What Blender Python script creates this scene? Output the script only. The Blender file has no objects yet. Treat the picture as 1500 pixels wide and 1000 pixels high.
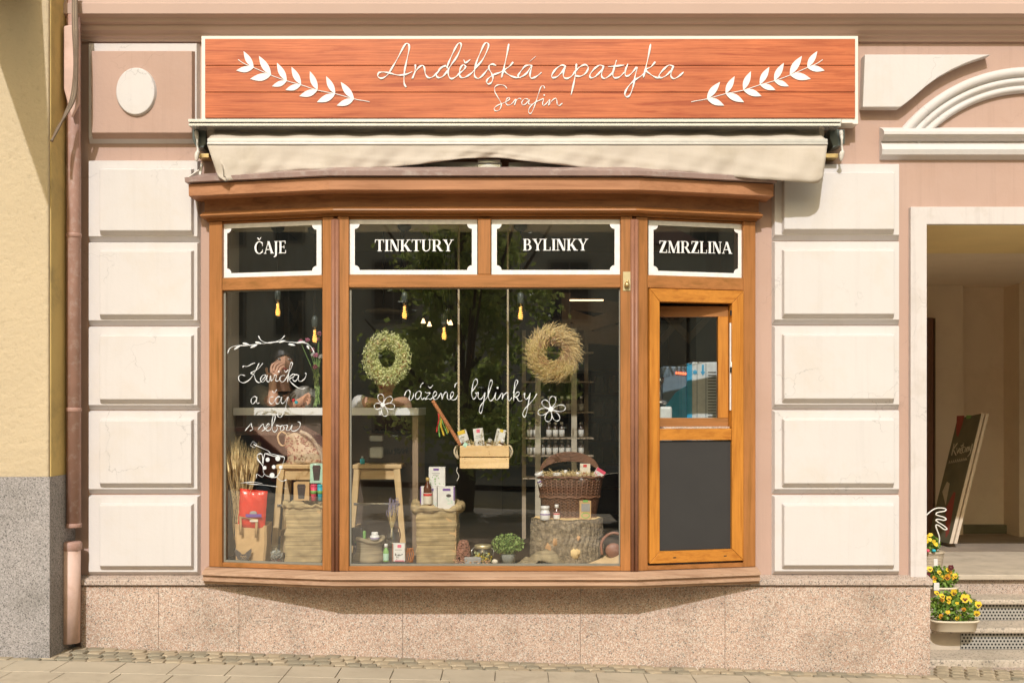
import bpy, bmesh, math, random
from mathutils import Vector, Matrix, noise as mnoise
from math import sin, cos, pi, radians, tan, sqrt
random.seed(7)
SC = bpy.context.scene
COL = SC.collection

# ------------------------------------------------------------------ camera
DIST, FPX, EYE, HOR = 6.5, 1625.0, 1.54, 600.0
cam_d = bpy.data.cameras.new('camera'); cam = bpy.data.objects.new('camera', cam_d); COL.objects.link(cam)
cam.location = (0, -DIST, EYE); cam.rotation_euler = (radians(90), 0, 0)
cam_d.sensor_width = 36; cam_d.lens = 36 * FPX / 1500; cam_d.shift_y = (HOR - 500) / 1500
cam_d.clip_start = .1; cam_d.clip_end = 400
SC.camera = cam

# ------------------------------------------------------------------ daylight
SUN_EL, SUN_AZ = radians(40), radians(8)          # azimuth: from the left of the viewer behind the camera
w = bpy.data.worlds.new('World'); SC.world = w; w.use_nodes = True
nt = w.node_tree; bg = nt.nodes['Background']
sky = nt.nodes.new('ShaderNodeTexSky'); sky.sky_type = 'NISHITA'; sky.sun_disc = False
sky.sun_elevation = SUN_EL; sky.sun_rotation = radians(180) + SUN_AZ; sky.dust_density = 3.0; sky.ozone_density = .6
hz = nt.nodes.new('ShaderNodeMix'); hz.data_type = 'RGBA'; hz.blend_type = 'MULTIPLY'; hz.inputs[0].default_value = 1; hz.inputs[7].default_value = (1.05, .95, .62, 1)   # warm summer haze over the whole sky
nt.links.new(sky.outputs[0], hz.inputs[6]); nt.links.new(hz.outputs[2], bg.inputs[0]); bg.inputs[1].default_value = .15
sd = bpy.data.lights.new('sun', 'SUN'); sd.energy = 2.6; sd.angle = radians(.53); sd.color = (1, .97, .95)
sun = bpy.data.objects.new('sun', sd); COL.objects.link(sun)
sdir = Vector((sin(SUN_AZ) * cos(SUN_EL), cos(SUN_AZ) * cos(SUN_EL), -sin(SUN_EL)))
sun.rotation_euler = sdir.to_track_quat('-Z', 'Y').to_euler(); sun.location = (-3, -12, 9)
vs = SC.view_settings
vs.view_transform = 'Standard'; vs.look = 'None'; vs.gamma = 1; vs.exposure = .30; vs.use_curve_mapping = False
try:
    vs.use_white_balance = True; vs.white_balance_temperature = 6200; vs.white_balance_tint = 10
except Exception: pass
SC.render.engine = 'CYCLES'
SC.cycles.max_bounces = 12; SC.cycles.diffuse_bounces = 8; SC.cycles.transparent_max_bounces = 24; SC.cycles.caustics_reflective = False; SC.cycles.caustics_refractive = False
SC.cycles.use_denoising = True

# ------------------------------------------------------------------ helpers
def P(px, py, p=0.0):
    d = DIST - p
    return Vector(((px - 750) / FPX * d, -p, EYE + (HOR - py) / FPX * d))
def PX(px, p=0.0): return (px - 750) / FPX * (DIST - p)
def PZ(py, p=0.0): return EYE + (HOR - py) / FPX * (DIST - p)
def SZ(n, p=0.0): return n / FPX * (DIST - p)

def wloc(o):
    v = Vector((0, 0, 0))
    while o is not None:
        v += o.location; o = o.parent
    return v
def props(o, label=None, cat=None, group=None, kind=None):
    if label: o['label'] = label
    if cat: o['category'] = cat
    if group: o['group'] = group
    if kind: o['kind'] = kind
    return o
def thing(name, label, cat, loc=(0, 0, 0), group=None):
    o = bpy.data.objects.new(name, None); COL.objects.link(o); o.location = loc; o.empty_display_size = .1
    return props(o, label, cat, group)
def copy_tree(o, parent=None):
    c = o.copy(); COL.objects.link(c)
    if parent: c.parent = parent
    for ch in list(o.children): copy_tree(ch, c)
    return c

class MB:
    def __init__(s): s.v = []; s.f = []; s.sm = []; s.jit = 0
    def add(s, vs, fs, smooth=False, M=None):
        b = len(s.v)
        for q in vs:
            q = Vector(q)
            s.v.append(M @ q if M is not None else q)
        for f in fs: s.f.append([b + i for i in f]); s.sm.append(smooth)
        return s
    def box(s, x0, x1, y0, y1, z0, z1, M=None):
        vs = [(x0,y0,z0),(x1,y0,z0),(x1,y1,z0),(x0,y1,z0),(x0,y0,z1),(x1,y0,z1),(x1,y1,z1),(x0,y1,z1)]
        return s.add(vs, [(0,3,2,1),(4,5,6,7),(0,1,5,4),(1,2,6,5),(2,3,7,6),(3,0,4,7)], M=M)
    def hexa(s, vs):
        return s.add(vs, [(0,3,2,1),(4,5,6,7),(0,1,5,4),(1,2,6,5),(2,3,7,6),(3,0,4,7)])
    def bar(s, a, b, wx, wy, M=None):       # tapered square bar; wx, wy tuples (start,end) or floats
        a = Vector(a); b = Vector(b)
        if not isinstance(wx, tuple): wx = (wx, wx)
        if not isinstance(wy, tuple): wy = (wy, wy)
        d = (b - a).normalized(); up = Vector((0, 0, 1)) if abs(d.z) < .9 else Vector((0, 1, 0))
        u = d.cross(up).normalized(); t = u.cross(d).normalized()
        vs = []
        for c, i in ((a, 0), (b, 1)):
            for su, st in ((-1,-1),(1,-1),(1,1),(-1,1)): vs.append(c + u*su*wx[i]/2 + t*st*wy[i]/2)
        return s.add(vs, [(0,3,2,1),(4,5,6,7),(0,1,5,4),(1,2,6,5),(2,3,7,6),(3,0,4,7)], M=M)
    def prism(s, poly, y0, y1, M=None):      # poly in XZ, extruded along Y (y0 front)
        n = len(poly)
        ar = sum(poly[i][0]*poly[(i+1)%n][1]-poly[(i+1)%n][0]*poly[i][1] for i in range(n))
        if ar < 0: poly = poly[::-1]
        vs = [(x, y0, z) for x, z in poly] + [(x, y1, z) for x, z in poly]
        fs = [tuple(range(n)), tuple(range(2*n-1, n-1, -1))]
        for i in range(n):
            j = (i+1) % n; fs.append((i, i+n, j+n, j))
        return s.add(vs, fs, M=M)
    def hprism(s, poly, z0, z1, M=None):     # poly in XY, extruded along Z
        n = len(poly)
        ar = sum(poly[i][0]*poly[(i+1)%n][1]-poly[(i+1)%n][0]*poly[i][1] for i in range(n))
        if ar < 0: poly = poly[::-1]
        vs = [(x, y, z0) for x, y in poly] + [(x, y, z1) for x, y in poly]
        fs = [tuple(range(n-1, -1, -1)), tuple(range(n, 2*n))]
        for i in range(n):
            j = (i+1) % n; fs.append((i, j, j+n, i+n))
        return s.add(vs, fs, M=M)
    def tube(s, pts, r, n=6, flat=None, cap=True, M=None):   # flat: (axis, factor)
        pts = [Vector(q) for q in pts]; m = len(pts)
        if m < 2: return s
        rr = r if isinstance(r, (list, tuple)) else [r]*m
        vs = []; u = None
        for i, q in enumerate(pts):
            d = (pts[min(i+1, m-1)] - pts[max(i-1, 0)])
            if d.length < 1e-9: d = Vector((0, 0, 1))
            d.normalize()
            if u is None:
                up = Vector((0, 1, 0)) if abs(d.y) < .9 else Vector((1, 0, 0))
                u = d.cross(up).normalized()
            else:
                u = (u - d * u.dot(d))
                u = u.normalized() if u.length > 1e-6 else d.orthogonal().normalized()
            t = d.cross(u).normalized()
            for k in range(n):
                a = 2*pi*k/n; o = (u*cos(a) + t*sin(a)) * rr[i]
                if flat: o[flat[0]] *= flat[1]
                vs.append(q + o)
        fs = []
        for i in range(m-1):
            for k in range(n):
                k2 = (k+1) % n; fs.append((i*n+k, i*n+k2, (i+1)*n+k2, (i+1)*n+k))
        if cap: fs.append(tuple(range(n-1, -1, -1))); fs.append(tuple((m-1)*n+k for k in range(n)))
        return s.add(vs, fs, smooth=True, M=M)
    def lathe(s, prof, c=(0, 0, 0), n=16, M=None, sy=1.0, smooth=True):   # prof [(r,z)]
        c = Vector(c); vs = []; fs = []
        for r, z in prof:
            for k in range(n):
                a = 2*pi*k/n; vs.append(c + Vector((r*cos(a), r*sin(a)*sy, z)))
        for i in range(len(prof)-1):
            for k in range(n):
                k2 = (k+1) % n; fs.append((i*n+k, i*n+k2, (i+1)*n+k2, (i+1)*n+k))
        if prof[0][0] > 1e-6: fs.append(tuple(range(n-1, -1, -1)))
        if prof[-1][0] > 1e-6: fs.append(tuple((len(prof)-1)*n+k for k in range(n)))
        return s.add(vs, fs, smooth=smooth, M=M)
    def ell(s, c, rx, ry, rz, n=12, m=8, M=None):
        prof = [(max(sin(pi*i/m), 1e-4), -cos(pi*i/m)) for i in range(m+1)]
        c = Vector(c); vs = []; fs = []
        for r, z in prof:
            for k in range(n):
                a = 2*pi*k/n; vs.append(c + Vector((r*cos(a)*rx, r*sin(a)*ry, z*rz)))
        for i in range(m):
            for k in range(n):
                k2 = (k+1) % n; fs.append((i*n+k, i*n+k2, (i+1)*n+k2, (i+1)*n+k))
        return s.add(vs, fs, smooth=True, M=M)
    def grid(s, fn, nu, nv, smooth=True, closed_u=False, thick=None):
        vs = [fn(i/nu, j/nv) for j in range(nv+1) for i in range(nu+1)]
        fs = [(j*(nu+1)+i, j*(nu+1)+i+1, (j+1)*(nu+1)+i+1, (j+1)*(nu+1)+i) for j in range(nv) for i in range(nu)]
        return s.add(vs, fs, smooth=smooth)
    def build(s, name, m, parent=None, bevel=0, seg=2, solid=0, sub=0, **kw):
        me = bpy.data.meshes.new(name)
        base = wloc(parent) if parent else Vector((0, 0, 0))
        me.from_pydata([tuple(v - base) for v in s.v], [], s.f)
        me.polygons.foreach_set('use_smooth', s.sm)
        me.materials.append(M_[m] if isinstance(m, str) else m)
        me.update()
        o = bpy.data.objects.new(name, me); COL.objects.link(o)
        if parent: o.parent = parent
        if solid:
            q = o.modifiers.new('solid', 'SOLIDIFY'); q.thickness = solid; q.offset = 0
        if bevel:
            q = o.modifiers.new('bevel', 'BEVEL'); q.width = bevel; q.segments = seg; q.limit_method = 'ANGLE'; q.angle_limit = radians(40)
        if sub:
            q = o.modifiers.new('sub', 'SUBSURF'); q.levels = sub; q.render_levels = sub
        props(o, **kw)
        return o
def bx(x0, x1, y0, y1, z0, z1): return MB().box(x0, x1, y0, y1, z0, z1)
def spline(pts, k=5):
    pts = [Vector(p) for p in pts]
    if len(pts) < 3: return pts
    out = []
    for i in range(len(pts)-1):
        p0 = pts[max(i-1, 0)]; p1 = pts[i]; p2 = pts[i+1]; p3 = pts[min(i+2, len(pts)-1)]
        for j in range(k):
            t = j/k
            out.append(.5*((2*p1) + (-p0+p2)*t + (2*p0-5*p1+4*p2-p3)*t*t + (-p0+3*p1-3*p2+p3)*t*t*t))
    out.append(pts[-1]); return out

# ------------------------------------------------------------------ materials
M_ = {}
def nodes(name):
    m = bpy.data.materials.new(name); m.use_nodes = True; M_[name] = m
    t = m.node_tree; b = t.nodes['Principled BSDF']
    return m, t, b
def L(t, a, b): t.links.new(a, b)
def coords(t, scale=(1, 1, 1), rot=(0, 0, 0)):
    tc = t.nodes.new('ShaderNodeTexCoord'); mp = t.nodes.new('ShaderNodeMapping')
    mp.inputs['Scale'].default_value = scale; mp.inputs['Rotation'].default_value = rot
    L(t, tc.outputs['Object'], mp.inputs['Vector']); return mp.outputs[0]
def noise(t, vec, scale, detail=4, rough=.55, dist=0):
    n = t.nodes.new('ShaderNodeTexNoise'); n.inputs['Scale'].default_value = scale; n.inputs['Detail'].default_value = detail
    n.inputs['Roughness'].default_value = rough; n.inputs['Distortion'].default_value = dist
    L(t, vec, n.inputs['Vector']); return n.outputs['Fac']
def ramp(t, fac, stops, interp='LINEAR'):
    r = t.nodes.new('ShaderNodeValToRGB'); r.color_ramp.interpolation = interp; e = r.color_ramp.elements
    e[0].position = stops[0][0]; e[0].color = (*stops[0][1], 1); e[1].position = stops[-1][0]; e[1].color = (*stops[-1][1], 1)
    for p, c in stops[1:-1]:
        q = e.new(p); q.color = (*c, 1)
    L(t, fac, r.inputs[0]); return r.outputs[0]
def mix(t, fac, a, b, mode='MIX'):
    n = t.nodes.new('ShaderNodeMix'); n.data_type = 'RGBA'; n.blend_type = mode
    for s, v in ((n.inputs[0], fac), (n.inputs[6], a), (n.inputs[7], b)):
        if isinstance(v, (int, float)): s.default_value = v
        elif isinstance(v, tuple): s.default_value = (*v, 1)
        else: L(t, v, s)
    return n.outputs[2]
def bump(t, b, h, strength=.3, dist=.01, prev=None):
    n = t.nodes.new('ShaderNodeBump'); n.inputs['Strength'].default_value = strength; n.inputs['Distance'].default_value = dist
    L(t, h, n.inputs['Height'])
    if prev is not None: L(t, prev, n.inputs['Normal'])
    L(t, n.outputs[0], b.inputs['Normal']); return n.outputs[0]
def sc(c, k): return tuple(min(1, x*k) for x in c)

def paint(name, col, rough=.75, var=.10, scale=2.5, bs=None, bstr=.15, bdist=.003, dirt=None, metal=0, spec=.4, speck=0, streak=0, crack=0):
    m, t, b = nodes(name); v = coords(t)
    c = ramp(t, noise(t, v, scale, 5), [(.3, sc(col, 1-var)), (.7, sc(col, 1+var*.6))])
    if speck:
        c = mix(t, ramp(t, noise(t, v, 55, 3, .6), [(.60, (0,0,0)), (.72, (speck,)*3)]), c, sc(col, .7))
    if dirt:     # (colour, amount, scale)
        d = ramp(t, noise(t, v, dirt[2], 7, .7, .3), [(.50, (0,0,0)), (.72, (dirt[1],)*3)])
        c = mix(t, d, c, dirt[0])
    if streak:
        s1 = ramp(t, noise(t, coords(t, (14, 14, .55)), 1.6, 6, .7, .2), [(.52, (0,0,0)), (.75, (streak,)*3)])
        c = mix(t, s1, c, sc(col, .62))
        s2 = ramp(t, noise(t, v, 17, 8, .75), [(.66, (0,0,0)), (.70, (streak*1.4,)*3)])
        c = mix(t, s2, c, sc(col, .72))
    if crack:
        vo = t.nodes.new('ShaderNodeTexVoronoi'); vo.feature = 'DISTANCE_TO_EDGE'; vo.inputs['Scale'].default_value = 2.1
        nn = t.nodes.new('ShaderNodeTexNoise'); nn.inputs['Scale'].default_value = 6; nn.inputs['Detail'].default_value = 6; L(t, v, nn.inputs['Vector'])
        va = t.nodes.new('ShaderNodeVectorMath'); va.operation = 'MULTIPLY_ADD'; va.inputs[1].default_value = (.35,)*3
        L(t, nn.outputs['Color'], va.inputs[0]); L(t, v, va.inputs[2]); L(t, va.outputs[0], vo.inputs['Vector'])
        e1 = ramp(t, vo.outputs['Distance'], [(0, (1,1,1)), (.006, (0,0,0))]); e2 = ramp(t, noise(t, v, 1.7, 3), [(.52, (0,0,0)), (.6, (crack,)*3)])
        c = mix(t, mix(t, 1.0, e1, e2, 'MULTIPLY'), c, sc(col, .45))
    L(t, c, b.inputs['Base Color']); b.inputs['Roughness'].default_value = rough; b.inputs['Metallic'].default_value = metal
    b.inputs['Specular IOR Level'].default_value = spec
    if bs: bump(t, b, noise(t, v, bs, 6, .65), bstr, bdist)
    return m
def wood(name, col, dark, axis='x', rough=.5, s=1.0, contrast=1.0, rings=False):
    m, t, b = nodes(name)
    lo, hi = 1.6*s, 26*s
    v = coords(t, {'x': (lo, hi, hi), 'z': (hi, hi, lo), 'y': (hi, lo, hi)}[axis])
    g = noise(t, v, 1.5, 8, .62, .5)
    c = ramp(t, g, [(.32, dark), (.5, sc(col, .95)), (.75, sc(col, 1.12))])
    c = mix(t, 1.0, c, ramp(t, noise(t, coords(t), 2.2, 5, .6), [(.3, (.84,.82,.80)), (.7, (1.08,1.08,1.08))]), 'MULTIPLY')
    v2 = coords(t, {'x': (lo*2, hi*6, hi*6), 'z': (hi*6, hi*6, lo*2), 'y': (hi*6, lo*2, hi*6)}[axis])
    f = ramp(t, noise(t, v2, 1, 4, .7), [(.48, (0,0,0)), (.66, (.45*contrast,)*3)])
    c = mix(t, f, c, dark)
    if rings:
        wv = t.nodes.new('ShaderNodeTexWave'); wv.wave_type = 'BANDS'; wv.bands_direction = 'Z'
        wv.inputs['Scale'].default_value = 5; wv.inputs['Distortion'].default_value = 9; wv.inputs['Detail'].default_value = 3
        wv.inputs['Detail Scale'].default_value = .8
        L(t, coords(t, (.35, 1, 4.5)), wv.inputs['Vector'])
        c = mix(t, ramp(t, wv.outputs['Fac'], [(.0, (.38,)*3), (.28, (0,0,0))]), c, dark)
    L(t, c, b.inputs['Base Color']); b.inputs['Roughness'].default_value = rough; b.inputs['Specular IOR Level'].default_value = .35
    bump(t, b, g, .12, .003); return m
def stone(name, cols, scale=95, rough=.7, tint=None):
    m, t, b = nodes(name); v = coords(t)
    vo = t.nodes.new('ShaderNodeTexVoronoi'); vo.inputs['Scale'].default_value = scale
    nd = t.nodes.new('ShaderNodeTexNoise'); nd.inputs['Scale'].default_value = 60; L(t, v, nd.inputs['Vector'])
    va = t.nodes.new('ShaderNodeVectorMath'); va.operation = 'MULTIPLY_ADD'; va.inputs[1].default_value = (.012,)*3
    L(t, nd.outputs['Color'], va.inputs[0]); L(t, v, va.inputs[2]); L(t, va.outputs[0], vo.inputs['Vector'])
    sp = t.nodes.new('ShaderNodeSeparateColor'); L(t, vo.outputs['Color'], sp.inputs[0])
    c = ramp(t, sp.outputs[0], cols, 'CONSTANT')
    big = ramp(t, noise(t, v, 2.6, 7, .65), [(.3, (.72,.72,.70)), (.5, (.98,.98,.98)), (.75, (1.08,1.06,1.04))])
    c = mix(t, 1.0, c, big, 'MULTIPLY')
    L(t, c, b.inputs['Base Color']); b.inputs['Roughness'].default_value = rough
    bump(t, b, sp.outputs[1], .1, .002); return m
def plain(name, col, rough=.5, metal=0, emit=None, es=0, trans=0, spec=.5, sheen=0):
    m, t, b = nodes(name); v = coords(t)
    c = ramp(t, noise(t, v, 30, 3), [(.3, sc(col, .9)), (.7, sc(col, 1.06))])
    L(t, c, b.inputs['Base Color']); b.inputs['Roughness'].default_value = rough; b.inputs['Metallic'].default_value = metal
    b.inputs['Specular IOR Level'].default_value = spec
    if emit: b.inputs['Emission Color'].default_value = (*emit, 1); b.inputs['Emission Strength'].default_value = es
    if trans: b.inputs['Transmission Weight'].default_value = trans
    return m
def glass(name, f0=.05, tint=(.96, .97, .96), rough=.0, dust=0):
    m = bpy.data.materials.new(name); m.use_nodes = True; M_[name] = m; t = m.node_tree; t.nodes.clear()
    o = t.nodes.new('ShaderNodeOutputMaterial'); mx = t.nodes.new('ShaderNodeMixShader')
    tr = t.nodes.new('ShaderNodeBsdfTransparent'); tr.inputs[0].default_value = (*tint, 1)
    gl = t.nodes.new('ShaderNodeBsdfGlossy'); gl.inputs['Roughness'].default_value = rough; gl.inputs[0].default_value = (1, 1, 1, 1)
    lw = t.nodes.new('ShaderNodeLayerWeight'); lw.inputs[0].default_value = .5
    pw = t.nodes.new('ShaderNodeMath'); pw.operation = 'POWER'; pw.inputs[1].default_value = 5
    ma = t.nodes.new('ShaderNodeMath'); ma.operation = 'MULTIPLY_ADD'; ma.inputs[1].default_value = 1-f0; ma.inputs[2].default_value = f0
    L(t, lw.outputs['Facing'], pw.inputs[0]); L(t, pw.outputs[0], ma.inputs[0]); L(t, ma.outputs[0], mx.inputs[0])
    L(t, tr.outputs[0], mx.inputs[1]); L(t, gl.outputs[0], mx.inputs[2])
    if dust:      # a thin uneven film of dust on the pane
        v = coords(t, (1, 1, .5)); df = t.nodes.new('ShaderNodeBsdfDiffuse'); df.inputs[0].default_value = (.75, .72, .66, 1); m2 = t.nodes.new('ShaderNodeMixShader')
        L(t, ramp(t, noise(t, v, 3.2, 8, .68, .8), [(.38, (dust*.4,)*3), (.72, (dust*1.7,)*3)]), m2.inputs[0]); L(t, mx.outputs[0], m2.inputs[1]); L(t, df.outputs[0], m2.inputs[2]); L(t, m2.outputs[0], o.inputs[0])
        bp_ = t.nodes.new('ShaderNodeBump'); bp_.inputs['Strength'].default_value = .02; bp_.inputs['Distance'].default_value = .02
        L(t, noise(t, coords(t), 1.1, 1), bp_.inputs['Height']); L(t, bp_.outputs[0], gl.inputs['Normal'])
    else: L(t, mx.outputs[0], o.inputs[0])
    return m
def burlap(name, col):
    m, t, b = nodes(name); v = coords(t)
    outs = []
    for d in ('X', 'Z'):
        wv = t.nodes.new('ShaderNodeTexWave'); wv.wave_type = 'BANDS'; wv.bands_direction = d; wv.inputs['Scale'].default_value = 55
        wv.inputs['Distortion'].default_value = 1.2; wv.inputs['Detail'].default_value = 2; L(t, v, wv.inputs['Vector']); outs.append(wv.outputs['Fac'])
    mm = t.nodes.new('ShaderNodeMath'); mm.operation = 'MULTIPLY'; L(t, outs[0], mm.inputs[0]); L(t, outs[1], mm.inputs[1])
    c = ramp(t, mm.outputs[0], [(.0, sc(col, .6)), (.6, sc(col, 1.15))])
    thr = ramp(t, noise(t, coords(t, (3, 3, 160)), 1, 3), [(.35, (.60,.60,.60)), (.65, (1.14,1.14,1.14))])
    c = mix(t, 1.0, c, thr, 'MULTIPLY')
    c = mix(t, 1.0, c, ramp(t, noise(t, v, 9, 4), [(.3, (.78,.78,.78)), (.7, (1.08,1.08,1.08))]), 'MULTIPLY')
    L(t, c, b.inputs['Base Color']); b.inputs['Roughness'].default_value = .95; b.inputs['Specular IOR Level'].default_value = .1
    bump(t, b, mm.outputs[0], .5, .003); return m
def leafmat(name, c1, c2, rough=.55, scale=14, trans=.25):
    m, t, b = nodes(name); v = coords(t)
    c = ramp(t, noise(t, v, scale, 3), [(.3, c1), (.7, c2)])
    L(t, c, b.inputs['Base Color']); b.inputs['Roughness'].default_value = rough
    if trans:
        o = t.nodes['Material Output']; tl = t.nodes.new('ShaderNodeBsdfTranslucent'); L(t, c, tl.inputs[0])
        mx = t.nodes.new('ShaderNodeMixShader'); mx.inputs[0].default_value = trans
        L(t, b.outputs[0], mx.inputs[1]); L(t, tl.outputs[0], mx.inputs[2]); L(t, mx.outputs[0], o.inputs[0])
    return m

PINK = (.46, .315, .255)
paint('pink_render', PINK, .85, .06, 1.4, 40, .3, .004, dirt=((.40,.25,.18), .35, 1.8), streak=.28, crack=.4)
paint('pink_frieze', (.48, .345, .285), .85, .05, 1.4, 30, .2, .002)
paint('cream_render', (.605, .57, .555), .8, .03, 2.2, 35, .28, .004, dirt=((.54,.45,.34), .26, 3.2), streak=.13, crack=.5)
paint('door_surround_paint', (.60, .55, .53), .8, .05, 3, 28, .35, .004, dirt=((.42,.36,.30), .5, 4.5), streak=.4, crack=.6)
paint('soffit_bounce', (.85, .68, .34), .8, .06, 3)  # golden bounce light from the pavement, put into the soffit's colour
def stucco(name, col):
    m, t, b = nodes(name); v = coords(t)
    n1 = noise(t, v, 26, 7, .62); n2 = noise(t, v, 1.2, 4)
    c = ramp(t, n2, [(.3, sc(col, .93)), (.7, sc(col, 1.05))])
    c = mix(t, ramp(t, n1, [(.28, (.35,)*3), (.42, (0,0,0))]), c, sc(col, .6))
    L(t, c, b.inputs['Base Color']); b.inputs['Roughness'].default_value = .95; b.inputs['Specular IOR Level'].default_value = .1
    bump(t, b, n1, .6, .016); return m
stucco('yellow_stucco', (.54, .435, .29))
paint('yellow_smooth', (.62, .45, .17), .9, .10, 3, 30, .3, .004, dirt=((.20,.15,.08), .6, 2.4))
stone('grey_grit', [(0, (.34,.31,.30)), (.35, (.26,.24,.23)), (.7, (.40,.37,.36)), (.9, (.13,.12,.115))], 190, .9)
stone('granite', [(0, (.46,.325,.25)), (.36, (.56,.44,.36)), (.58, (.42,.25,.18)), (.70, (.62,.55,.48)), (.84, (.30,.26,.22)), (.93, (.15,.135,.12))], 215, .6)
stone('granite_cap', [(0, (.42,.32,.26)), (.5, (.50,.42,.36)), (.8, (.32,.25,.20)), (.9, (.14,.12,.11))], 190, .7)
stone('step_stone', [(0, (.48,.41,.33)), (.4, (.53,.45,.37)), (.7, (.41,.35,.28)), (.92, (.22,.19,.16))], 120, .8)
paint('step_worn', (.50, .43, .34), .85, .14, 6, 50, .3, .003, dirt=((.2,.17,.13), .5, 5))
paint('cobble', (.38, .31, .215), .8, .28, 11, 60, .4, .004)
paint('cobble_grey', (.27, .235, .17), .8, .28, 11, 60, .4, .004)
paint('slab_stone', (.45, .38, .285), .85, .10, 4, 80, .2, .002, dirt=((.24,.19,.14), .45, 6))
paint('slab_dark', (.19, .175, .155), .85, .10, 6, 80, .2, .002)
paint('joint_sand', (.42, .36, .27), .95, .25, 20, 90, .5, .004)
paint('asphalt', (.055, .053, .05), .9, .2, 8, 90, .4, .004)
paint('street_setts', (.44, .37, .27), .9, .15, 3, 40, .4, .006)
wood('frame_wood', (.38, .158, .047), (.25, .108, .026), 'x', .45)
wood('frame_wood_v', (.38, .158, .047), (.25, .108, .026), 'z', .45)
wood('sash_wood', (.53, .215, .032), (.36, .125, .016), 'x', .42)
wood('sash_wood_v', (.53, .215, .032), (.36, .125, .016), 'z', .42)
wood('frieze_wood', (.33, .145, .055), (.20, .085, .03), 'x', .55)
wood('cornice_wood', (.43, .205, .10), (.31, .135, .06), 'x', .55)
wood('weathered_wood', (.46, .30, .20), (.30, .17, .10), 'x', .75, 1.0, 1.4)
wood('sign_wood', (.55, .155, .055), (.33, .065, .02), 'x', .42, 1.0, 1.2, rings=True)
wood('pine', (.74, .53, .27), (.58, .37, .16), 'z', .6, .8)
wood('pine_h', (.74, .53, .27), (.58, .37, .16), 'x', .6, .8)
wood('crate_wood', (.86, .62, .33), (.70, .45, .20), 'x', .6, .6)
wood('dark_wood', (.075, .045, .028), (.04, .024, .015), 'x', .6)
wood('tan_wood', (.33, .235, .15), (.24, .16, .09), 'z', .6)
wood('platform_wood', (.07, .048, .033), (.04, .027, .018), 'x', .6)
paint('mullion_strip', (.27, .125, .075), .5, .15, 8)
paint('flashing', (.30, .205, .18), .5, .15, 9, metal=0, dirt=((.55,.5,.45), .5, 14))
paint('awning_fabric', (.53, .465, .395), .95, .06, 3, 120, .3, .002, dirt=((.36,.30,.20), .45, 2.6), streak=.15)
paint('awning_metal', (.55, .53, .50), .35, .08, 20, metal=.6)
paint('bright_metal', (.74, .73, .71), .25, .05, 20, metal=.75)
paint('bracket_paint', (.66, .62, .56), .5, .1, 12, dirt=((.25,.2,.15), .5, 20))
paint('sign_white', (.78, .72, .64), .6, .04, 4)
plain('vinyl_white', (.80, .78, .76), .5)
plain('letter_white', (.82, .82, .81), .5)
paint('marker_white', (.66, .68, .70), .8, .15, 60)
plain('brass', (.60, .44, .20), .35, .8)
plain('brass_plate', (.62, .52, .30), .4, .6)
paint('pipe_pink', (.40, .235, .185), .55, .12, 7, dirt=((.6,.5,.45), .5, 25))
paint('pipe_light', (.66, .46, .38), .6, .12, 9, dirt=((.5,.3,.2), .6, 12))
plain('cable', (.16, .11, .07), .6)
plain('cable_light', (.36, .28, .19), .6)
glass('glass', .15, (.985, .99, .985), dust=.0045)
glass('thin_glass', .06, (.95, .97, .96))
glass('jar_glass', .10, (.88, .91, .89))
plain('bead', (.22, .21, .17), .5)
plain('black', (.012, .012, .012), .6)
paint('chalkboard', (.035, .033, .032), .8, .08, 5)
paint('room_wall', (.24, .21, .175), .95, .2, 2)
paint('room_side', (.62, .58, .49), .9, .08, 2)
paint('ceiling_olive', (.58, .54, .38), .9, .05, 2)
paint('passage_wall', (.80, .68, .52), .95, .07, 1.5, 25, .3, .005, dirt=((.5,.38,.26), .3, 1.5))
paint('passage_floor', (.26, .21, .16), .9, .2, 5)
paint('counter_white', (.84, .83, .79), .5, .04, 3)
paint('counter_brown', (.10, .066, .046), .7, .1, 3)
burlap('burlap', (.62, .47, .25))
burlap('burlap_dark', (.50, .40, .25))
paint('kraft', (.55, .36, .17), .85, .07, 6, 20, .25, .004)
plain('red_foil', (.72, .045, .02), .25, .15)
plain('red', (.60, .03, .03), .5)
plain('pink_print', (.70, .12, .20), .6)
plain('purple', (.16, .07, .30), .5)
plain('yellow', (.75, .52, .04), .5)
plain('green_print', (.20, .42, .10), .6)
plain('mint', (.45, .68, .52), .6)
plain('teal', (.04, .42, .50), .5)
plain('hot_pink', (.72, .08, .14), .5)
plain('paper_white', (.72, .70, .66), .7)
plain('cream_paper', (.70, .63, .50), .7)
plain('dark_print', (.06, .05, .045), .7)
plain('grey_print', (.32, .31, .29), .7)
plain('amber_glass', (.10, .028, .010), .12)
plain('amber', (.55, .17, .02), .2)
plain('cork_top', (.55, .38, .12), .5)
plain('plastic_white', (.76, .75, .73), .35)
plain('rope', (.58, .48, .33), .9)
plain('string_white', (.70, .66, .58), .8)
plain('braid_orange', (.52, .20, .08), .8)
leafmat('wreath_leaf', (.34, .40, .12), (.86, .84, .48), .6, 60, .2)
leafmat('straw', (.66, .45, .17), (.93, .77, .42), .8, 70, .1)
leafmat('straw_red', (.48, .26, .14), (.66, .40, .2), .8, 70, .1)
leafmat('wheat', (.68, .50, .22), (.90, .72, .40), .8, 40, .15)
leafmat('plant_leaf', (.16, .28, .06), (.46, .58, .20), .5, 60, .3)
leafmat('pansy_leaf', (.10, .22, .03), (.30, .44, .07), .55, 40, .3)
leafmat('tree_leaf', (.28, .38, .08), (.60, .66, .20), .5, 3, .6)
plain('petal_yellow', (.80, .56, .03), .6)
plain('petal_maroon', (.10, .008, .015), .6)
plain('petal_orange', (.70, .32, .02), .6)
plain('petal_pink', (.62, .22, .33), .6)
plain('lavender', (.24, .21, .34), .8)
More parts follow.
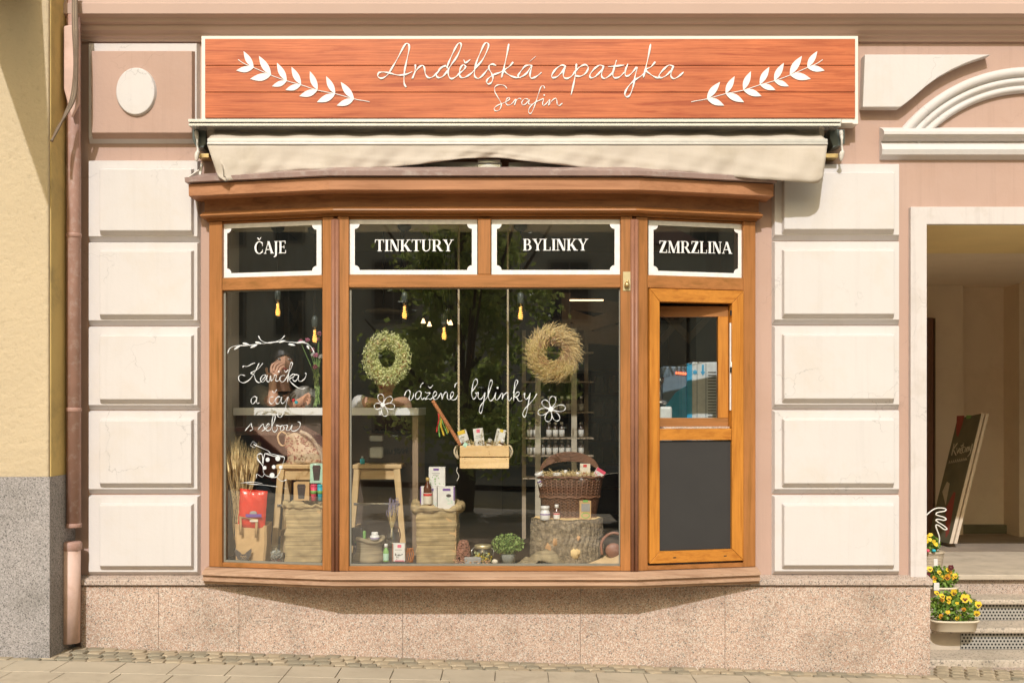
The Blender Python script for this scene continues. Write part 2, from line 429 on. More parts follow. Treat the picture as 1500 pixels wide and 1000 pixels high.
plain('stem_green', (.16, .28, .07), .6)
plain('wicker_dark', (.17, .075, .035), .6)
plain('wicker_grey', (.46, .38, .28), .8)
paint('bark', (.42, .33, .22), .95, .45, 22, 45, 1.0, .03, dirt=((.10,.08,.05), .8, 30))
paint('bark_bare', (.56, .33, .16), .8, .15, 12)
paint('cut_wood', (.85, .62, .30), .8, .2, 20, dirt=((.5,.25,.03), .7, 18))
paint('snake_skin', (.52, .40, .26), .5, .1, 30)
plain('handbag_tan', (.62, .44, .24), .6)
plain('handbag_brown', (.30, .13, .08), .5)
plain('maroon_cloth', (.075, .008, .018), .9)
paint('skin', (.66, .37, .24), .5, .06, 20)
plain('hair', (.018, .011, .008), .5)
plain('cardigan', (.33, .30, .25), .95)
plain('shirt_white', (.66, .64, .60), .9)
plain('shirt_blue', (.06, .08, .13), .9)
plain('trousers', (.03, .035, .05), .9)
plain('lip_red', (.40, .05, .04), .5)
plain('bulb_amber', (.8, .35, .05), .3, emit=(1, .45, .08), es=3.5)
plain('socket', (.07, .085, .075), .4)
plain('lamp_disc', (.55, .48, .34), .7)
plain('spot_glow', (.9, .7, .4), .5, emit=(1, .62, .3), es=3)
plain('shelf_wood', (.40, .31, .21), .6)
plain('shelf_post', (.52, .45, .33), .6)
plain('back_blue', (.035, .04, .05), .8)
plain('bottle_amber_dull', (.10, .07, .05), .3)
plain('bottle_label', (.66, .63, .55), .7)
plain('machine_cream', (.72, .75, .70), .4)
plain('machine_blue', (.06, .42, .68), .35)
plain('machine_dark', (.16, .22, .26), .4)
plain('led_red', (.8, .1, .05), .4, emit=(1, .15, .05), es=2.5)
paint('board_dark', (.15, .14, .085), .6, .3, 5)
plain('board_edge', (.66, .55, .42), .7)
plain('board_red', (.34, .07, .05), .7)
plain('board_text', (.55, .48, .36), .7)
plain('door_brown', (.16, .07, .035), .6)
paint('planter_cream', (.66, .57, .43), .5, .05, 8)
plain('soil', (.05, .035, .02), .95)
paint('perf_metal', (.42, .40, .36), .5, .1, 14, metal=.3)
plain('wire_white', (.72, .70, .66), .5)
paint('opp_wall', (.66, .57, .46), .9, .2, .8)
paint('opp_wall_light', (.72, .66, .54), .9, .15, .8)
plain('opp_window', (.02, .022, .025), .15)
plain('opp_trim', (.34, .30, .25), .8)
plain('roof_tile', (.14, .05, .03), .8)
plain('car_paint', (.02, .025, .035), .15, .3)
plain('car_red', (.22, .02, .02), .15, .3)
plain('car_glass', (.01, .012, .014), .05)
plain('tyre', (.012, .012, .012), .8)
plain('rim', (.35, .35, .36), .3, .8)
plain('tail_light', (.35, .01, .01), .2)
paint('bark_dark', (.06, .045, .03), .9, .2, 8)
plain('parasol_cloth', (.60, .57, .52), .9)
paint('roof_felt', (.10, .08, .07), .9, .2, 3)

# ------------------------------------------------------------------ ground
def gz(x): return max(-.2, (2.46 - x) * .033)
def gsheet(name, x0, x1, y0, y1, dz, m, nx=1, parent=None, thick=.0, **kw):
    b = MB(); vs = []; fs = []
    for i in range(nx+1):
        x = x0 + (x1-x0)*i/nx
        vs += [(x, y0, gz(x)+dz), (x, y1, gz(x)+dz)]
    for i in range(nx): fs.append((2*i, 2*i+2, 2*i+3, 2*i+1))
    return b.add(vs, fs).build(name, m, parent, **kw)
gsheet('ground', -150, 150, -150, 60, -.35, 'asphalt', 60, kind='structure')
gsheet('road', -60, 60, -15.5, -7.8, -.13, 'street_setts', 60, kind='structure')
pav = gsheet('pavement', -40, 40, -7.8, 1.2, -.012, 'joint_sand', 60, kind='structure')
kb = MB()
for i in range(40):
    x = -20 + i
    kb.hexa([(x+.01,-7.95,gz(x)-.3),(x+.99,-7.95,gz(x+1)-.3),(x+.99,-7.8,gz(x+1)-.3),(x+.01,-7.8,gz(x)-.3),
             (x+.01,-7.95,gz(x)+.0),(x+.99,-7.95,gz(x+1)+.0),(x+.99,-7.8,gz(x+1)+.0),(x+.01,-7.8,gz(x)+.0)])
kb.build('kerb', 'slab_stone', kind='structure')
gsheet('far_pavement', -60, 60, -26, -15.5, -.02, 'slab_stone', 60, kind='structure')

# cobbles laid in a strip along the plinth, each its own piece
def bound(x): return .46 - (x + 3.0) * .052           # the strip narrows to the right
cob_meshes = []
for k in range(6):
    r = random.Random(k); w2, d2, h = .0415, .0375, .05
    q = [(-w2, -d2), (w2, -d2), (w2, d2), (-w2, d2)]
    q = [(a+r.uniform(-.006,.006), c+r.uniform(-.006,.006)) for a, c in q]
    vs = [(a, c, -h) for a, c in q] + [(a, c, -.008) for a, c in q] + [(a*.90, c*.90, r.uniform(-.003,.001)) for a, c in q]
    fs = [(3,2,1,0)] + [(i,(i+1)%4,(i+1)%4+4,i+4) for i in range(4)] + [(i+4,(i+1)%4+4,(i+1)%4+8,i+8) for i in range(4)] + [(8,9,10,11)]
    me = bpy.data.meshes.new('cobble'); me.from_pydata(vs, [], fs); me.materials.append(M_['cobble' if k % 3 else 'cobble_grey']); cob_meshes.append(me)
nc = 0
for row in range(5):
    for i in range(-42, 52):
        x = i*.086 + row*.03 + random.uniform(-.006, .006); p = .10 + row*.078 + .012*sin(i*.7+row)
        if p > bound(x) + .02 or x < -3.25 or x > 3.6: continue
        if x > 2.45 and p > .5: continue
        o = bpy.data.objects.new('cobble', cob_meshes[random.randrange(6)]); COL.objects.link(o)
        o.parent = pav; o.location = (x, -p, gz(x)+.002+random.uniform(-.002,.003)); o.rotation_euler = (0, .033, random.uniform(-.12,.12)); o.scale = (1, 1, 1); nc += 1
cb = MB()
for i in range(0, 16):          # cobbles in the recess before the steps
    for row in range(4):
        x = 2.50 + i*.09 + row*.03; y = -.04 + row*.078
        a = .04; cb.hexa([(x-a,y-.034,gz(x)-.04),(x+a,y-.034,gz(x)-.04),(x+a,y+.034,gz(x)-.04),(x-a,y+.034,gz(x)-.04),
                 (x-a*.85,y-.028,gz(x)+.003),(x+a*.85,y-.028,gz(x)+.002),(x+a*.85,y+.028,gz(x)+.003),(x-a*.85,y+.028,gz(x)+.001)])
cb.build('cobble_field', 'cobble', pav, kind='stuff')
# stone slabs
for r_ in range(3):
    x = -3.9 - .13*r_
    while x < 4.4:
        L_ = random.choice([.27, .29, .30, .31]); x1 = x + L_ - .004
        def pp(xx, k): return bound(xx) + .002 + (r_+k)*.25 + (.006 if k == 0 else 0)
        z = .006 + random.uniform(-.001, .0015)
        vs = [(x, -pp(x,0), gz(x)-.04), (x1, -pp(x1,0), gz(x1)-.04), (x1, -pp(x1,1), gz(x1)-.04), (x, -pp(x,1), gz(x)-.04)]
        vs += [(a, b_, gz(a)+z) for a, b_, _ in vs]
        dark = r_ == 0 and x < -1.83 < x + .16
        MB().add(vs, [(0,1,2,3),(7,6,5,4),(4,5,1,0),(5,6,2,1),(6,7,3,2),(7,4,0,3)]).build('paving_slab', 'slab_dark' if dark else 'slab_stone', pav, bevel=.002, seg=1)
        x += L_
gsheet('outer_pavement', -40, 40, -7.8, -1.62, .004, 'slab_stone', 60, kind='structure')

# ------------------------------------------------------------------ the shop building
bld = thing('shop_building', 'pink rendered townhouse with cream quoin blocks and granite plinth around the shop window', 'building', (0, 0, 0))
XL, OL, OR_, DL, DR, XR = PX(105), -1.75, 1.40, PX(1355), PX(1355)+1.9, 9.5
DOOR_T = 2.62
wl = MB()
wl.box(XL, OL, 0, .5, -.3, 8); wl.box(OL, OR_, 0, .5, 2.70, 8); wl.box(OL, OR_, 0, .5, -.3, .52)
wl.box(OR_, DL, 0, .5, -.3, 8); wl.box(DL, DR, 0, .5, DOOR_T+.03, 8); wl.box(DR, XR, 0, .5, -.3, 8)
wl.build('wall', 'pink_render', bld)
# cornice
pr = [(0, 3.69), (.02, 3.69), (.028, 3.705), (.045, 3.713), (.05, 3.725), (.075, 3.735), (.085, 3.752), (.088, 3.765), (.115, 3.772), (.125, 3.79), (.16, 3.803), (.16, 3.86), (.15, 3.87), (.13, 3.96), (0, 3.98)]
def extr_x(profile, x0, x1, m, name, parent, ret=True, **kw):
    n = len(profile); b = MB()
    vs = [(x0 - (p if ret else 0), -p, z) for p, z in profile] + [(x1, -p, z) for p, z in profile]
    fs = [(i, i+1, i+1+n, i+n) for i in range(n-1)] + [tuple(range(n-1, -1, -1)), tuple(range(n, 2*n)), (n-1, 0, n, 2*n-1)]
    b.add(vs, fs); return b.build(name, m, parent, **kw)
extr_x(pr, PX(112), XR, 'pink_frieze', 'cornice', bld)
# quoin blocks
def block(name, px0, px1, py0, py1, mat_, mat2=None, c0=16, c1=9, cy0=12, cy1=13, t0=.040, t1=.074, parent=bld):
    r = random.Random(px0+py0)
    e = thing  # noqa
    b = MB()
    x0, x1 = PX(px0, t0), PX(px1, t0); z1, z0 = PZ(py0, t0), PZ(py1, t0)+.028
    def fr(x0, x1, z0, z1, ya, yb, s0, s1, sb):     # frustum, back bigger at the foot
        return [(x0-s0, ya, z0-sb), (x1+s0, ya, z0-sb), (x1+s0, ya, z1+s1), (x0-s0, ya, z1+s1), (x0, yb, z0), (x1, yb, z0), (x1, yb, z1), (x0, yb, z1)]
    def addf(vs): b.add(vs, [(0,1,5,4),(1,2,6,5),(2,3,7,6),(3,0,4,7),(4,5,6,7)])
    addf(fr(x0, x1, z0, z1, .002, -t0, .010, .012, .030))
    o = b.build(name, mat_, parent)
    b = MB(); xa, xb = PX(px0+c0, t1), PX(px1-c1, t1); za, zb = PZ(py1-cy1, t1)+.010, PZ(py0+cy0, t1)
    addf(fr(xa, xb, za, zb, -t0+.002, -t1, .008, .011, .026))
    b.build('raised_face', mat2 or mat_, o, bevel=.003)
    return o
for a, b_ in ((236, 353), (356, 476), (480, 600), (604, 723), (728, 844)): block('quoin_block', 130, 289, a, b_, 'cream_render')
for a, b_ in ((241, 351), (355, 475), (479, 599), (603, 723), (728, 843)): block('quoin_block', 1135, 1317, a, b_, 'cream_render', c0=14, c1=7)
mp = block('medallion_panel', 130, 288, 64, 208, 'cream_render', 'pink_render', c0=4, c1=7, cy0=11, cy1=11, t0=.04, t1=.08)
mb = MB(); n = 40
ctr = P(201, 136, .067); vs = [(ctr.x + .118*cos(2*pi*i/n)*1.02, -.074, ctr.z + .142*sin(2*pi*i/n)) for i in range(n)] + [(ctr.x + .110*cos(2*pi*i/n), -.100, ctr.z + .134*sin(2*pi*i/n)) for i in range(n)]
mb.add(vs, [(i, (i+1)%n, (i+1)%n+n, i+n) for i in range(n)] + [tuple(range(n, 2*n))])
mb.build('oval_medallion', 'cream_render', mp, bevel=.004)
# spandrel block with a curved lower edge
t = .072; pts = [(1267, 80), (1452, 80), (1436, 85), (1416, 92), (1396, 101), (1376, 112), (1358, 125), (1342, 139), (1330, 149), (1319, 157), (1264, 157)]
poly = [(PX(x, t), PZ(y, t)) for x, y in pts]
b = MB(); b.prism(poly, -t, .002); b.build('spandrel_block', 'cream_render', bld, bevel=.004)
# arch mouldings: circle through (1320,190),(1400,124),(1500,97)
def circ(a, b_, c):
    ax, ay = a; bx_, by = b_; cx, cy = c
    d = 2*(ax*(by-cy)+bx_*(cy-ay)+cx*(ay-by))
    ux = ((ax*ax+ay*ay)*(by-cy)+(bx_*bx_+by*by)*(cy-ay)+(cx*cx+cy*cy)*(ay-by))/d
    uy = ((ax*ax+ay*ay)*(cx-bx_)+(bx_*bx_+by*by)*(ax-cx)+(cx*cx+cy*cy)*(bx_-ax))/d
    return ux, uy, sqrt((ax-ux)**2+(ay-uy)**2)
cx, cy, rr = circ((1320, 190), (1400, 124), (1500, 97))
c3 = P(cx, cy, .05); R0 = SZ(rr, .05)
prof = [(0, .0), (0, .030), (-.012, .050), (-.035, .052), (-.050, .040), (-.058, .022), (-.066, .034), (-.078, .044), (-.092, .036), (-.098, .020), (-.106, .020), (-.112, .034), (-.128, .040), (-.140, .030), (-.146, .0)]
b = MB(); vs = []; fs = []; na = 48; m_ = len(prof)
a_lo = math.asin((PZ(189,.05)-c3.z)/R0)
for i in range(na+1):
    a = a_lo+(pi-2*a_lo)*i/na
    for dr, p in prof: vs.append((c3.x + (R0+dr)*cos(a), -p, c3.z + (R0+dr)*sin(a)))
for i in range(na):
    for k in range(m_-1): fs.append((i*m_+k, (i+1)*m_+k, (i+1)*m_+k+1, i*m_+k+1))
b.add(vs, fs, smooth=True); b.build('arch_moulding', 'cream_render', bld)
b = MB(); 
pr = [(0, PZ(232)-.01), (.030, PZ(231)), (.045, PZ(229)), (.055, PZ(222)), (.040, PZ(214)), (.030, PZ(211)), (.030, PZ(209)), (.045, PZ(206,.05)), (.070, PZ(201,.07)), (.085, PZ(197,.08)), (.085, PZ(193,.08)), (.06, PZ(189,.06)), (0, PZ(187))]
extr_x(pr, PX(1288), XR, 'cream_render', 'entablature_band', bld, ret=False)
# door surround
p = .035
b = MB(); b.prism([(PX(1334,p), PZ(852)), (PX(1334,p), PZ(303,p)), (DR+.1, PZ(303,p)), (DR+.1, PZ(852)), (DR, PZ(852)), (DR, DOOR_T), (DL-.002, DOOR_T), (DL-.002, PZ(852))], -p, .003)
b.build('door_surround', 'door_surround_paint', bld, bevel=.003)
bx(DL, DR, .001, 1.17, DOOR_T, DOOR_T+.028).build('doorway_soffit', 'soffit_bounce', bld)
# plinth of granite slabs with a cap
xs = [118, 232, 350, 590, 850, 1062, 1363]
for a, b_ in zip(xs[:-1], xs[1:]):
    x0, x1 = PX(a, .06)+.0008, PX(b_, .06)-.0008
    bx(x0, x1, -.06, -.001, -.15, PZ(858, .06)).build('plinth_slab', 'granite', bld, bevel=.001, seg=1)
for a, b_ in ((110, 330), (330, 700), (700, 1098), (1098, 1367)):
    x0, x1 = PX(a, .08)+.001, PX(b_, .08)-.001
    b = MB(); z0, z1 = PZ(857, .08), PZ(849, .08)
    b.hexa([(x0,-.08,z0),(x1,-.08,z0),(x1,.0,z0),(x0,.0,z0),(x0,-.078,z1),(x1,-.078,z1),(x1,-.002,z1+.02),(x0,-.002,z1+.02)])
    b.build('plinth_cap', 'granite_cap', bld, bevel=.003, seg=1)
LZ_ = .45
# interior shell
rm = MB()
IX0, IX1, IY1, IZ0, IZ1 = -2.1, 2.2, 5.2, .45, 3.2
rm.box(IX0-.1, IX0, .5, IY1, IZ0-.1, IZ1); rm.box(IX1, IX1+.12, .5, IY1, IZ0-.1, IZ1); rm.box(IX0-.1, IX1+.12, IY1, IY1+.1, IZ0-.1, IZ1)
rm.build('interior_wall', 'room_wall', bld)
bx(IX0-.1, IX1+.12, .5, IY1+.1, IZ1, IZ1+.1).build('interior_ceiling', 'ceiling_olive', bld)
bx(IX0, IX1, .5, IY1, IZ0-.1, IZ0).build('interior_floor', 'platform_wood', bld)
bx(OL, OR_, .0, 1.35, .524, .632).build('display_platform', 'platform_wood', bld)
bx(OL-.001, OL+.006, .05, .5, .633, 2.65).build('reveal_lining', 'room_side', bld)
bx(OL-.30, OL-.002, .502, .62, .45, 2.9).build('reveal_pier', 'room_side', bld)
bx(OL+.0, OR_, .12, .49, 2.66, 2.698).build('window_head_lining', 'ceiling_olive', bld)
# roof slab, left open over an unseen court added to light the passage
bx(XL, 5.0, .5, 12, 7.9, 8.0).build('roof', 'roof_felt', bld); bx(4.9, 5.0, .5, 3.3, 2.75, 7.9).build('added_court_wall', 'cream_render', bld)
bx(DR+.01, 9.3, .5, 2.02, .3, LZ_).build('added_court_floor', 'slab_stone', bld)
bx(XL, XL+.2, .5, 12, -.3, 7.9).build('side_wall', 'pink_render', bld)
bx(XL, XR, 12, 12.2, -.3, 8).build('rear_wall', 'pink_render', bld)

# passage behind the doorway
LZ = .45
ps = MB()
ps.box(DL-.05, DL-.01, .5, 3.4, .2, 3.0)
ps.box(DL-.05, 9.3, 3.3, 3.4, .2, 7.0); ps.box(4.9, 5.0, 2.6, 3.3, .2, 3.0)
ps.box(PX(1300,-3.15), PX(1411,-3.15), 3.15, 3.3, .45, 3.0)
ps.box(PX(1493,-3.0), 4.9, 3.0, 3.3, .45, 3.0)
ps.build('passage_wall', 'passage_wall', bld)
bx(DL-.05, 5.0, 1.17, 3.4, DOOR_T+.001, DOOR_T+.1).build('passage_ceiling', 'passage_wall', bld)
bx(PX(1405,-3.1), PX(1493,-3.1), 3.24, 3.3, .45, .53).build('skirting', 'board_dark', bld)
bx(DL-.01, 9.3, 2.02, 3.3, .3, LZ+.004).build('passage_floor', 'passage_floor', bld)
bx(PX(1356,-3.05), PX(1365.5,-3.05), 3.02, 3.14, .45, 2.33).build('door_frame', 'door_brown', bld)
bx(PX(1366,-3.1), PX(1367.3,-3.1), 3.05, 3.14, .45, 2.33).build('door_trim', 'tan_wood', bld)

# ------------------------------------------------------------------ steps
st = thing('entrance_steps', 'worn granite steps with perforated metal risers up to the passage', 'steps', (3.1, 1.0, 0))
SX0, SX1 = DL-.02, DR
def step(y0, y1, zb, zt, nose=.04):
    bx(SX0, SX1, y0, y1+.03, zb, zt).build('tread', 'step_stone', st, bevel=.008)
step(.19, .48, -.3, .033)
bx(SX0, SX1, .14, .19, -.3, gz(3)+.006).build('footing', 'granite_cap', st)
step(.44, .69, .142, .175); step(.65, .90, .285, .317)
bx(SX0, SX1, .84, 2.02, .415, LZ).build('landing', 'step_worn', st, bevel=.006)
bx(SX0, SX1, .88, 1.2, .30, .412).build('riser', 'granite_cap', st, bevel=.003)
def perf(x0, x1, y, z0, z1):
    fr = bx(x0, x1, y+.03, y+.06, z0-.01, z1).build('riser_backing', 'black', st)
    b = MB(); s = .022; rows = int((z1-z0)/(s*.866)); k = 0; hz = (z1-z0)/rows
    # a plate made of a hexagonal grid of ring cells: each cell a square frame with a round hole
    for r in range(rows):
        zc = z0 + (r+.5)*hz; off = (r % 2)*s/2; x = x0 + off
        if off: b.add([(x0, y, zc-hz/2), (x, y, zc-hz/2), (x, y, zc+hz/2), (x0, y, zc+hz/2)], [(0, 1, 2, 3)])
        while x + s < x1:
            xc = x + s/2; n = 8; R = .0068
            vs = [(xc+R*cos(2*pi*(i+.5)/n), y, zc+R*sin(2*pi*(i+.5)/n)) for i in range(n)]
            sq = []
            for i in range(n):
                a = 2*pi*(i+.5)/n; kx, kz = cos(a), sin(a); m1 = max(abs(kx), abs(kz)); sq.append((xc+kx/m1*s/2, y, zc+kz/m1*hz/2))
            # corner points
            cr = [(xc+s/2, y, zc+hz/2), (xc-s/2, y, zc+hz/2), (xc-s/2, y, zc-hz/2), (xc+s/2, y, zc-hz/2)]
            b.add(vs+sq, [(i, (i+1)%n, (i+1)%n+n, i+n) for i in range(n)])
            for q, (i0, c_) in enumerate(((0, 0), (2, 1), (4, 2), (6, 3))):
                b.add([sq[i0], sq[(i0+1)%n], cr[c_]], [(0, 2, 1)])
            x += s
        b.add([(x, y, zc-hz/2), (x1, y, zc-hz/2), (x1, y, zc+hz/2), (x, y, zc+hz/2)], [(0, 1, 2, 3)])
    b.build('perforated_plate', 'perf_metal', st, kind='stuff')
perf(PX(1405, -.5), SX1, .478, .036, .138)
perf(PX(1422, -.7), SX1, .69, .178, .282)
bx(SX0, PX(1405, -.5), .484, .53, .033, .142).build('riser', 'step_worn', st)
bx(SX0, PX(1422, -.7), .695, .74, .175, .285).build('riser', 'step_worn', st)
bx(SX0, SX1, .9, 2.0, -.3, .30).build('step_core', 'step_stone', st)

# ------------------------------------------------------------------ yellow neighbour
yb = thing('yellow_house', 'yellow rough-stuccoed house with grey gritted base left of the drainpipe', 'building', (-4, 0, 0))
yp = .35; YX = PX(71, yp)
bx(-9, YX, -yp, 8, PZ(700, yp), 9).build('wall', 'yellow_stucco', yb, bevel=.01)
b = MB(); b.box(-9, PX(74, yp), -yp-.012, 6, -.3, PZ(698, yp)); b.build('gritted_base', 'grey_grit', yb)
bx(YX+.001, YX+.006, -yp+.02, .0, PZ(940), 8).build('side_render', 'yellow_smooth', yb)
bx(YX+.007, PX(104.5), -.10, .0, -.2, 8).build('corner_pier', 'yellow_smooth', yb)
# unseen wedge above the frame, added to cast the slanting shadow on this wall
b = MB(); X0 = PX(-41, yp); z0 = PZ(-25, yp)
b.hprism([(X0, -yp+.01), (X0+.148*1.45, -yp-1.45), (X0+.148*1.45+.02, -yp-1.45), (YX-.05, -yp+.01)], z0, z0+.14); b.build('shadow_caster_wedge', 'yellow_stucco', yb)
bx(PX(-6,yp), PX(2,yp), -yp-.02, -yp-.001, PZ(268,yp), PZ(180,yp)).build('wall_plate', 'red', yb) if False else None

# drainpipe, cables
dp = thing('drainpipe', 'reddish-brown painted drainpipe running down between the yellow and pink houses', 'drainpipe', (PX(107,.13), -.13, 0))
cxp = PX(107, .13)
MB().tube([(cxp, -.12, 5), (cxp, -.12, PZ(770, .12))], .040, 16).build('pipe', 'pipe_pink', dp)
MB().tube([(cxp-.012, -.125, PZ(800, .12)+.02), (cxp-.014, -.13, PZ(940, .12)+.0)], .052, 16).build('lower_pipe', 'pipe_light', dp)
MB().lathe([(.053, -.02), (.057, -.015), (.057, .02), (.05, .03)], (cxp-.01, -.125, PZ(800, .12)), 16).build('collar', 'pipe_pink', dp)
for yy in (345, 600, 769): MB().lathe([(.0425, -.012), (.044, -.01), (.044, .01), (.0425, .012)], (cxp, -.12, PZ(yy, .12)), 16).build('joint_ring', 'pipe_pink', dp)
jb = MB(); q = [(93,38),(104,36),(114,42),(115,150),(104,172),(101,160),(93,130)]
jb.prism([(PX(x,.2), PZ(y,.2)) for x, y in q], -.20, -.168); jb.build('cable_cover', 'pipe_light', dp, bevel=.008)
cb_ = thing('cable_bundle', 'bundle of loose grey cables hanging at the corner above the drainpipe', 'cables', (PX(104,.22), -.22, PZ(110)))
for k in range(5):
    q = [P(107+k*1.2, -14, .20), P(107+k*1.5, 40, .23), P(111+k*.9-1.8, 95, .24), P(105+k*1.4, 140, .25), P(96+k*.8, 165, .27), P(86-k*.5, 188, .31), P(75+k*.3, 207, .36)]
    MB().tube(spline(q), .0055 if k % 2 else .007, 6).build('cable', 'cable_light' if k in (1, 3) else 'cable', cb_)

# ------------------------------------------------------------------ bay window
A_, B_, C_, D_ = (-1.776, -.04), (-1.0, -.22), (.693, -.22), (1.424, -.04)
def plan(o, ex=.5):
    return [(A_[0]-ex*o, .012), (A_[0]-ex*o, A_[1]-o), (B_[0]-.1*o, B_[1]-o), (C_[0]+.1*o, C_[1]-o), (D_[0]+ex*o, D_[1]-o), (D_[0]+ex*o, .012)]
def sweep(profile, m, name, parent, ex=.5, bevel=0, **kw):
    n = len(profile); P6 = [plan(o, ex) for o, z in profile]; vs = []
    for j in range(6):
        for i, (o, z) in enumerate(profile): vs.append((P6[i][j][0], P6[i][j][1], z))
    fs = []
    for j in range(5):
        for i in range(n):
            i2 = (i+1) % n; fs.append((j*n+i, (j+1)*n+i, (j+1)*n+i2, j*n+i2))
    fs += [tuple(range(n)), tuple(range(6*n-1, 5*n-1, -1))]
    b = MB(); b.add(vs, fs); o = b.build(name, m, parent, bevel=bevel, **kw)
    bm = bmesh.new(); bm.from_mesh(o.data); bmesh.ops.recalc_face_normals(bm, faces=bm.faces); bm.to_mesh(o.data); bm.free()
    return o
bay = thing('bay_window', 'three-sided wooden shop bay window with white lettering, wreaths and goods behind its glass', 'shop window', (-.15, -.2, .54))
FT = PZ(317, .22)
zz = lambda y, p=.22: PZ(y, p)
sweep([(.02, .626), (.085, .606), (.088, .592), (.070, .589), (.070, .574), (.078, .571), (.078, .557), (.058, .554), (.058, .54), (-.12, .54), (-.12, .626)], 'weathered_wood', 'sill', bay, ex=.06)
sweep([(.004, FT+.002), (.004, zz(311)), (-.07, zz(311)), (-.07, FT+.002)], 'frame_wood', 'head_rail', bay)
sweep([(.0, zz(311,.26)), (.042, zz(311,.26)+.001), (.052, zz(308,.27)), (.05, zz(306,.27)), (.034, zz(304.5,.26)), (.034, zz(302.5,.26)), (-.03, zz(302.5,.26))], 'frame_wood', 'moulding', bay)
sweep([(.018, zz(302.5,.26)+.001), (.018, zz(272,.25)), (-.05, zz(272,.25)), (-.05, zz(302.5,.26)+.001)], 'frieze_wood', 'frieze', bay)
sweep([(.02, zz(279.5,.35)+.004), (.122, zz(279.5,.35)), (.134, zz(277.5,.36)), (.136, zz(260,.36)), (.0, zz(260,.36))], 'cornice_wood', 'cornice', bay)
sweep([(.03, zz(259.5,.36)), (.162, zz(257.5,.37)), (.165, zz(251,.37)), (.03, zz(251,.37)+.05), (-.1, zz(251,.37)+.075), (-.1, zz(259.5,.36))], 'flashing', 'flashing', bay)
bay['note'] = 0; del bay['note']

class Panel:
    def __init__(s, a, b):
        s.o = Vector((a[0], a[1], 0)); d = Vector((b[0]-a[0], b[1]-a[1], 0)); s.len = d.length; s.u = d.normalized(); s.n = Vector((-s.u.y, s.u.x, 0))  # n points inward (+y)
        s.M = Matrix(((s.u.x, s.n.x, 0, s.o.x), (s.u.y, s.n.y, 0, s.o.y), (0, 0, 1, 0), (0, 0, 0, 1)))
    def U(s, px, off=0.0):     # distance along the panel seen at picture column px
        o = s.o + s.n*off; k = (px-750)/FPX
        # ray: x = k*t, y = -DIST + t ; panel: o + u*q
        # k*t = ox + ux q ; t = DIST + oy + uy q
        q = (k*(DIST+o.y) - o.x) / (s.u.x - k*s.u.y); return q
    def hit(s, px, py, off=0.0):
        q = s.U(px, off); w_ = s.o + s.n*off + s.u*q; d = DIST + w_.y
        return q, EYE + (HOR-py)/FPX*d
PC, PL, PR = Panel(B_, C_), Panel(A_, B_), Panel(C_, D_)
def pbox(pn, u0, u1, n0, n1, z0, z1): return MB().box(u0, u1, n0, n1, z0, z1, M=pn.M)
z_t1, z_t0, z_b1, z_b0 = zz(402), zz(421), zz(829), .628    # transom rail, bottom rail
# end posts, corner posts, mullions
TH = .07
def post(pn, a, b_, z0, z1, **kw):
    return pbox(pn, pn.U(a), pn.U(b_), 0, TH, z0, z1).build('post', 'frame_wood_v', bay, bevel=.003, seg=1)
def rail(pn, u0, u1, z0, z1, n0=.002, name='rail'): return pbox(pn, u0, u1, n0, TH-.002, z0, z1).build(name, 'frame_wood', bay, bevel=.003, seg=1)
uL0, uL1 = 0, PL.len
post(PL, 306, 325, .628, FT); pbox(PL, PL.U(472), PL.len-.012, 0, TH, .628, FT).build('post', 'frame_wood_v', bay, bevel=.003, seg=1)
pbox(PC, .012, PC.U(511), 0, TH, .628, FT).build('post', 'frame_wood_v', bay, bevel=.003, seg=1)
pbox(PC, PC.U(909), PC.len-.012, 0, TH, .628, FT).build('post', 'frame_wood_v', bay, bevel=.003, seg=1)
pbox(PR, .012, PR.U(949), 0, TH, .628, FT).build('post', 'frame_wood_v', bay, bevel=.003, seg=1)
post(PR, 1089, 1107, .628, FT)
for pn, a, b_ in ((PL, 325, 472), (PC, 511, 909), (PR, 949, 1089)):
    rail(pn, pn.U(a), pn.U(b_), z_t0, z_t1); rail(pn, pn.U(a), pn.U(b_), .628, z_b1)
    rail(pn, pn.U(a), pn.U(b_), FT-.012, FT, .02)
pbox(PC, PC.U(700), PC.U(719), .001, TH, z_t1, FT-.012).build('post', 'frame_wood_v', bay, bevel=.003, seg=1)
for (x, y) in (B_, C_):    # rounded cover strips on the corners
    b = MB(); 
    for dx in (-.011, .011): b.tube([(x+dx, y-.004, .628), (x+dx, y-.004, FT-.02)], .012, 10)
    b.tube([(x, y+.02, .628), (x, y+.02, FT-.01)], .022, 10)
    b.build('corner_strip', 'mullion_strip', bay)
# glass panes with dark beads
def pane(pn, a, b_, z0, z1, bead=.008, nm='glass_pane'):
    u0, u1 = pn.U(a), pn.U(b_)
    g = MB().add([(u0+.001, .036, z0+.001), (u1-.001, .036, z0+.001), (u1-.001, .036, z1-.001), (u0+.001, .036, z1-.001)], [(0, 1, 2, 3)], M=pn.M).build(nm, 'glass', bay)
    if bead:
        b = MB()
        for q in ((u0, u1, z0, z0+bead), (u0, u1, z1-bead*.6, z1), (u0, u0+bead, z0+bead, z1-bead*.6), (u1-bead*.6, u1, z0+bead, z1-bead*.6)):
            b.box(q[0]+.0005, q[1]-.0005, .022, .033, q[2]+.0005, q[3]-.0005, M=pn.M)
        b.build('glazing_bead', 'bead', g)
    return g
gL = pane(PL, 325, 472, z_b1, z_t0, .013); gC = pane(PC, 511, 909, z_b1, z_t0, .012)
gt = [pane(PL, 325, 472, z_t1, FT-.012, 0, 'transom_pane'), pane(PC, 511, 700, z_t1, FT-.012, 0, 'transom_pane'), pane(PC, 719, 909, z_t1, FT-.012, 0, 'transom_pane'), pane(PR, 949, 1089, z_t1, FT-.012, 0, 'transom_pane')]

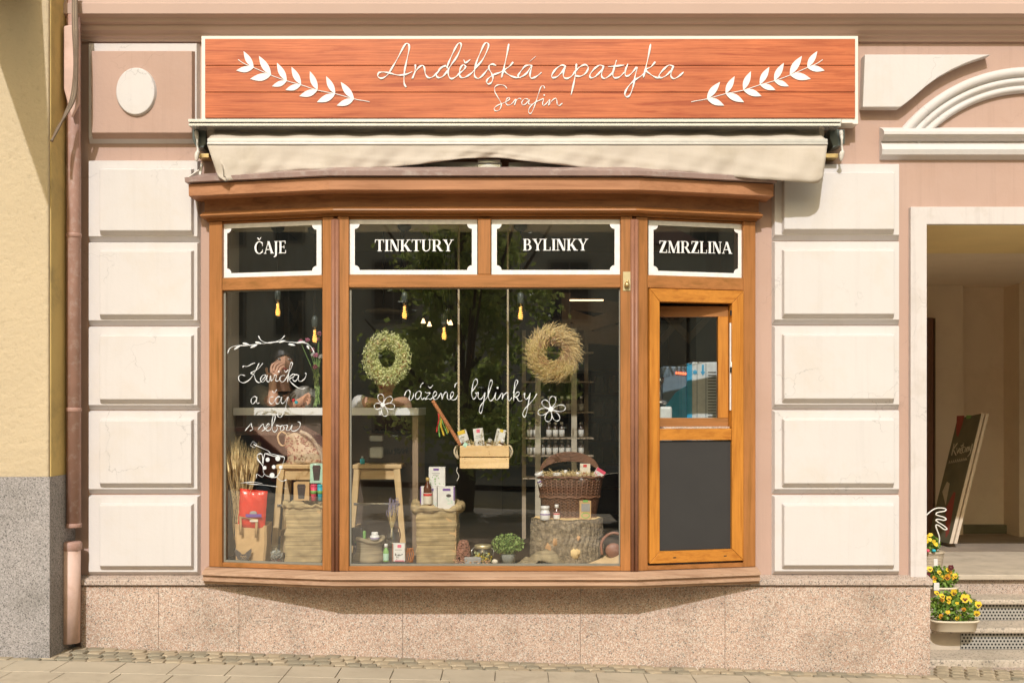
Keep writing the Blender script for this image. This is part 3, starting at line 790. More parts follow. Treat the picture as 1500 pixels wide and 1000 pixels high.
# serif capitals built from small prisms
def arc_strip(cx, cy, ro, ri, a0, a1, n=12):
    out = []
    for i in range(n):
        t0 = a0+(a1-a0)*i/n; t1 = a0+(a1-a0)*(i+1)/n
        f = lambda r, t: (cx+r[0]*cos(t), cy+r[1]*sin(t))
        out.append([f(ri, t0), f(ro, t0), f(ro, t1), f(ri, t1)])
    return out
def R(x0, x1, y0, y1): return [(x0, y0), (x1, y0), (x1, y1), (x0, y1)]
def stem(x, w_=.17, s=.075, y0=0, y1=1, bot=True, top=True):
    o = [R(x, x+w_, y0, y1)]
    if bot: o.append(R(x-s, x+w_+s, y0, y0+.05))
    if top: o.append(R(x-s, x+w_+s, y1-.05, y1))
    return o
def diag(x0, y0, x1, y1, w_): return [[(x0, y0), (x0+w_, y0), (x1+w_, y1), (x1, y1)]]
def glyph(c):
    d = pi/180
    if c == 'C' or c == 'Č':
        o = arc_strip(.44, .5, (.44, .52), (.27, .46), 42*d, 318*d, 18) + [R(.72, .76, .62, .93), R(.72, .76, .10, .34)]
        if c == 'Č': o += [[(.24, 1.30), (.33, 1.32), (.47, 1.14), (.41, 1.10)], [(.64, 1.32), (.55, 1.30), (.41, 1.12), (.47, 1.10)]]
        return o, .84
    if c == 'A': return diag(.06, 0, .36, 1, .06) + diag(.64, 0, .30, 1, .19) + [R(.18, .58, .30, .36), R(-.02, .22, 0, .05), R(.56, .90, 0, .05)], .86
    if c == 'J': return stem(.12, .17, .075, -.05, 1, False) + arc_strip(.06, -.05, (.23, .24), (.06, .17), -pi/1.6, 0, 8), .42
    if c == 'E': return stem(.08, .17) + [R(.25, .62, .95, 1), R(.25, .66, 0, .05), R(.25, .50, .48, .53), R(.57, .62, .76, .95), R(.61, .66, .05, .26), R(.47, .51, .38, .63)], .72
    if c == 'T': return stem(.29, .17, .09, top=False) + [R(.02, .73, .94, 1), R(.02, .065, .74, .94), R(.685, .73, .74, .94)], .75
    if c == 'I': return stem(.09, .17), .36
    if c == 'N': return [R(.10, .155, 0, 1), R(.0, .26, 0, .05), R(.66, .715, 0, 1), R(.56, .82, .95, 1), R(0, .16, .95, 1)] + diag(.52, 0, .08, 1, .195), .83
    if c == 'K': return stem(.08, .17) + [[(.25, .42), (.31, .38), (.68, .96), (.60, .96)], R(.50, .80, .95, 1), [(.30, .52), (.42, .66), (.82, .0), (.60, .0)], R(.56, .90, 0, .05)], .87
    if c == 'U': return stem(.08, .17, .075, .3, 1, False) + arc_strip(.36, .31, (.28, .33), (.13, .26), pi, 1.5*pi, 8) + arc_strip(.36, .31, (.33, .33), (.27, .26), 1.5*pi, 2*pi, 8) + [R(.63, .69, .31, 1), R(.54, .79, .95, 1)], .82
    if c == 'R': return stem(.08, .17) + [R(.25, .42, .95, 1), R(.25, .42, .46, .51)] + arc_strip(.40, .73, (.27, .27), (.12, .215), -pi/2, pi/2, 10) + [[(.33, .48), (.50, .50), (.82, 0), (.62, 0)], R(.60, .86, 0, .05)], .84
    if c == 'Y': return stem(.32, .17, .09, 0, .48, True, False) + [[(.32, .50), (.46, .44), (.26, .97), (.06, .97)], [(.42, .46), (.49, .46), (.74, .97), (.67, .97)], R(-.02, .34, .95, 1), R(.56, .84, .95, 1)], .81
    if c == 'B': return stem(.08, .17) + [R(.25, .38, .95, 1), R(.25, .40, .48, .53), R(.25, .42, 0, .05)] + arc_strip(.36, .75, (.25, .25), (.11, .20), -pi/2, pi/2, 10) + arc_strip(.40, .265, (.29, .265), (.13, .215), -pi/2, pi/2, 10), .76
    if c == 'L': return stem(.08, .17) + [R(.25, .62, 0, .05), R(.57, .62, .05, .30)], .68
    if c == 'Z': return [R(.06, .64, .94, 1), R(.06, .11, .74, .94), R(.04, .68, 0, .06), R(.63, .68, .06, .28)] + diag(.05, .06, .42, .94, .22), .74
    if c == 'M': return [R(.10, .155, 0, 1), R(.0, .26, 0, .05), R(.80, .97, 0, 1), R(.72, 1.05, 0, .05), R(.0, .20, .95, 1), R(.86, 1.05, .95, 1)] + diag(.42, .0, .08, 1, .18) + diag(.44, 0, .82, 1, .06), 1.08
    return [], .4
def serif_text(s, pn, px0, px1, ytop, ybase, parent, mat_='letter_white', off=.024, ybase2=None):
    tot = sum(glyph(c)[1] for c in s) + .02*(len(s)-1)
    q0, za = pn.hit(px0, ybase, off); q1, zc_ = pn.hit(px1, ybase2 or ybase, off)
    _, ztop = pn.hit(px0, ytop, off); H = ztop - za; k = (q1-q0)/tot; x = q0
    for c in s:
        g, adv = glyph(c); b = MB(); z_ = za + (zc_-za)*(x-q0)/(q1-q0)
        for i, pl in enumerate(g):
            b.prism([(x+a*k, z_+e*H) for a, e in pl], off - .0012 - .00012*i, off, M=pn.M)
        b.build('letter', mat_, parent); x += (adv+.02)*k
def border(pn, a, b_, y0, y1, parent, wd=13, wt=12, wb=13):
    u0, u1 = pn.U(a, .026)+.004, pn.U(b_, .026)-.004; z1, z0 = FT-.014, z_t1+.003; w_ = .030
    b = MB(); n0, n1 = .0250, .0270
    b.box(u0, u1, n0, n1, z1-w_*.85, z1, M=pn.M); b.box(u0, u1, n0, n1, z0, z0+w_*.85, M=pn.M)
    b.box(u0, u0+w_, n0+.0002, n1, z0+w_*.85, z1-w_*.85, M=pn.M); b.box(u1-w_, u1, n0+.0002, n1, z0+w_*.85, z1-w_*.85, M=pn.M)
    r_ = .027
    for cx_, sx in ((u0+w_, 1), (u1-w_, -1)):
        for cz_, sz in ((z0+w_*.85, 1), (z1-w_*.85, -1)):
            poly = [(cx_, cz_)] + [(cx_+sx*r_*cos(pi/2*i/6), cz_+sz*r_*sin(pi/2*i/6)) for i in range(7)]
            b.prism(poly, n0-.0003, n1, M=pn.M)
    b.build('white_border', 'vinyl_white', parent)
for pn, a, b_, g, s, x0, x1, yt, yb_, yb2 in ((PL, 325, 472, gt[0], 'ČAJE', 373, 420, 354, 372, 371), (PC, 511, 700, gt[1], 'TINKTURY', 549, 664, 351, 368, 368), (PC, 719, 909, gt[2], 'BYLINKY', 766, 861, 350, 367, 367), (PR, 949, 1089, gt[3], 'ZMRZLINA', 965, 1072, 352.5, 370, 371.5)):
    border(pn, a, b_, 0, 0, g); serif_text(s, pn, x0, x1, yt, yb_, g, ybase2=yb2)

# serving hatch on the right side panel
ZT, ZB = z_t0-.004, .668
u0, u1 = PR.U(950.5), PR.U(1088); W_ = PR.U(965.5)-PR.U(950.5); W2 = u1-PR.U(1071)
def mit(pts, n0, n1, m_, nm='sash_rail', par=bay): return MB().prism(pts, n0, n1, M=PR.M).build(nm, m_, par, bevel=.002, seg=1)
g_ = .0012
zmT = zz(441); zmB = zz(808)
mit([(u0, ZT), (u1, ZT), (u1-W2, zmT), (u0+W_, zmT)], -.012, .05, 'sash_wood')
mit([(u0, ZB), (u0+W_, zmB), (u1-W2, zmB), (u1, ZB)], -.012, .05, 'sash_wood')
mit([(u0, ZB+g_), (u0, ZT-g_), (u0+W_-g_*.7, zmT-g_), (u0+W_-g_*.7, zmB+g_)], -.0125, .05, 'sash_wood_v', 'sash_stile')
mit([(u1, ZB+g_), (u1-W2+g_*.7, zmB+g_), (u1-W2+g_*.7, zmT-g_), (u1, ZT-g_)], -.0125, .05, 'sash_wood_v', 'sash_stile')
MB().prism([(u0-.003, ZB-.004), (u1+.003, ZB-.004), (u1+.003, ZT+.004), (u0-.003, ZT+.004)], .051, .055, M=PR.M)
zm1, zm0 = zz(628), zz(645)
pbox(PR, u0+W_+.001, u1-W2-.001, -.009, .05, zm0, zm1).build('sash_rail', 'sash_wood', bay, bevel=.002, seg=1)
pbox(PR, u0+W_+.002, u1-W2-.002, .005, .02, zmB+.002, zm0-.002).build('chalkboard_panel', 'chalkboard', bay)
for xx in (987, 1061): pbox(PR, PR.U(xx-2), PR.U(xx+2), -.0135, -.012, ZB+.028, ZB+.033).build('drain_slot', 'black', bay)
# inner sash tilted inwards, hinged right
hu = u1-W2-.004; lu = u0+W_+.004; hw = hu-lu
hm = PR.M @ Matrix.Translation((hu, .03, 0)) @ Matrix.Rotation(radians(-14), 4, 'Z')
def ib(x0, x1, y0, y1, z0, z1): return MB().box(x0, x1, y0, y1, z0, z1, M=hm)
zi1, zi0 = zmT-.012, zm1+.006; sw = .062
ib(-hw, 0, 0, .05, zi1-sw, zi1).build('hatch_rail', 'frame_wood', bay, bevel=.002, seg=1)
ib(-hw, 0, 0, .05, zi0, zi0+.055).build('hatch_rail', 'frame_wood', bay, bevel=.002, seg=1)
ib(-sw*.95, 0, -.001, .049, zi0+.055, zi1-sw).build('hatch_stile', 'sash_wood_v', bay, bevel=.002, seg=1)
ib(-hw, -hw+.015, -.001, .049, zi0+.055, zi1-sw).build('hatch_stile', 'frame_wood_v', bay, bevel=.002, seg=1)
MB().add([(-hw+.015, .022, zi0+.055), (-sw*.95, .022, zi0+.055), (-sw*.95, .022, zi1-sw), (-hw+.015, .022, zi1-sw)], [(0, 1, 2, 3)], M=hm).build('hatch_pane', 'glass', bay)
pbox(PR, hu-.002, hu+.004, .0, .012, zi0+.1, zi1-.1).build('hatch_seal', 'plastic_white', bay)
for yy in (455, 532, 540): pbox(PR, hu-.004, hu+.006, -.008, .0, zz(yy)-.016, zz(yy)+.014).build('hinge', 'black' if yy != 532 else 'plastic_white', bay)
pbox(PR, lu+.02, hu-.005, .004, .06, zm1+.001, zm1+.012).build('hatch_sill', 'granite', bay)
# brass lock plate
lk = pbox(PC, PC.U(912.5), PC.U(925), -.004, .0, zz(426), zz(398)).build('lock_plate', 'brass_plate', bay, bevel=.001, seg=1)
q = P(918.5, 416, .24); MB().lathe([(.001, -.012), (.014, -.010), (.016, 0), (.012, .012), (.001, .016)], (q.x, -.236, q.z-.004), 10).build('lock_knob', 'brass', lk)
MB().ell((q.x+.002, -.232, q.z+.016), .008, .006, .009).build('keyhole_cover', 'brass', lk)

# ------------------------------------------------------------------ handwriting helpers
def stroke_pts(pn, pts, ox, oy, s, off, k=5):
    pp = [(ox+x/s, oy+y/s) for x, y in pts]
    out = []
    for v in spline([(a, b_, 0) for a, b_ in pp], k):
        q, z = pn.hit(v.x, v.y, off); out.append(pn.M @ Vector((q, off, z)))
    return out
class WallPanel(Panel):
    def __init__(s, p): Panel.__init__(s, (-3, -p), (3, -p))
def write(name, strokes, pn, ox, oy, s, r, parent, mat_='marker_white', off=.031, split=False, dots=(), k=5, taper=True):
    b = MB(); j = 0
    for st_ in strokes:
        pts = stroke_pts(pn, st_, ox, oy, s, off, k); m = len(pts)
        rs = [r*(.75+.35*sin(i*.55+j))*(1 if 0 < i < m-1 else .5) for i in range(m)] if taper else [r]*m
        b.tube(pts, rs, 6, flat=(1, .35)); j += 1
    for (x, y, rad) in dots:
        q, z = pn.hit(ox+x/s, oy+y/s, off); R_ = rad/s/FPX*6.3
        b.prism([(q+R_*cos(2*pi*i/12), z+R_*sin(2*pi*i/12)) for i in range(12)], off-.001, off+.0008, M=pn.M)
    return b.build(name, mat_, parent)
# centre window: vazene bylinky
v5 = [[(490,280),(515,220),(545,198),(568,220),(568,265),(555,310),(572,340),(600,312),(618,262),(612,238)],
 [(722,228),(690,213),(655,240),(642,290),(655,322),(685,318),(715,270),(724,228),(718,290),(736,327),(770,300)],[(710,165),(722,125),(752,97)],
 [(775,222),(800,238),(845,238),(815,275),(775,328),(815,315),(850,325),(880,300)],[(820,148),(842,170),(862,155),(882,130)],
 [(880,300),(920,275),(935,240),(915,218),(892,240),(882,285),(900,325),(940,318),(975,270),(988,240),(1005,262),(1010,325),(1030,265),(1062,223),(1082,250),(1080,305),(1105,330),(1140,300),(1165,262),(1162,232),(1140,228),(1125,265),(1128,310),(1155,334),(1200,318),(1225,265)],[(1180,165),(1195,115),(1228,92)]]
v6 = [[(105,222),(145,165),(183,100),(168,48),(135,70),(112,160),(103,260),(125,322),(155,300),(168,255),(152,232),(165,240),(195,228)],
 [(195,228),(190,290),(215,325),(252,300),(285,230),(272,330),(250,460),(230,517),(206,485),(225,415),(270,355),(320,285),(355,190),(386,100),(370,60),(345,110),(330,215),(335,305),(362,346),(400,315),(435,228),(422,300),(445,335),(485,295),(515,240),(532,262),(520,330),(550,262),(592,232),(602,262),(600,318),(622,346),(655,300)],
 [(670,240),(712,145),(736,85),(712,60),(692,130),(678,350)],[(690,290),(712,240),(745,226),(758,248),(730,285),(690,296),(722,305),(752,350),(800,340)],
 [(802,265),(832,240),(826,292),(850,325),(885,295),(908,235),(888,340),(860,490),(832,570),(803,530),(830,462),(890,395),(955,320),(1000,245)]]
write('handwriting', v5, PC, 540, 550, 9.375, .0030, gC); write('handwriting', v6, PC, 680, 550, 9.375, .0030, gC, dots=((458,166,14),))
def petals(c, tips, wd):
    out = []
    for (tx, ty) in tips:
        d = Vector((tx-c[0], ty-c[1], 0)); l = d.length; n_ = Vector((-d.y, d.x, 0)).normalized()*wd
        cc = Vector((*c, 0)); out.append([tuple((cc+d*a+n_*e)[:2]) for a, e in ((.1,0),(.35,.7),(.7,1),(.95,.6),(1,0),(.95,-.6),(.7,-1),(.35,-.7),(.1,0))])
    return out
write('drawn_flower', petals((1190,460), [(1225,285),(1080,345),(1015,515),(1140,628),(1295,615),(1388,440)], 45), PC, 680, 550, 9.375, .0026, gC, dots=((1190,460,36),))
write('drawn_flower', petals((195,400), [(155,255),(320,300),(355,430),(235,555),(80,430)], 42), PC, 540, 550, 9.375, .0024, gC, dots=((195,400,30),))
# left window
k1 = [[(165,333),(165,318),(200,322),(245,300),(275,288)],[(310,292),(275,365),(225,440),(170,472),(130,455),(122,420),(145,398),(180,408)],[(345,292),(300,345),(235,382),(262,398),(280,450),(312,470),(345,440),(372,405),(345,402),(322,440),(340,466),(372,438),(386,402),(380,450),(400,462),(415,405),(420,455),(445,425),(452,402),(468,408),(462,450),(482,455),(505,432)],
 [(545,405),(515,408),(498,440),(520,464),(552,440),(590,365),(616,300),(598,292),(582,380),(570,470)],[(540,355),(555,375),(578,350)],[(580,430),(615,395),(640,400),(600,432),(585,438),(605,470),(650,508),(700,528),(730,520)],
 [(668,402),(638,400),(618,440),(640,458),(662,432),(672,402),(668,448),(695,458),(728,432),(742,390),(730,385)]]
k2 = [[(285,605),(268,597),(244,612),(236,640),(246,664),(266,656),(284,625),(290,600),(286,640),(294,662),(312,655)],[(442,600),(412,605),(402,645),(425,665),(450,640),(470,608),(502,603),(485,597),(464,625),(466,660),(486,662),(506,632),(518,600),(512,640),(522,662),(545,645),(577,600),(565,640),(545,720),(515,780),(490,785),(475,760),(500,735)],[(432,545),(448,565),(472,532)],[(445,712),(430,750)]]
k3 = [[(180,912),(215,870),(238,842),(240,865),(252,895),(225,912)],[(298,902),(345,848),(352,872),(362,898),(335,914),(365,895),(400,862),(395,845),(372,875),(380,908),(412,900),(445,830),(458,782),(440,768),(428,840),(432,900),(455,922),(478,890),(468,860),(500,868),(525,858),(505,880),(512,910),(540,892),(532,862),(570,862),(560,902),(590,902),(612,860),(606,905),(640,912),(678,882),(686,840),(662,828)]]
write('handwriting', k1, PL, 330, 485, 6.25, .0032, gL, dots=((490,368,9),)); write('handwriting', k2, PL, 330, 485, 6.25, .0028, gL); write('handwriting', k3, PL, 330, 485, 6.25, .0030, gL)
gar = [[(22,205),(40,160),(90,136),(200,130),(330,115),(420,103),(540,95),(650,105),(740,110),(790,150),(815,200)],[(303,42),(330,85),(390,108),(450,100),(510,75),(545,40)]]
gl_ = write('drawn_garland', gar, PL, 330, 485, 6.25, .0034, gL)
b = MB()
for a, c_ in (((158,108),(222,127)),((80,168),(135,136)),((272,100),(335,114)),((228,152),(292,126)),((488,102),(552,88)),((575,118),(640,130)),((650,108),(732,96)),((748,128),(768,165))):
    pts = stroke_pts(PL, [a, ((a[0]+c_[0])/2, (a[1]+c_[1])/2), c_], 330, 485, 6.25, .030, 3); b.tube(pts, [.001, .005, .0065, .007, .006, .004, .001][:len(pts)], 6, flat=(1, .3))
b.build('drawn_leaf', 'marker_white', gL)
cup = [[(450,335),(432,400),(412,540),(435,690),(530,740),(650,742),(722,610),(768,480),(782,405),(700,380),(560,345),(450,335)],[(450,342),(600,385),(700,402),(780,407)],[(545,350),(510,300),(440,265),(300,205),(250,180)],[(435,690),(400,745),(310,690)],[(650,742),(712,805),(760,815)]]
cu = write('drawn_cup', cup, PL, 350, 635, 11.76, .0025, gL, dots=((495,445,38),(443,585,34),(600,570,34),(722,575,34),(572,715,46),(670,425,46)), k=3)
write('drawn_cup_handle', [[(415,520),(412,420),(395,355),(350,347),(315,382),(330,450),(380,510),(412,560)]], PL, 350, 635, 11.76, .0042, gL)
write('drawn_cup_foot', [[(305,695),(300,765)],[(765,815),(820,790)]], PL, 350, 635, 11.76, .0052, gL)
write('drawn_lines', [[(242,130),(312,182)],[(312,182),(265,240)],[(265,240),(195,200)],[(195,200),(242,130)],[(20,850),(120,838),(260,832),(400,855)],[(120,855),(260,870),(400,878),(660,912)],[(770,935),(825,942)]], PL, 350, 635, 11.76, .0022, gL)

# ------------------------------------------------------------------ fascia sign
sg = thing('fascia_sign', 'long red-brown wood-grain shop sign with white script name and leaf sprigs above the window', 'shop sign', (0, -.1, PZ(118)))
SP = .10
b = MB(); x0, x1, z0, z1 = PX(295,SP), PX(1257,SP), PZ(182,SP), PZ(53,SP)
b.box(x0, x1, -SP, 0.0, z0, z1); b.build('sign_case', 'sign_white', sg, bevel=.002)
ys = [57.5, 97, 136, 174]
for a, c_ in zip(ys[:-1], ys[1:]):
    bx(PX(301,SP), PX(1252,SP), -SP-.010, -SP-.0005, PZ(c_-.5,SP), PZ(a+.5,SP)).build('sign_board', 'sign_wood', sg, bevel=.0015, seg=1)
WP = WallPanel(SP+.013)
z2 = [[(345,490),(325,450),(328,350),(350,240),(372,130),(360,90),(330,105),(270,215),(215,312),(170,378),(120,408),(85,390),(95,357),(140,350),(200,362),(270,378),(340,372),(400,345)],
 [(428,280),(425,335),(400,410),(430,345),(468,302),(498,290),(512,320),(520,368),(548,403),(590,392),(630,355),(680,305),(712,292)],
 [(725,320),(700,292),(650,325),(622,380),(642,403),(685,385),(725,335)],
 [(735,325),(722,300),(745,235),(780,160),(818,92),(842,88),(845,125),(805,215),(752,290),(728,340),(735,390),(760,412),(800,392),(835,360),(870,330),(888,300),(865,284),(838,322),(832,372),(850,402),(892,394),(940,362),(985,308),(1045,235),(1095,125),(1090,86),(1062,92),(1020,180),(985,270),(968,350),(975,395),(1008,408),(1050,375),(1092,320)],
 [(870,236),(888,266),(932,234)],
 [(1168,292),(1135,278),(1105,290),(1102,322),(1125,362),(1138,402),(1125,445),(1097,460),(1080,440),(1097,408),(1140,378),(1200,355),(1235,335)],
 [(1284,90),(1268,180),(1242,300),(1216,405)],[(1325,258),(1288,300),(1242,335),(1275,370),(1328,396),(1380,400),(1440,368),(1480,312),(1497,292)],
 [(1497,295),(1470,286),(1430,300),(1392,345),(1368,388),(1392,403)],[(1497,292),(1485,335),(1477,385),(1495,408),(1540,388),(1584,352)],[(1472,257),(1532,203)]]
write('handwriting', z2, WP, 540, 50, 6.25, .0060, sg, 'vinyl_white', 0, k=6)
z3 = [[(365,300),(330,287),(280,320),(240,378),(250,403),(292,390),(340,340),(370,292),(350,340),(346,390),(375,410),(420,388),(455,345),(500,300),(548,284),(573,308),(552,358),(502,388),(455,385)],
 [(466,272),(456,370),(437,470),(415,562)],[(712,300),(680,287),(630,320),(588,377),(600,404),(642,388),(690,340),(716,292),(700,340),(696,390),(722,409),(770,382),(805,345)],
 [(832,240),(815,300),(798,370),(815,404),(860,394),(905,350)],[(752,300),(830,296),(905,286)],[(938,272),(915,330),(912,378),(938,386),(980,350),(1020,305),(1002,390),(985,480),(955,560),(925,577),(908,550),(935,490),(985,435),(1040,398),(1085,365)],
 [(1145,92),(1125,200),(1100,310),(1078,402)],[(1188,255),(1150,300),(1100,332),(1150,375),(1200,402),(1245,398)],[(1352,300),(1312,287),(1260,330),(1222,380),(1235,403),(1282,385),(1330,340),(1356,292),(1336,340),(1330,387),(1355,411),(1400,391),(1447,350)]]
write('handwriting', z3, WP, 770, 50, 6.25, .0060, sg, 'vinyl_white', 0, k=6)
s2 = [[(1268,502),(1240,472),(1190,467),(1155,490),(1160,540),(1195,600),(1216,650),(1195,697),(1160,704),(1150,680),(1185,653),(1240,630),(1288,602),(1288,583),(1265,595),(1256,630),(1275,653),(1310,640),(1348,598),(1335,655),(1352,608),(1380,590),(1398,602)],
 [(1462,600),(1430,594),(1403,625),(1410,651),(1440,640),(1472,600),(1465,640),(1500,642),(1540,618),(1590,600)]]
s3 = [[(175,502),(165,478),(142,484),(120,540),(95,620),(70,690),(45,730),(26,712),(40,670),(85,630),(150,598),(165,595),(154,640),(165,656),(192,635),(222,598),(210,656),(240,612),(275,590),(286,612),(290,645),(310,656),(337,632)]]
write('handwriting', s2, WP, 540, 50, 6.25, .0034, sg, 'vinyl_white', 0, k=6); write('handwriting', s3, WP, 770, 50, 6.25, .0034, sg, 'vinyl_white', 0, dots=((170,560,8),), k=6)
def sprig(mx):
    f = (lambda x: x) if not mx else (lambda x: 2*(777-320)*6.25 - x)
    b = MB(); pts = [(180,235),(240,275),(325,310),(480,378),(625,430),(760,468),(905,515),(1070,548),(1240,595),(1340,613),(1385,622)]
    pw = [WP.M @ Vector((*[0]*3,))]; pts3 = stroke_pts(WP, [(f(x), y) for x, y in pts], 320, 50, 6.25, 0, 4)
    b.tube(pts3, .0022, 6, flat=(1, .4)); i = 0
    def W3(x, y): q = WP.hit(320+f(x)/6.25, 50+y/6.25, 0); return Vector((q[0], q[1]))
    for nd, t1, t2 in (((322,308),(230,158),(163,335)),((482,376),(371,202),(290,412)),((625,430),(536,265),(490,480)),((757,464),(669,302),(613,513)),((907,514),(838,342),(740,570)),((1069,548),(987,388),(901,625)),((1241,595),(1120,440),(1083,656))):
        for tip, wd, sd_ in ((t1, .17, 1), (t2, .19, -1)):
            a = W3(*nd); e = W3(*tip); d = e-a; n_ = Vector((-d.y, d.x))*wd; poly = []
            for s_ in range(9): q = s_/8; poly.append(a + d*q + n_*sin(pi*q**.9))
            for s_ in range(7, 0, -1): q = s_/8; poly.append(a + d*q - n_*sin(pi*q**.9)*.8)
            i += 1; b.prism([(q.x, q.y) for q in poly], -.0008-.0001*i, .001, M=WP.M)
    b.build('leaf_sprig', 'vinyl_white', sg)
sprig(False); sprig(True)

# ------------------------------------------------------------------ awning
aw = thing('awning', 'rolled-in beige canvas awning with drooping valance and metal rail under the sign', 'awning', (0, -.15, PZ(195)))
b = MB(); pp = .225
x0, x1 = PX(276,pp), PX(1232,pp)
b.box(x0, x1, -pp, -SP-.012, PZ(184.5,pp), PZ(180.5,pp)); b.box(x0, x1, -pp-.008, -SP-.012, PZ(179.5,pp), PZ(175,pp)); b.box(x0+.002, x1-.002, -pp+.012, -SP-.014, PZ(180.5,pp), PZ(179.5,pp))
b.build('hood_rail', 'bright_metal', aw, bevel=.003)
bx(PX(1233,SP+.02), PX(1250,SP+.02), -SP-.02, -SP-.001, PZ(181.5,SP), PZ(176.5,SP)).build('rail_end', 'sign_white', aw)
MB().tube([(PX(305,.08), -.075, PZ(194,.1)), (PX(1205,.08), -.075, PZ(194,.1))], .038, 16).build('fabric_roll', 'awning_fabric', aw)
rr_ = random.Random(3)
def top_f(u, v):
    x = PX(307+ (1206-307)*u, .2); w_ = .004*sin(u*95)+.003*sin(u*41+1)
    p = .095 + (.250-.095)*v**1.6; z = PZ(187,.095)+ (PZ(204,.25)-PZ(187,.095))*v + w_*sin(pi*v)
    return (x, -p, z)
MB().grid(top_f, 160, 6).build('canopy_cloth', 'awning_fabric', aw, solid=.002)
p = .27
b = MB(); b.box(PX(303,p), PX(1213,p), -p, -.235, PZ(212,p), PZ(208.6,p)); b.box(PX(303,p), PX(1213,p), -p+.006, -.235, PZ(208.4,p), PZ(203,p)); b.build('front_bar', 'awning_metal', aw, bevel=.003)
bot = [(303,256),(308,261),(320,266),(345,263),(380,256),(430,250),(500,248.5),(560,246),(620,240),(680,232),(730,231),(780,237),(850,245),(900,249),(980,252),(1050,257),(1110,262),(1150,265),(1195,269),(1206,267),(1212,258)]
def bot_y(x):
    for (a, ya), (c_, yc) in zip(bot[:-1], bot[1:]):
        if a <= x <= c_:
            t_ = (x-a)/(c_-a); return ya+(yc-ya)*t_
    return bot[0][1] if x < bot[0][0] else bot[-1][1]
def val(u, v):
    x = 303.5 + (1212-303.5)*u; yb2 = bot_y(x); y = 212+(yb2-212)*v
    lx = x + (8*v if u < .02 else 0) + (max(0, .05-u)/.05)*7*v - (max(0, u-.96)/.04)*6*v
    p = .262 + .010*v*sin(u*34+v*2) + .006*v*sin(u*81) + .012*v*max(0, 1-u*12)*sin(v*5+u*60) + .006*sin(u*150+v*6)*v*(.4+.6*sin(u*17)**2) + .008*max(0, sin((u*1.4-v*.5)*22))**3*v 
    q = P(lx, y, p); return (q.x, q.y, q.z)
MB().grid(val, 220, 10).build('valance', 'awning_fabric', aw, solid=.0025)
# folded arms and brackets
for sx, xe in ((1, 300), (-1, 1216)):
    b = MB(); b.bar(P(xe+sx*20, 238, .14), P(735 if sx > 0 else 745, 243, .18), .03, .035)
    b.build('folding_arm', 'awning_metal', aw, bevel=.003)
for yy in (236.5, 243.5):
    MB().box(PX(700,.2), PX(733,.2), -.21, -.16, PZ(yy+2.5,.2), PZ(yy-2.5,.2)).build('arm_joint', 'bright_metal', aw, bevel=.002)
for side, x0_, x1_ in (('L', 283, 303), ('R', 1214, 1236)):
    b = MB(); b.prism([(PX(x0_,.1), PZ(191,.1)), (PX(x1_,.1), PZ(191,.1)), (PX(x1_,.1), PZ(212,.1)), (PX(x1_ - 4 if side=='L' else x0_+4,.1), PZ(218,.1)), (PX(x0_+5,.1), PZ(216,.1)), (PX(x0_,.1), PZ(204,.1))], -.12, -.001)
    b.build('wall_bracket', 'socket', aw, bevel=.003)
    xe = 288 if side == 'L' else 1232
    b = MB(); b.tube(spline([P(xe, 192, .13), P(xe+1, 205, .15), P(xe+1, 214, .14), P(xe+2, 222, .14), P(xe, 233, .13)]), [.010]*5+[.006]*5+[.006]*5+[.012]*5+[.008], 8)
    b.ell(P(xe, 229, .14), .012, .012, .030); b.ell(P(xe, 196, .14), .012, .014, .022)
    b.build('gear_knuckle', 'bracket_paint', aw)
    b = MB(); xa, xb = (290, 306) if side == 'L' else (1205, 1228)
    b.box(PX(xa,.1), PX(xb,.1), -.10, -.002, PZ(231,.1), PZ(225,.1)); b.build('support_bar', 'brass', aw, bevel=.002)
b = MB(); b.bar(P(276, 262, .2), P(292, 251, .08), .012, .02); b.bar(P(292, 262, .12), P(296, 240, .04), .012, .012); b.build('bent_bracket', 'bracket_paint', aw)

# ------------------------------------------------------------------ shop interior
FZ = .632            # display platform level
def item(name, label, cat, px, py, p, group=None):
    return thing(name, label, cat, P(px, py, p), group)
# counter
ct = thing('shop_counter', 'white-topped counter with brown apron running behind the left and middle windows', 'counter', (-1.2, .42, .45))
cx0, cx1, cp = -1.735, PX(613, -.40), -.40
bx(cx0, cx1, .40, 1.0, PZ(608, cp), PZ(597, cp)).build('counter_top', 'counter_white', ct, bevel=.002)
bx(cx0-.0, PX(470,-.46), .46, .48, PZ(637, -.46), PZ(608, cp)-.001).build('apron', 'counter_brown', ct)
bx(PX(604,-.42), PX(612.5,-.42), .42, .95, .633, PZ(608, cp)-.001).build('side_panel', 'tan_wood', ct)
bp = bx(PX(490,-.8), PX(604.5,-.8), .80, .82, .633, PZ(608, cp)-.001).build('back_panel', 'counter_brown', ct)
wpn = Panel((-3, .795), (3, .795))
nat = [[(520,765),(505,820),(480,770),(470,825),(455,780)],[(440,790),(425,785),(412,805),(425,820),(440,805),(430,830)],[(400,770),(395,825),(380,825)],[(410,790),(380,790)],[(365,790),(360,820),(345,822),(335,790)],[(320,790),(318,825)],[(318,800),(300,788)],[(290,790),(270,800),(272,825),(292,828),(300,805),(290,790)]]
write('chalk_lettering', nat, wpn, 520, 540, 6.67, .006, bp, 'black', 0, taper=False)
write('chalk_lettering', [[(540,600),(500,640),(470,610),(440,640),(420,600),(390,620),(360,610),(330,615),(300,610),(270,590),(240,615),(210,590),(180,615),(150,585),(110,600),(80,560)],[(540,650),(460,655),(380,640),(300,620),(200,620)]], wpn, 520, 540, 6.67, .004, bp, 'black', 0, taper=False)

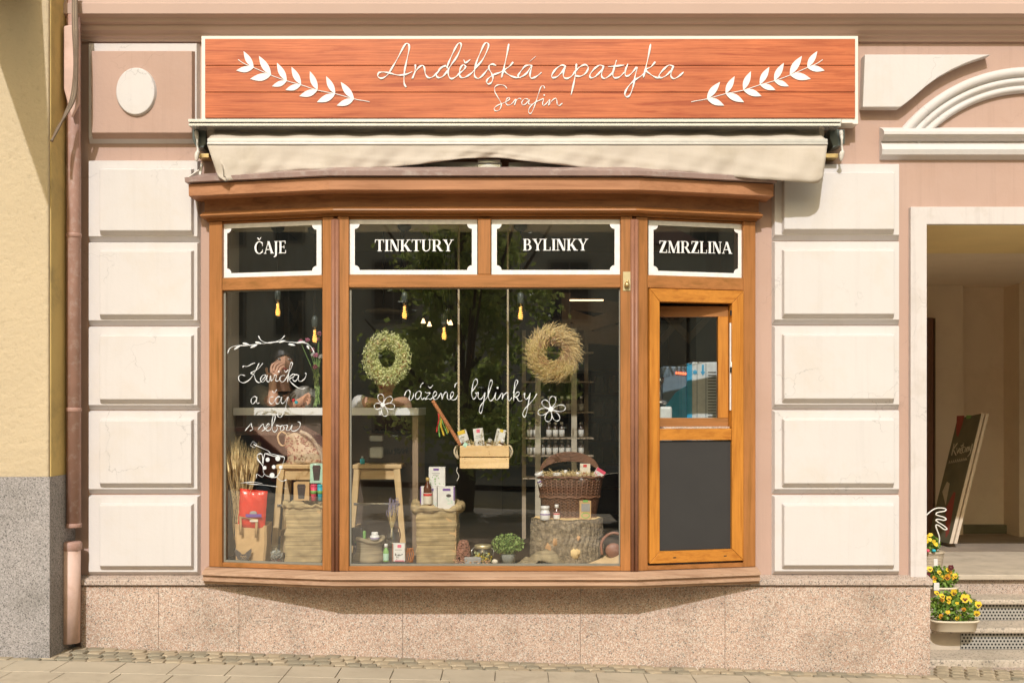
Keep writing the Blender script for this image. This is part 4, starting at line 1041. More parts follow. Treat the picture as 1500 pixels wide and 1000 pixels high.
# stools
def stool(name, label, px0, px1, pys, pyb, p, rail=None):
    x0, x1 = PX(px0, p), PX(px1, p); zs = PZ(pys, p); cxx = (x0+x1)/2; D2 = .30
    r = thing(name, label, 'stool', (cxx, -p+D2/2, FZ), 'wooden stools in the window')
    y0 = -p
    bx(x0, x1, y0, y0+D2, zs-.028, zs).build('seat', 'pine_h', r, bevel=.006)
    bx(x0+.035, x1-.035, y0+.02, y0+.04, zs-.095, zs-.029).build('apron', 'pine_h', r)
    bx(x0+.035, x1-.035, y0+D2-.04, y0+D2-.02, zs-.095, zs-.029).build('apron', 'pine_h', r)
    for sx, xx in ((-1, x0+.03), (1, x1-.03)):
        for yy, sy in ((y0+.02, -1), (y0+D2-.02, 1)):
            MB().bar((xx, yy, zs-.030), (xx+sx*.045, yy+sy*.01, FZ), (.042, .034), (.036, .03)).build('leg', 'pine', r, bevel=.002, seg=1)
        bx(xx+sx*.018-.012, xx+sx*.018+.012, y0+.03, y0+D2-.03, FZ+.13, FZ+.16).build('stretcher', 'pine', r)
    MB().tube([(x0+.01, y0-.002, zs-.25), (x1-.01, y0-.002, zs-.25)], .008, 8).build('foot_rail', 'bright_metal', r)
    return r
stool('wooden_stool', 'pale wooden stool left of the tall burlap sack, clear box on its seat', 516, 588, 680, 800, -.55)
stool('wooden_stool', 'pale wooden stool under the snakeskin handbag in the left window', 404, 480, 680, 800, -.30)

# clear tissue box, blue bottle
r = item('tissue_holder', 'clear napkin holder with folded white cloths standing on the stool seat', 'napkin holder', 549, 678, -.68)
x0, x1, y0, z0 = PX(540,-.6), PX(561,-.6), .6, PZ(679,-.6)
bx(x0, x1, y0, y0+.10, z0, PZ(636,-.6)).build('case', 'thin_glass', r)
bx(x0+.004, x1-.004, y0+.01, y0+.09, PZ(646,-.6), PZ(638,-.6)).build('cloth', 'shirt_white', r, bevel=.008)
bx(x0+.004, x1-.004, y0+.01, y0+.09, PZ(671,-.6), PZ(655,-.6)).build('cloth', 'shirt_white', r, bevel=.01)
def lath(name, px, pyb, p, prof, m, parent, n=14, sy=1):
    q = P(px, pyb, p); return MB().lathe(prof, q, n, sy=sy).build(name, m, parent)
def bottle(name, label, cat, px, pyt, pyb, wpx, p, body, cap, lab=None, cap_f=.22, neck=.36, tilt=0, group=None, labcol2=None):
    q = P(px, pyb, p); H = SZ(pyb-pyt, p); R_ = SZ(wpx, p)/2
    e = thing(name, label, cat, q, group)
    c = H*(1-cap_f)
    MB().lathe([(R_*.92, 0), (R_, H*.02), (R_, c*.66), (R_*.9, c*.76), (R_*neck*1.15, c*.90), (R_*neck, c)], q, 14).build('body', body, e)
    MB().lathe([(R_*neck*1.25, c-.001), (R_*neck*1.25, H*.985), (R_*neck*1.1, H)], q, 12).build('cap', cap, e)
    if lab:
        MB().lathe([(R_*1.02, H*.08), (R_*1.025, H*.085), (R_*1.025, H*.46), (R_*1.02, H*.465)], q, 14).build('label', lab, e)
        if labcol2: MB().lathe([(R_*1.035, H*.36), (R_*1.04, H*.365), (R_*1.04, H*.44), (R_*1.035, H*.445)], q, 14).build('label_band', labcol2, e)
    if tilt:
        e.rotation_euler = (0, tilt, 0)
    return e
bottle('small_bottle', 'tiny blue plastic bottle at the left end of the stool seat', 'bottle', 531, 668, 679, 7, -.62, 'teal', 'plastic_white')
bottle('tall_bottle', 'dark amber bottle with gold cap and orange label standing on the burlap sack', 'bottle', 626.5, 699, 741, 12.5, -.02, 'amber_glass', 'cork_top', 'cream_paper', .12, .36, labcol2='red')
# maroon cloth under the stool
def cl(u, v):
    w_ = .05+.12*v**.7; x = PX(531,-.95) + .0 + (u-.5)*w_ + .06*v; return (x+.02*u, .95+.02*sin(u*16), PZ(700,-.95)+(PZ(782,-.95)-PZ(700,-.95))*v)
MB().grid(cl, 24, 10).build('maroon_apron', 'maroon_cloth', solid=.006, label='dark maroon cloth hanging behind the legs of the middle window stool', cat='cloth')

# cardboard cartons
def carton(name, label, cat, px0, px1, py0, py1, p, depth, m, prints=(), tilt=0, group=None, lid=None, turn=0):
    x0, x1, z1, z0 = PX(px0,p), PX(px1,p), PZ(py0,p), PZ(py1,p)
    c = Vector(((x0+x1)/2, -p, z0)); e = thing(name, label, cat, c, group)
    bx(x0, x1, -p, -p+depth, z0, z1).build('box', m, e, bevel=.0015, seg=1)
    for i, (a, b_, c_, d, mm, shp) in enumerate(prints):
        X0, X1, Z0, Z1 = x0+(x1-x0)*a, x0+(x1-x0)*c_, z1-(z1-z0)*d, z1-(z1-z0)*b_
        if shp == 'o':
            b = MB(); b.prism([((X0+X1)/2+(X1-X0)/2*cos(2*pi*k/12), (Z0+Z1)/2+(Z1-Z0)/2*sin(2*pi*k/12)) for k in range(12)], -p-.0012-.0002*i, -p+.0005)
        elif shp == 'c':   # tapered cup silhouette
            b = MB(); b.prism([(X0+(X1-X0)*.14, Z0), (X1-(X1-X0)*.14, Z0), (X1, Z1-(Z1-Z0)*.22), (X0, Z1-(Z1-Z0)*.22)], -p-.0012, -p+.0005)
            b.prism([(X0-.002, Z1-(Z1-Z0)*.21), (X1+.002, Z1-(Z1-Z0)*.21), (X1-.003, Z1), (X0+.003, Z1)], -p-.0014, -p+.0005)
        elif shp == 't':
            b = MB(); rnd = random.Random(i+px0); xx = X0
            while xx < X1-.003:
                w_ = rnd.uniform(.003, .009); b.box(xx, min(xx+w_, X1), -p-.0010, -p+.0005, Z0, Z1); xx += w_+.0015
        elif shp == 'l':   # leaf scatter
            b = MB(); rnd = random.Random(i+py0)
            for k in range(14):
                a_, f_ = rnd.uniform(X0, X1), rnd.uniform(Z0, Z1); s_ = rnd.uniform(.004, .008); t_ = rnd.uniform(0, 3)
                b.prism([(a_-s_*cos(t_), f_-s_*sin(t_)), (a_+s_*.35*sin(t_), f_-s_*.35*cos(t_)), (a_+s_*cos(t_), f_+s_*sin(t_)), (a_-s_*.35*sin(t_), f_+s_*.35*cos(t_))], -p-.0012-.00005*k, -p+.0005)
        else:
            b = MB().box(X0, X1, -p-.0010-.0002*i, -p+.0005, Z0, Z1)
        b.build('print', mm, e, kind='stuff' if shp in ('l', 't') else None)
    e.rotation_euler = (0, tilt, turn); return e

# --- burlap sacks
def sack(name, label, px0, px1, pyt, pyb, p, depth, roll, m='burlap', seed=1):
    x0, x1, zt, zb = PX(px0,p), PX(px1,p), PZ(pyt,p), PZ(pyb,p)
    e = thing(name, label, 'sack', ((x0+x1)/2, -p+depth/2, zb)); r = random.Random(seed); ph = [r.uniform(0, 6) for _ in range(6)]
    cxx, cy_ = (x0+x1)/2, -p+depth/2; hx, hy = (x1-x0)/2, depth/2
    def f(u, v):
        a = 2*pi*u; ca, sa = cos(a), sin(a); k = max(abs(ca), abs(sa)); k = 1/(k**.82)
        wob = 1 + .035*sin(3*a+ph[0]+v*3) *v + .02*sin(v*22+ph[1]+a) + .03*(1-v)*sin(2*a)
        wr = .006*mnoise.noise(Vector((ca*3+seed, sa*3, v*9)))+.0015*mnoise.noise(Vector((ca*8+seed, sa*8, v*16)))
        return (cxx+hx*ca*k*wob*.97+wr, cy_+hy*sa*k*wob*.97+wr*1.3, zb+(zt-zb)*v + .004*sin(a*5+ph[2])*v)
    MB().grid(f, 72, 44).build('sack_body', m, e, solid=.003)
    def g(u, v):      # rolled collar
        a = 2*pi*u; ca, sa = cos(a), sin(a); k = 1/(max(abs(ca), abs(sa))**.80); b_ = 2*pi*v
        rr = roll*(.55+.25*sin(2*a+ph[3])+.2*sin(5*a+ph[4]) + (.5 if abs(ca) > .8 else 0)*.6)
        ox = 1.0 + rr*cos(b_)/hx*.8; 
        wn = 1+.55*mnoise.noise(Vector((ca*4+seed*3, sa*4, b_*.6)))+.3*mnoise.noise(Vector((ca*11, sa*11, b_*1.5+seed))); rr *= wn
        zz_ = zt + rr*sin(b_)*.8 + rr*.1 + .008*mnoise.noise(Vector((ca*5+7, sa*5, seed)))*2
        return (cxx+hx*ca*k*ox, cy_+hy*sa*k*(1.0+rr*cos(b_)/hy*.6), zz_)
    MB().grid(g, 110, 18).build('rolled_rim', m, e)
    bx(x0+.012, x1-.012, -p+.012, -p+depth-.012, zb+.02, zt-.012).build('filling', 'kraft', e)
    return e
sack('burlap_sack', 'tall burlap sack with a rolled rim under white tea boxes in the middle window', 608, 671, 746, 825, .02, .22, .040, seed=2)
sack('burlap_sack', 'tall burlap sack carrying boxed cups in the left window', 415, 474, 741, 825, .02, .20, .028, seed=5)
# boxes on the sacks
carton('tea_box', 'white tea box with purple logo on top of the two others on the tall sack', 'box', 628, 652, 684, 712, -.07, .07, 'paper_white', ((.28,.06,.62,.17,'purple',''),(.2,.30,.7,.34,'grey_print','t'),(.25,.40,.6,.43,'grey_print','t'),(.02,.45,.98,.95,'green_print','l')))
carton('tea_box', 'white tea box standing lower left behind the amber bottle', 'box', 615.5, 640, 712.5, 746, -.05, .07, 'paper_white', ((.0,.0,.06,1,'purple',''),(.35,.08,.8,.18,'purple',''),(.05,.35,.98,.95,'mint','l')))
carton('tea_box', 'white tea box with purple edge standing lower right on the tall sack', 'box', 641, 666, 712.5, 746, -.05, .07, 'paper_white', ((.3,.08,.75,.18,'purple',''),(.5,.32,.8,.46,'dark_print','o'),(.52,.46,.85,.75,'mint','l'),(.93,.0,1,.6,'purple','')))
carton('cup_box', 'brown box picturing a black lidded cup on the left burlap sack', 'box', 430, 453, 706, 733, .0, .09, 'kraft', ((.24,.10,.76,.90,'dark_print','c'),(.30,.34,.70,.40,'grey_print','t')))
carton('cup_box', 'pale mint box picturing a tall black cup stacked uppermost by the post', 'box', 454, 473.5, 679, 707.5, -.02, .09, 'mint', ((.2,.07,.8,.85,'dark_print','c'),(.3,.28,.7,.36,'green_print','t')))
def cup(name, label, px0, px1, py0, py1, p, m, band, cat='cup'):
    q = P((px0+px1)/2, py1, p); R_ = SZ(px1-px0, p)/2; H = SZ(py1-py0, p); e = thing(name, label, cat, q)
    MB().lathe([(R_*.72, 0), (R_*.96, H*.86), (R_*.80, H*.86), (R_*.78, H*.84)], q, 14).build('cup_body', m, e)
    MB().lathe([(R_*.92, H*.861), (R_, H*.862), (R_, H*.93), (R_*.85, H)], q, 14).build('lid', m, e)
    MB().lathe([(R_*.84, H*.42), (R_*.87, H*.421), (R_*.92, H*.62), (R_*.89, H*.621)], q, 14).build('band', band, e)
cup('travel_cup', 'hot pink reusable cup beside the teal one on the left sack', 454.5, 465, 709, 733, .0, 'hot_pink', 'green_print')
cup('travel_cup', 'teal reusable cup against the window post on the left sack', 464.5, 474, 709, 733, .02, 'teal', 'green_print')
# --- handbag in snakeskin on left stool
e = item('handbag', 'snakeskin-patterned handbag slumped on the stool in the left window', 'handbag', 450, 680, -.35)
def hb(u, v):
    a = 2*pi*u; k = (1-.55*v**1.6); x = PX(448,-.38)+.115*cos(a)*k*(1+.15*sin(v*3)) -.045*v; y = .38+.06*sin(a)*k
    return (x+.02*sin(v*5), y, PZ(680,-.38)+.19*v**.9+.008*sin(a*3))
MB().grid(hb, 26, 14).build('bag_body', 'snake_skin', e, solid=.004)
b = MB(); rr_ = random.Random(5)
for k in range(150):
    u, v = rr_.uniform(.52, .98), rr_.uniform(.05, .92); c = Vector(hb(u, v)); c.y -= .004; s_ = rr_.uniform(.003, .009); a = rr_.uniform(0, 3)
    b.prism([(c.x+s_*cos(a+q), c.z+s_*(.5+.5*rr_.random())*sin(a+q)) for q in (0, 1.3, 2.6, 3.9, 5.2)], c.y-.0015, c.y+.002)
b.build('snake_pattern', 'handbag_brown', e, kind='stuff')
MB().tube(spline([P(424, 640, -.4), P(413, 632, -.4), P(407, 640, -.38), P(412, 652, -.38), P(424, 650, -.38)]), .006, 8).build('handle', 'handbag_tan', e)
MB().tube(spline([P(440, 632, -.35), P(455, 640, -.33), P(468, 660, -.33), P(474, 678, -.33)]), .012, 8).build('flap', 'wicker_grey', e)

# --- paper carrier bag, wheat, red packet, bead jar
e = item('paper_bag', 'brown paper carrier bag with printed wings holding wheat in the left window corner', 'paper bag', 364, 825, .02)
p = .02; X0, X1, zb, zt = PX(342,p), PX(390,p), PZ(825,p), PZ(767,p)
def pb(u, v):
    a = 2*pi*u; ca, sa = cos(a), sin(a); k = 1/(max(abs(ca), abs(sa))**.97); cr = .0035*mnoise.noise(Vector((ca*2.5, sa*2.5, v*3)))+.002*mnoise.noise(Vector((ca*7, sa*7, v*8)))
    hx = (X1-X0)/2*(.90+.12*v); return ((X0+X1)/2+hx*ca*k*.99+cr, -p+.09+.075*sa*k+cr, zb+(zt-zb)*v - .022*v*max(0, ca)*max(0, -sa) + .002*sin(a*4)*v)
MB().grid(pb, 44, 16, smooth=False).build('bag_body', 'kraft', e, solid=.002)
MB().tube([P(353, 783, .035), P(352, 757, .035), P(376, 761, .035), P(375, 787, .035)], .009, 4, flat=(1, .25)).build('handle', 'kraft', e)
b = MB(); WB = WallPanel(.034)
def bq(x, y): q = WB.hit(300+x/4, 620+y/4, 0); return (q[0], q[1])
for sx in (1, -1):
    poly = [(225+sx*8, 765), (225+sx*20, 752), (225+sx*34, 742), (225+sx*48, 730), (225+sx*50, 748), (225+sx*44, 760), (225+sx*46, 770), (225+sx*36, 782), (225+sx*34, 792), (225+sx*22, 798), (225+sx*12, 790)]
    b.prism([bq(*q) for q in poly], -.001, .001, M=WB.M)
b.prism([bq(x, y) for x, y in ((210,765),(240,765),(246,788),(236,806),(225,812),(212,806),(203,788))], -.0013, .001, M=WB.M)
o = b.build('winged_print', 'dark_print', e)
write('print_letter', [[(208,780),(214,774),(220,782),(226,775),(232,782),(238,776),(244,782)],[(212,794),(222,790),(232,794),(240,790)]], WB, 300, 620, 4, .0012, e, 'kraft', -.0022, taper=False)
e = item('wheat_bundle', 'bundle of dry golden wheat standing in the paper carrier bag', 'wheat', 352, 770, .0)
rr_ = random.Random(11); b1 = MB(); b2 = MB(); b3 = MB()
for i in range(85):
    t_ = rr_.random(); xb = 342+rr_.uniform(0, 24); xt = 331+ (t_**1.1)*44+rr_.uniform(-3, 3); yt = 652+rr_.uniform(0, 34)+ (abs(xt-345)*.35)
    p0 = rr_.uniform(-.10, .0); p1 = rr_.uniform(-.16, .04)
    A = P(xb, 790, p0); Bm = P(xb+(xt-xb)*.5-1, (790+yt)/2, (p0+p1)/2); T = P(xt, yt+18, p1); E = P(xt+(xt-xb)*.10, yt, p1)
    b1.tube(spline([A, Bm, T, T*.6+E*.4], 3), .0014, 4)
    d = (E-T); b2.tube([T, T+d*.25, T+d*.6, T+d*.95], [.0025, .0058, .0052, .001], 5)
    for k in range(7):
        q = T+d*rr_.uniform(.1, .9); v = (d.normalized()+Vector((rr_.uniform(-.35,.35), rr_.uniform(-.3,.3), rr_.uniform(-.1,.3)))).normalized()*rr_.uniform(.05, .11)
        b3.tube([q, q+v], [.0007, .0003], 3, cap=False)
b1.build('stalk', 'wheat', e, kind='stuff'); b2.build('ear', 'wheat', e, kind='stuff'); b3.build('awn', 'straw', e, kind='stuff')
e = item('coffee_packet', 'shiny red foil packet with a dark crest leaning in the paper bag', 'packet', 372, 770, .0)
def cf(front):
    def f(u, v):
        q = P(352+u*(392-352) - (1-v)*4+ (v*0), 772+(715-772)*v+u*4, 0); bul = .03*sin(pi*min(1, max(0, u)))**.5*sin(pi*v)**.4
        return (q.x, q.y+(-bul if front else bul)-.0+.004*sin(u*15+v*11)*sin(v*9), q.z)
    return f
MB().grid(cf(True), 16, 16).grid(cf(False), 6, 6).build('foil_body', 'red_foil', e)
b = MB(); WF = WallPanel(.040)
b.box(PX(360,.04), PX(383,.04), -.0415, -.040, PZ(757,.04), PZ(752.5,.04)); b.build('label', 'purple', e)
MB().ell(P(371, 751, .038), .022, .004, .012).build('crest', 'grey_print', e); MB().box(PX(366,.04), PX(378,.04), -.0425, -.0412, PZ(764,.04), PZ(761,.04)).build('label_line', 'cream_paper', e)
def beads(b, x0, x1, y0, y1, z0, z1, n, r0, r1, seed=0, cyl=False):
    r = random.Random(seed)
    for _ in range(n):
        x, y, z = r.uniform(x0, x1), r.uniform(y0, y1), r.uniform(z0, z1)
        if cyl:
            cx_, cy_ = (x0+x1)/2, (y0+y1)/2; R_ = (x1-x0)/2
            if (x-cx_)**2+(y-cy_)**2 > R_*R_: continue
        b.ell((x, y, z), r.uniform(r0, r1), r.uniform(r0, r1), r.uniform(r0, r1), 6, 4)
    return b
def jar(name, label, px0, px1, py0, py1, p, fills, lidm, cat='jar', clip=False, lidf=.12):
    q = P((px0+px1)/2, py1, p); R_ = SZ(px1-px0, p)/2; H = SZ(py1-py0, p); e = thing(name, label, cat, q)
    MB().lathe([(R_*.85, 0), (R_, H*.06), (R_, H*.68), (R_*.82, H*.80), (R_*.80, H*(1-lidf))], q, 18).build('jar_body', 'jar_glass', e)
    MB().lathe([(R_*.84, H*(1-lidf)), (R_*.86, H*(1-lidf)+.001), (R_*.86, H*.98), (R_*.78, H), (0, H)], q, 18).build('lid', lidm, e)
    for i, (f0, f1, m, n, r0, r1) in enumerate(fills):
        beads(MB(), q.x-R_*.9, q.x+R_*.9, q.y-R_*.9, q.y+R_*.9, q.z+H*f0, q.z+H*f1, n, r0, r1, i, True).build('content', m, e, kind='stuff')
    return e
jar('bead_jar', 'glass jar of silvery and dark red beads between paper bag and sack', 396, 415, 797, 826, .03, ((.24,.66,'bright_metal',150,.003,.006),(.1,.6,'grey_print',120,.003,.006),(.05,.24,'petal_maroon',100,.004,.006)), 'thin_glass')

# --- lower left of the middle window
e = item('small_sack', 'small slumped burlap sack holding dark packets behind the lower left pane corner', 'sack', 540, 823, .0)
def ss(u, v):
    a = 2*pi*u; k = 1 + .10*sin(v*7+1)+.05*sin(3*a+v*4)-.16*v; return (PX(538,0)+.088*cos(a)*k+.01*v, .04+.06*sin(a)*k, PZ(824,.02)+.135*v+.012*sin(a*2+1)*v)
MB().grid(ss, 30, 14).build('sack_body', 'burlap_dark', e, solid=.003)
def ss2(u, v):
    a = 2*pi*u; b_ = 2*pi*v; q = Vector(ss(u, .97)); return (q.x+.012*cos(a)*cos(b_), q.y+.012*sin(a)*cos(b_), q.z+.014*sin(b_))
MB().grid(ss2, 30, 8).build('rolled_rim', 'burlap_dark', e)
for i, (x, y, m) in enumerate(((522,778,'dark_print'),(527,783,'green_print'),(519,786,'dark_print'))):
    q = P(x, y+8, .0-.02*i); bb = MB().box(q.x-.03, q.x+.035, q.y-.0, q.y+.03, q.z-.02, q.z+.055); bb.build('packet_in_sack', m, None, bevel=.008, label=['black foil packet standing highest in the small slumped sack', 'green edged packet between two black ones in the small sack', 'black packet lowest at the left edge of the small sack'][i], cat='packet')
e = item('white_jar', 'white plastic jar with purple band lying in the small burlap sack', 'jar', 549, 787, .0)
q = P(549, 790, .01); MB().lathe([(.026, 0), (.028, .004), (.028, .022), (.024, .026)], q, 16).build('body', 'plastic_white', e); MB().lathe([(.0285, .006), (.0287, .012)], q, 16).build('band', 'purple', e); MB().lathe([(.019, .026), (.020, .028), (.020, .042), (.017, .045)], q, 16).build('cap', 'plastic_white', e)
bottle('herb_bottle', 'slim green-labelled bottle with white cap left of the pink tea box', 'bottle', 565.5, 796, 822, 8.5, .07, 'green_print', 'plastic_white', 'mint', .2, .5)
carton('tea_box', 'white and pink tea box in the lower left of the middle pane', 'box', 574.5, 593, 796, 822, .09, .05, 'paper_white', ((.0,.0,.10,1,'handbag_brown',''),(.42,.05,.72,.22,'pink_print',''),(.2,.32,.8,.36,'grey_print','t'),(.25,.56,.85,.88,'dark_print','l'),(.2,.93,.95,.98,'pink_print','')))
e = item('vase', 'slender glass carafe holding a posy of dried lavender beside the stool leg', 'vase', 575, 797, .0)
q = P(574, 800, -.02); MB().lathe([(.026, 0), (.038, .02), (.036, .05), (.016, .10), (.010, .13), (.012, .145)], q, 16).build('vase_body', 'jar_glass', e)
MB().tube(spline([q+Vector((.012,0,.12)), q+Vector((.04,0,.11)), q+Vector((.05,0,.06)), q+Vector((.036,0,.02))]), .003, 6).build('handle', 'amber_glass', e)
e = item('lavender_posy', 'posy of dried lavender in the slender glass carafe', 'flowers', 574, 770, .0)
b1 = MB(); b2 = MB(); rr_ = random.Random(4)
for i in range(42):
    a, s_ = rr_.uniform(0, 6.28), rr_.random()**.5; T = q+Vector((.038*s_*cos(a), .03*s_*sin(a), .235+rr_.uniform(-.045, .04))); B0 = q+Vector((.004*cos(a), .004*sin(a), .10))
    b1.tube([q+Vector((0,0,.04)), B0, T], .0009, 3)
    for k in range(6): b2.ell(T+Vector((rr_.uniform(-.002,.002), rr_.uniform(-.002,.002), -.02+k*.006)), .0026, .0026, .0034, 5, 3)
b1.build('stem', 'wheat', e, kind='stuff'); b2.build('blossom', 'lavender', e, kind='stuff')
e = item('amber_beads', 'strands of orange amber beads hanging beside the pink tea box', 'necklace', 598, 822, .05)
b = MB()
for k in range(6):
    for i in range(12): b.ell(P(594+k*2.2+sin(i*.5+k), 803+i*1.75, .05-.012*(k % 3)), .0035, .0035, .0045, 6, 4)
b.build('bead', 'amber', e, kind='stuff')

# --- right of the tall sack
e = item('dried_fruit_cone', 'rough reddish-brown dried seed cone behind the clip-top jar', 'seed cone', 678, 822, .0)
b = MB(); q = P(679, 823, -.0); rr_ = random.Random(8)
for i in range(420):
    h = rr_.random(); a = rr_.uniform(0, 6.28); R_ = .040*sqrt(max(0, 1-(h*1.02-.15)**2 if h > .15 else 1)); c = q+Vector((R_*cos(a), R_*sin(a), .125*h)); b.ell(c, .006, .006, .005, 5, 3)
b.ell(q+Vector((0,0,.055)), .034, .034, .06); b.build('seed_scales', 'handbag_brown', e)
b = MB(); rr_ = random.Random(9)
for i in range(260): c = P(rr_.uniform(664, 718), 822-rr_.random()**2*12, rr_.uniform(-.03, .08)); c.z = FZ+.004+rr_.random()**1.5*.03; b.ell(c, rr_.uniform(.004,.009), rr_.uniform(.004,.009), rr_.uniform(.002,.005), 5, 3)
b.build('potpourri', 'straw_red', label='heap of dark dried petals on the window floor by the clip-top jar', cat='petals', kind='stuff')
MB().box(PX(680,.05), PX(705,.05), -.055, -.02, FZ+.004, FZ+.052).build('grey_tin', 'grey_print', bevel=.006, label='low grey box half buried in dried petals below the seed cone', cat='box')
jar('clip_jar', 'clip-top glass jar of yellow dried flowers beside the potted herb', 693, 722, 797, 826, -.02, ((.05,.55,'petal_yellow',110,.004,.008),(.08,.62,'wreath_leaf',110,.004,.008),(.0,.2,'soil',60,.005,.008)), 'brass_plate', lidf=.18)
for sx in (-1, 1): MB().tube(spline([P(707+sx*11, 800, -.02), P(707+sx*16, 806, .0), P(707+sx*15, 813, .0)]), .002, 6).build('wire_clip', 'bright_metal', bpy.data.objects['clip_jar'])
def leafy(b, c, rx, ry, rz, n, s0, s1, seed, flat=.35, lower=-.2):
    r = random.Random(seed)
    for _ in range(n):
        while True:
            v = Vector((r.uniform(-1,1), r.uniform(-1,1), r.uniform(-1,1)))
            if .35 < v.length < 1 and v.z > lower-.8: break
        pos = Vector(c)+Vector((v.x*rx, v.y*ry, v.z*rz)); s_ = r.uniform(s0, s1)
        d = Vector((r.gauss(0,1), r.gauss(0,1), r.gauss(.3,1))).normalized(); n_ = d.cross(Vector((r.gauss(0,1), r.gauss(0,1), r.gauss(0,1)))).normalized()
        u = d*s_; w_ = n_*s_*flat; m = d.cross(n_)*s_*.12
        b.add([pos-u, pos+w_+m, pos+u, pos-w_+m], [(0,1,2,3)])
    return b
e = item('potted_herb', 'small bushy green herb in a fluted glass pot between jar and stump', 'potted plant', 745, 826, .02)
q = P(744, 825, .0); n = 20; b = MB()
prof = [(.036, 0), (.040, .012), (.043, .04), (.048, .068)]
vs = []; fs = []
for R_, z in prof:
    for k in range(40): a = 2*pi*k/40; rr2 = R_*(1+.06*(1 if k % 2 else -1)); vs.append(q+Vector((rr2*cos(a), rr2*sin(a), z)))
for i in range(3):
    for k in range(40): fs.append((i*40+k, i*40+(k+1)%40, (i+1)*40+(k+1)%40, (i+1)*40+k))
b.add(vs, fs, smooth=True).build('pot', 'jar_glass', e); MB().lathe([(.034, .003), (.040, .055), (.0, .058)], q, 16).build('soil', 'grey_print', e)
b = MB(); c = q+Vector((.0, 0, .115)); leafy(b, c, .098, .07, .062, 750, .007, .012, 3, .5)
b.build('foliage', 'plant_leaf', e, kind='stuff')
b = MB(); rr_ = random.Random(3)
for i in range(26): a = rr_.uniform(0, 6.28); b.tube([q+Vector((0,0,.05)), c+Vector((.075*cos(a)*rr_.random(), .05*sin(a), rr_.uniform(-.02, .04)))], .0013, 4)
b.build('stem', 'stem_green', e, kind='stuff')
MB().ell(P(725, 822, .03), .018, .012, .014).build('white_pebble', 'cream_paper', label='small pale pebble at the foot of the glass herb pot', cat='pebble')
# crumpled burlap cloths
def cloth(label, px0, px1, p0, p1, hgt, seed, m='burlap_dark'):
    r = random.Random(seed); ph = [r.uniform(0, 6) for _ in range(6)]
    def f(u, v):
        x = PX(px0,.05)+(PX(px1,.05)-PX(px0,.05))*u; y = -p1+(p1-p0)*v
        h = hgt*sin(pi*u)**.7*sin(pi*min(1, .15+v*.85))*(.62+.55*mnoise.noise(Vector((u*5+seed, v*2, 0)))+.25*mnoise.noise(Vector((u*13+v*6, v*5, seed))))
        return (x, y+.008*sin(u*13+ph[2]), FZ+.004+max(0, h))
    return MB().grid(f, 60, 16).build('burlap_cloth', m, solid=.003, label=label, cat='cloth')
cloth('crumpled burlap cloth heaped at the foot of the tree stump', 757, 832, -.06, .13, .105, 3)
MB().grid(lambda u, v: (PX(513,.1)+(PX(900,.1)-PX(513,.1))*u, -.155+.14*v, FZ+.003+.0025*sin(u*60)+.002*sin(u*23+v*3)), 120, 4).build('floor_cloth', 'burlap_dark', label='flat burlap strip covering the sill floor along the whole middle pane', cat='cloth')
# --- stump
e = item('tree_stump', 'thick barky tree stump with a fresh branch cut in the right of the middle window', 'tree stump', 830, 826, .0)
q0 = P(831, 826, -.06); rr_ = random.Random(2); HS = PZ(762,.05)-FZ
def sp_(u, v):
    a = 2*pi*u; R_ = .200*(1+.045*sin(a*2+1)+.02*sin(a*5)) * (1.03-.05*v); br = .006*sin(a*38+3*sin(v*6))+.004*sin(a*71+v*9)
    return (q0.x+(R_+br)*cos(a)*1.02, q0.y+.05+(R_*.72+br)*sin(a), FZ+HS*v)
MB().grid(sp_, 180, 16).build('bark', 'bark', e)
b = MB(); n = 48; b.add([(q0.x+.196*cos(2*pi*i/n)*1.02, q0.y+.05+.14*sin(2*pi*i/n), FZ+HS+.002+.003*sin(i)) for i in range(n)]+[(q0.x, q0.y+.05, FZ+HS+.006)], [(i, (i+1)%n, n) for i in range(n)]); b.build('cut_top', 'cut_wood', e)
def patch(nm, m, u0, v0, du, dv, lift=.008):
    n = 14; b = MB(); rr2 = random.Random(nm+str(u0)); vs = []
    for ring in (0, .55, 1):
        for i in range(n):
            a = 2*pi*i/n; k = ring*(1+.25*(rr2.random()-.5)); u = u0+du*cos(a)*k; v = v0+dv*sin(a)*k; q = Vector(sp_(u, v)); c = Vector((q0.x, q0.y+.05, q.z)); d = (q-c).normalized(); vs.append(q+d*lift*(1 if ring < 1 else -.5))
    b.add(vs, [(i, (i+1)%n, n+(i+1)%n, n+i) for i in range(n)]+[(n+i, n+(i+1)%n, 2*n+(i+1)%n, 2*n+i) for i in range(n)], smooth=True); return b.build(nm, m, e)
patch('branch_cut', 'cut_wood', .785, .26, .030, .13, .016)
for u0_, v0_, du_, dv_ in ((.62, .17, .035, .14), (.655, .33, .016, .20), (.69, .52, .012, .10), (.80, .60, .010, .07)): patch('bare_patch', 'bark_bare', u0_, v0_, du_, dv_, .009)
TZ = FZ+HS+.006
# bottle and jars on the stump
pst = -.01
def onst(py): return py
bottle('white_jar', 'white pill jar with purple label standing left on the tree stump', 'jar', 798.5, 740.5, 761, 14.5, pst, 'plastic_white', 'plastic_white', 'paper_white', .24, .72, labcol2='purple')
bottle('small_bottle', 'small brown bottle with white cap and green label standing on the tree stump', 'bottle', 815.5, 738.5, 761, 9.5, pst, 'amber_glass', 'plastic_white', 'paper_white', .22, .5, labcol2='red')
carton('tea_packet', 'kraft paper packet with green oval stamp standing right on the stump', 'packet', 849, 866, 733.5, 761, pst, .05, 'kraft', ((.30,-.05,.72,.06,'green_print',''),(.15,.14,.9,.55,'grey_print',''),(.15,.60,.88,.92,'green_print','o'),(.22,.65,.81,.87,'kraft','o'),(.3,.74,.7,.78,'dark_print','t')))
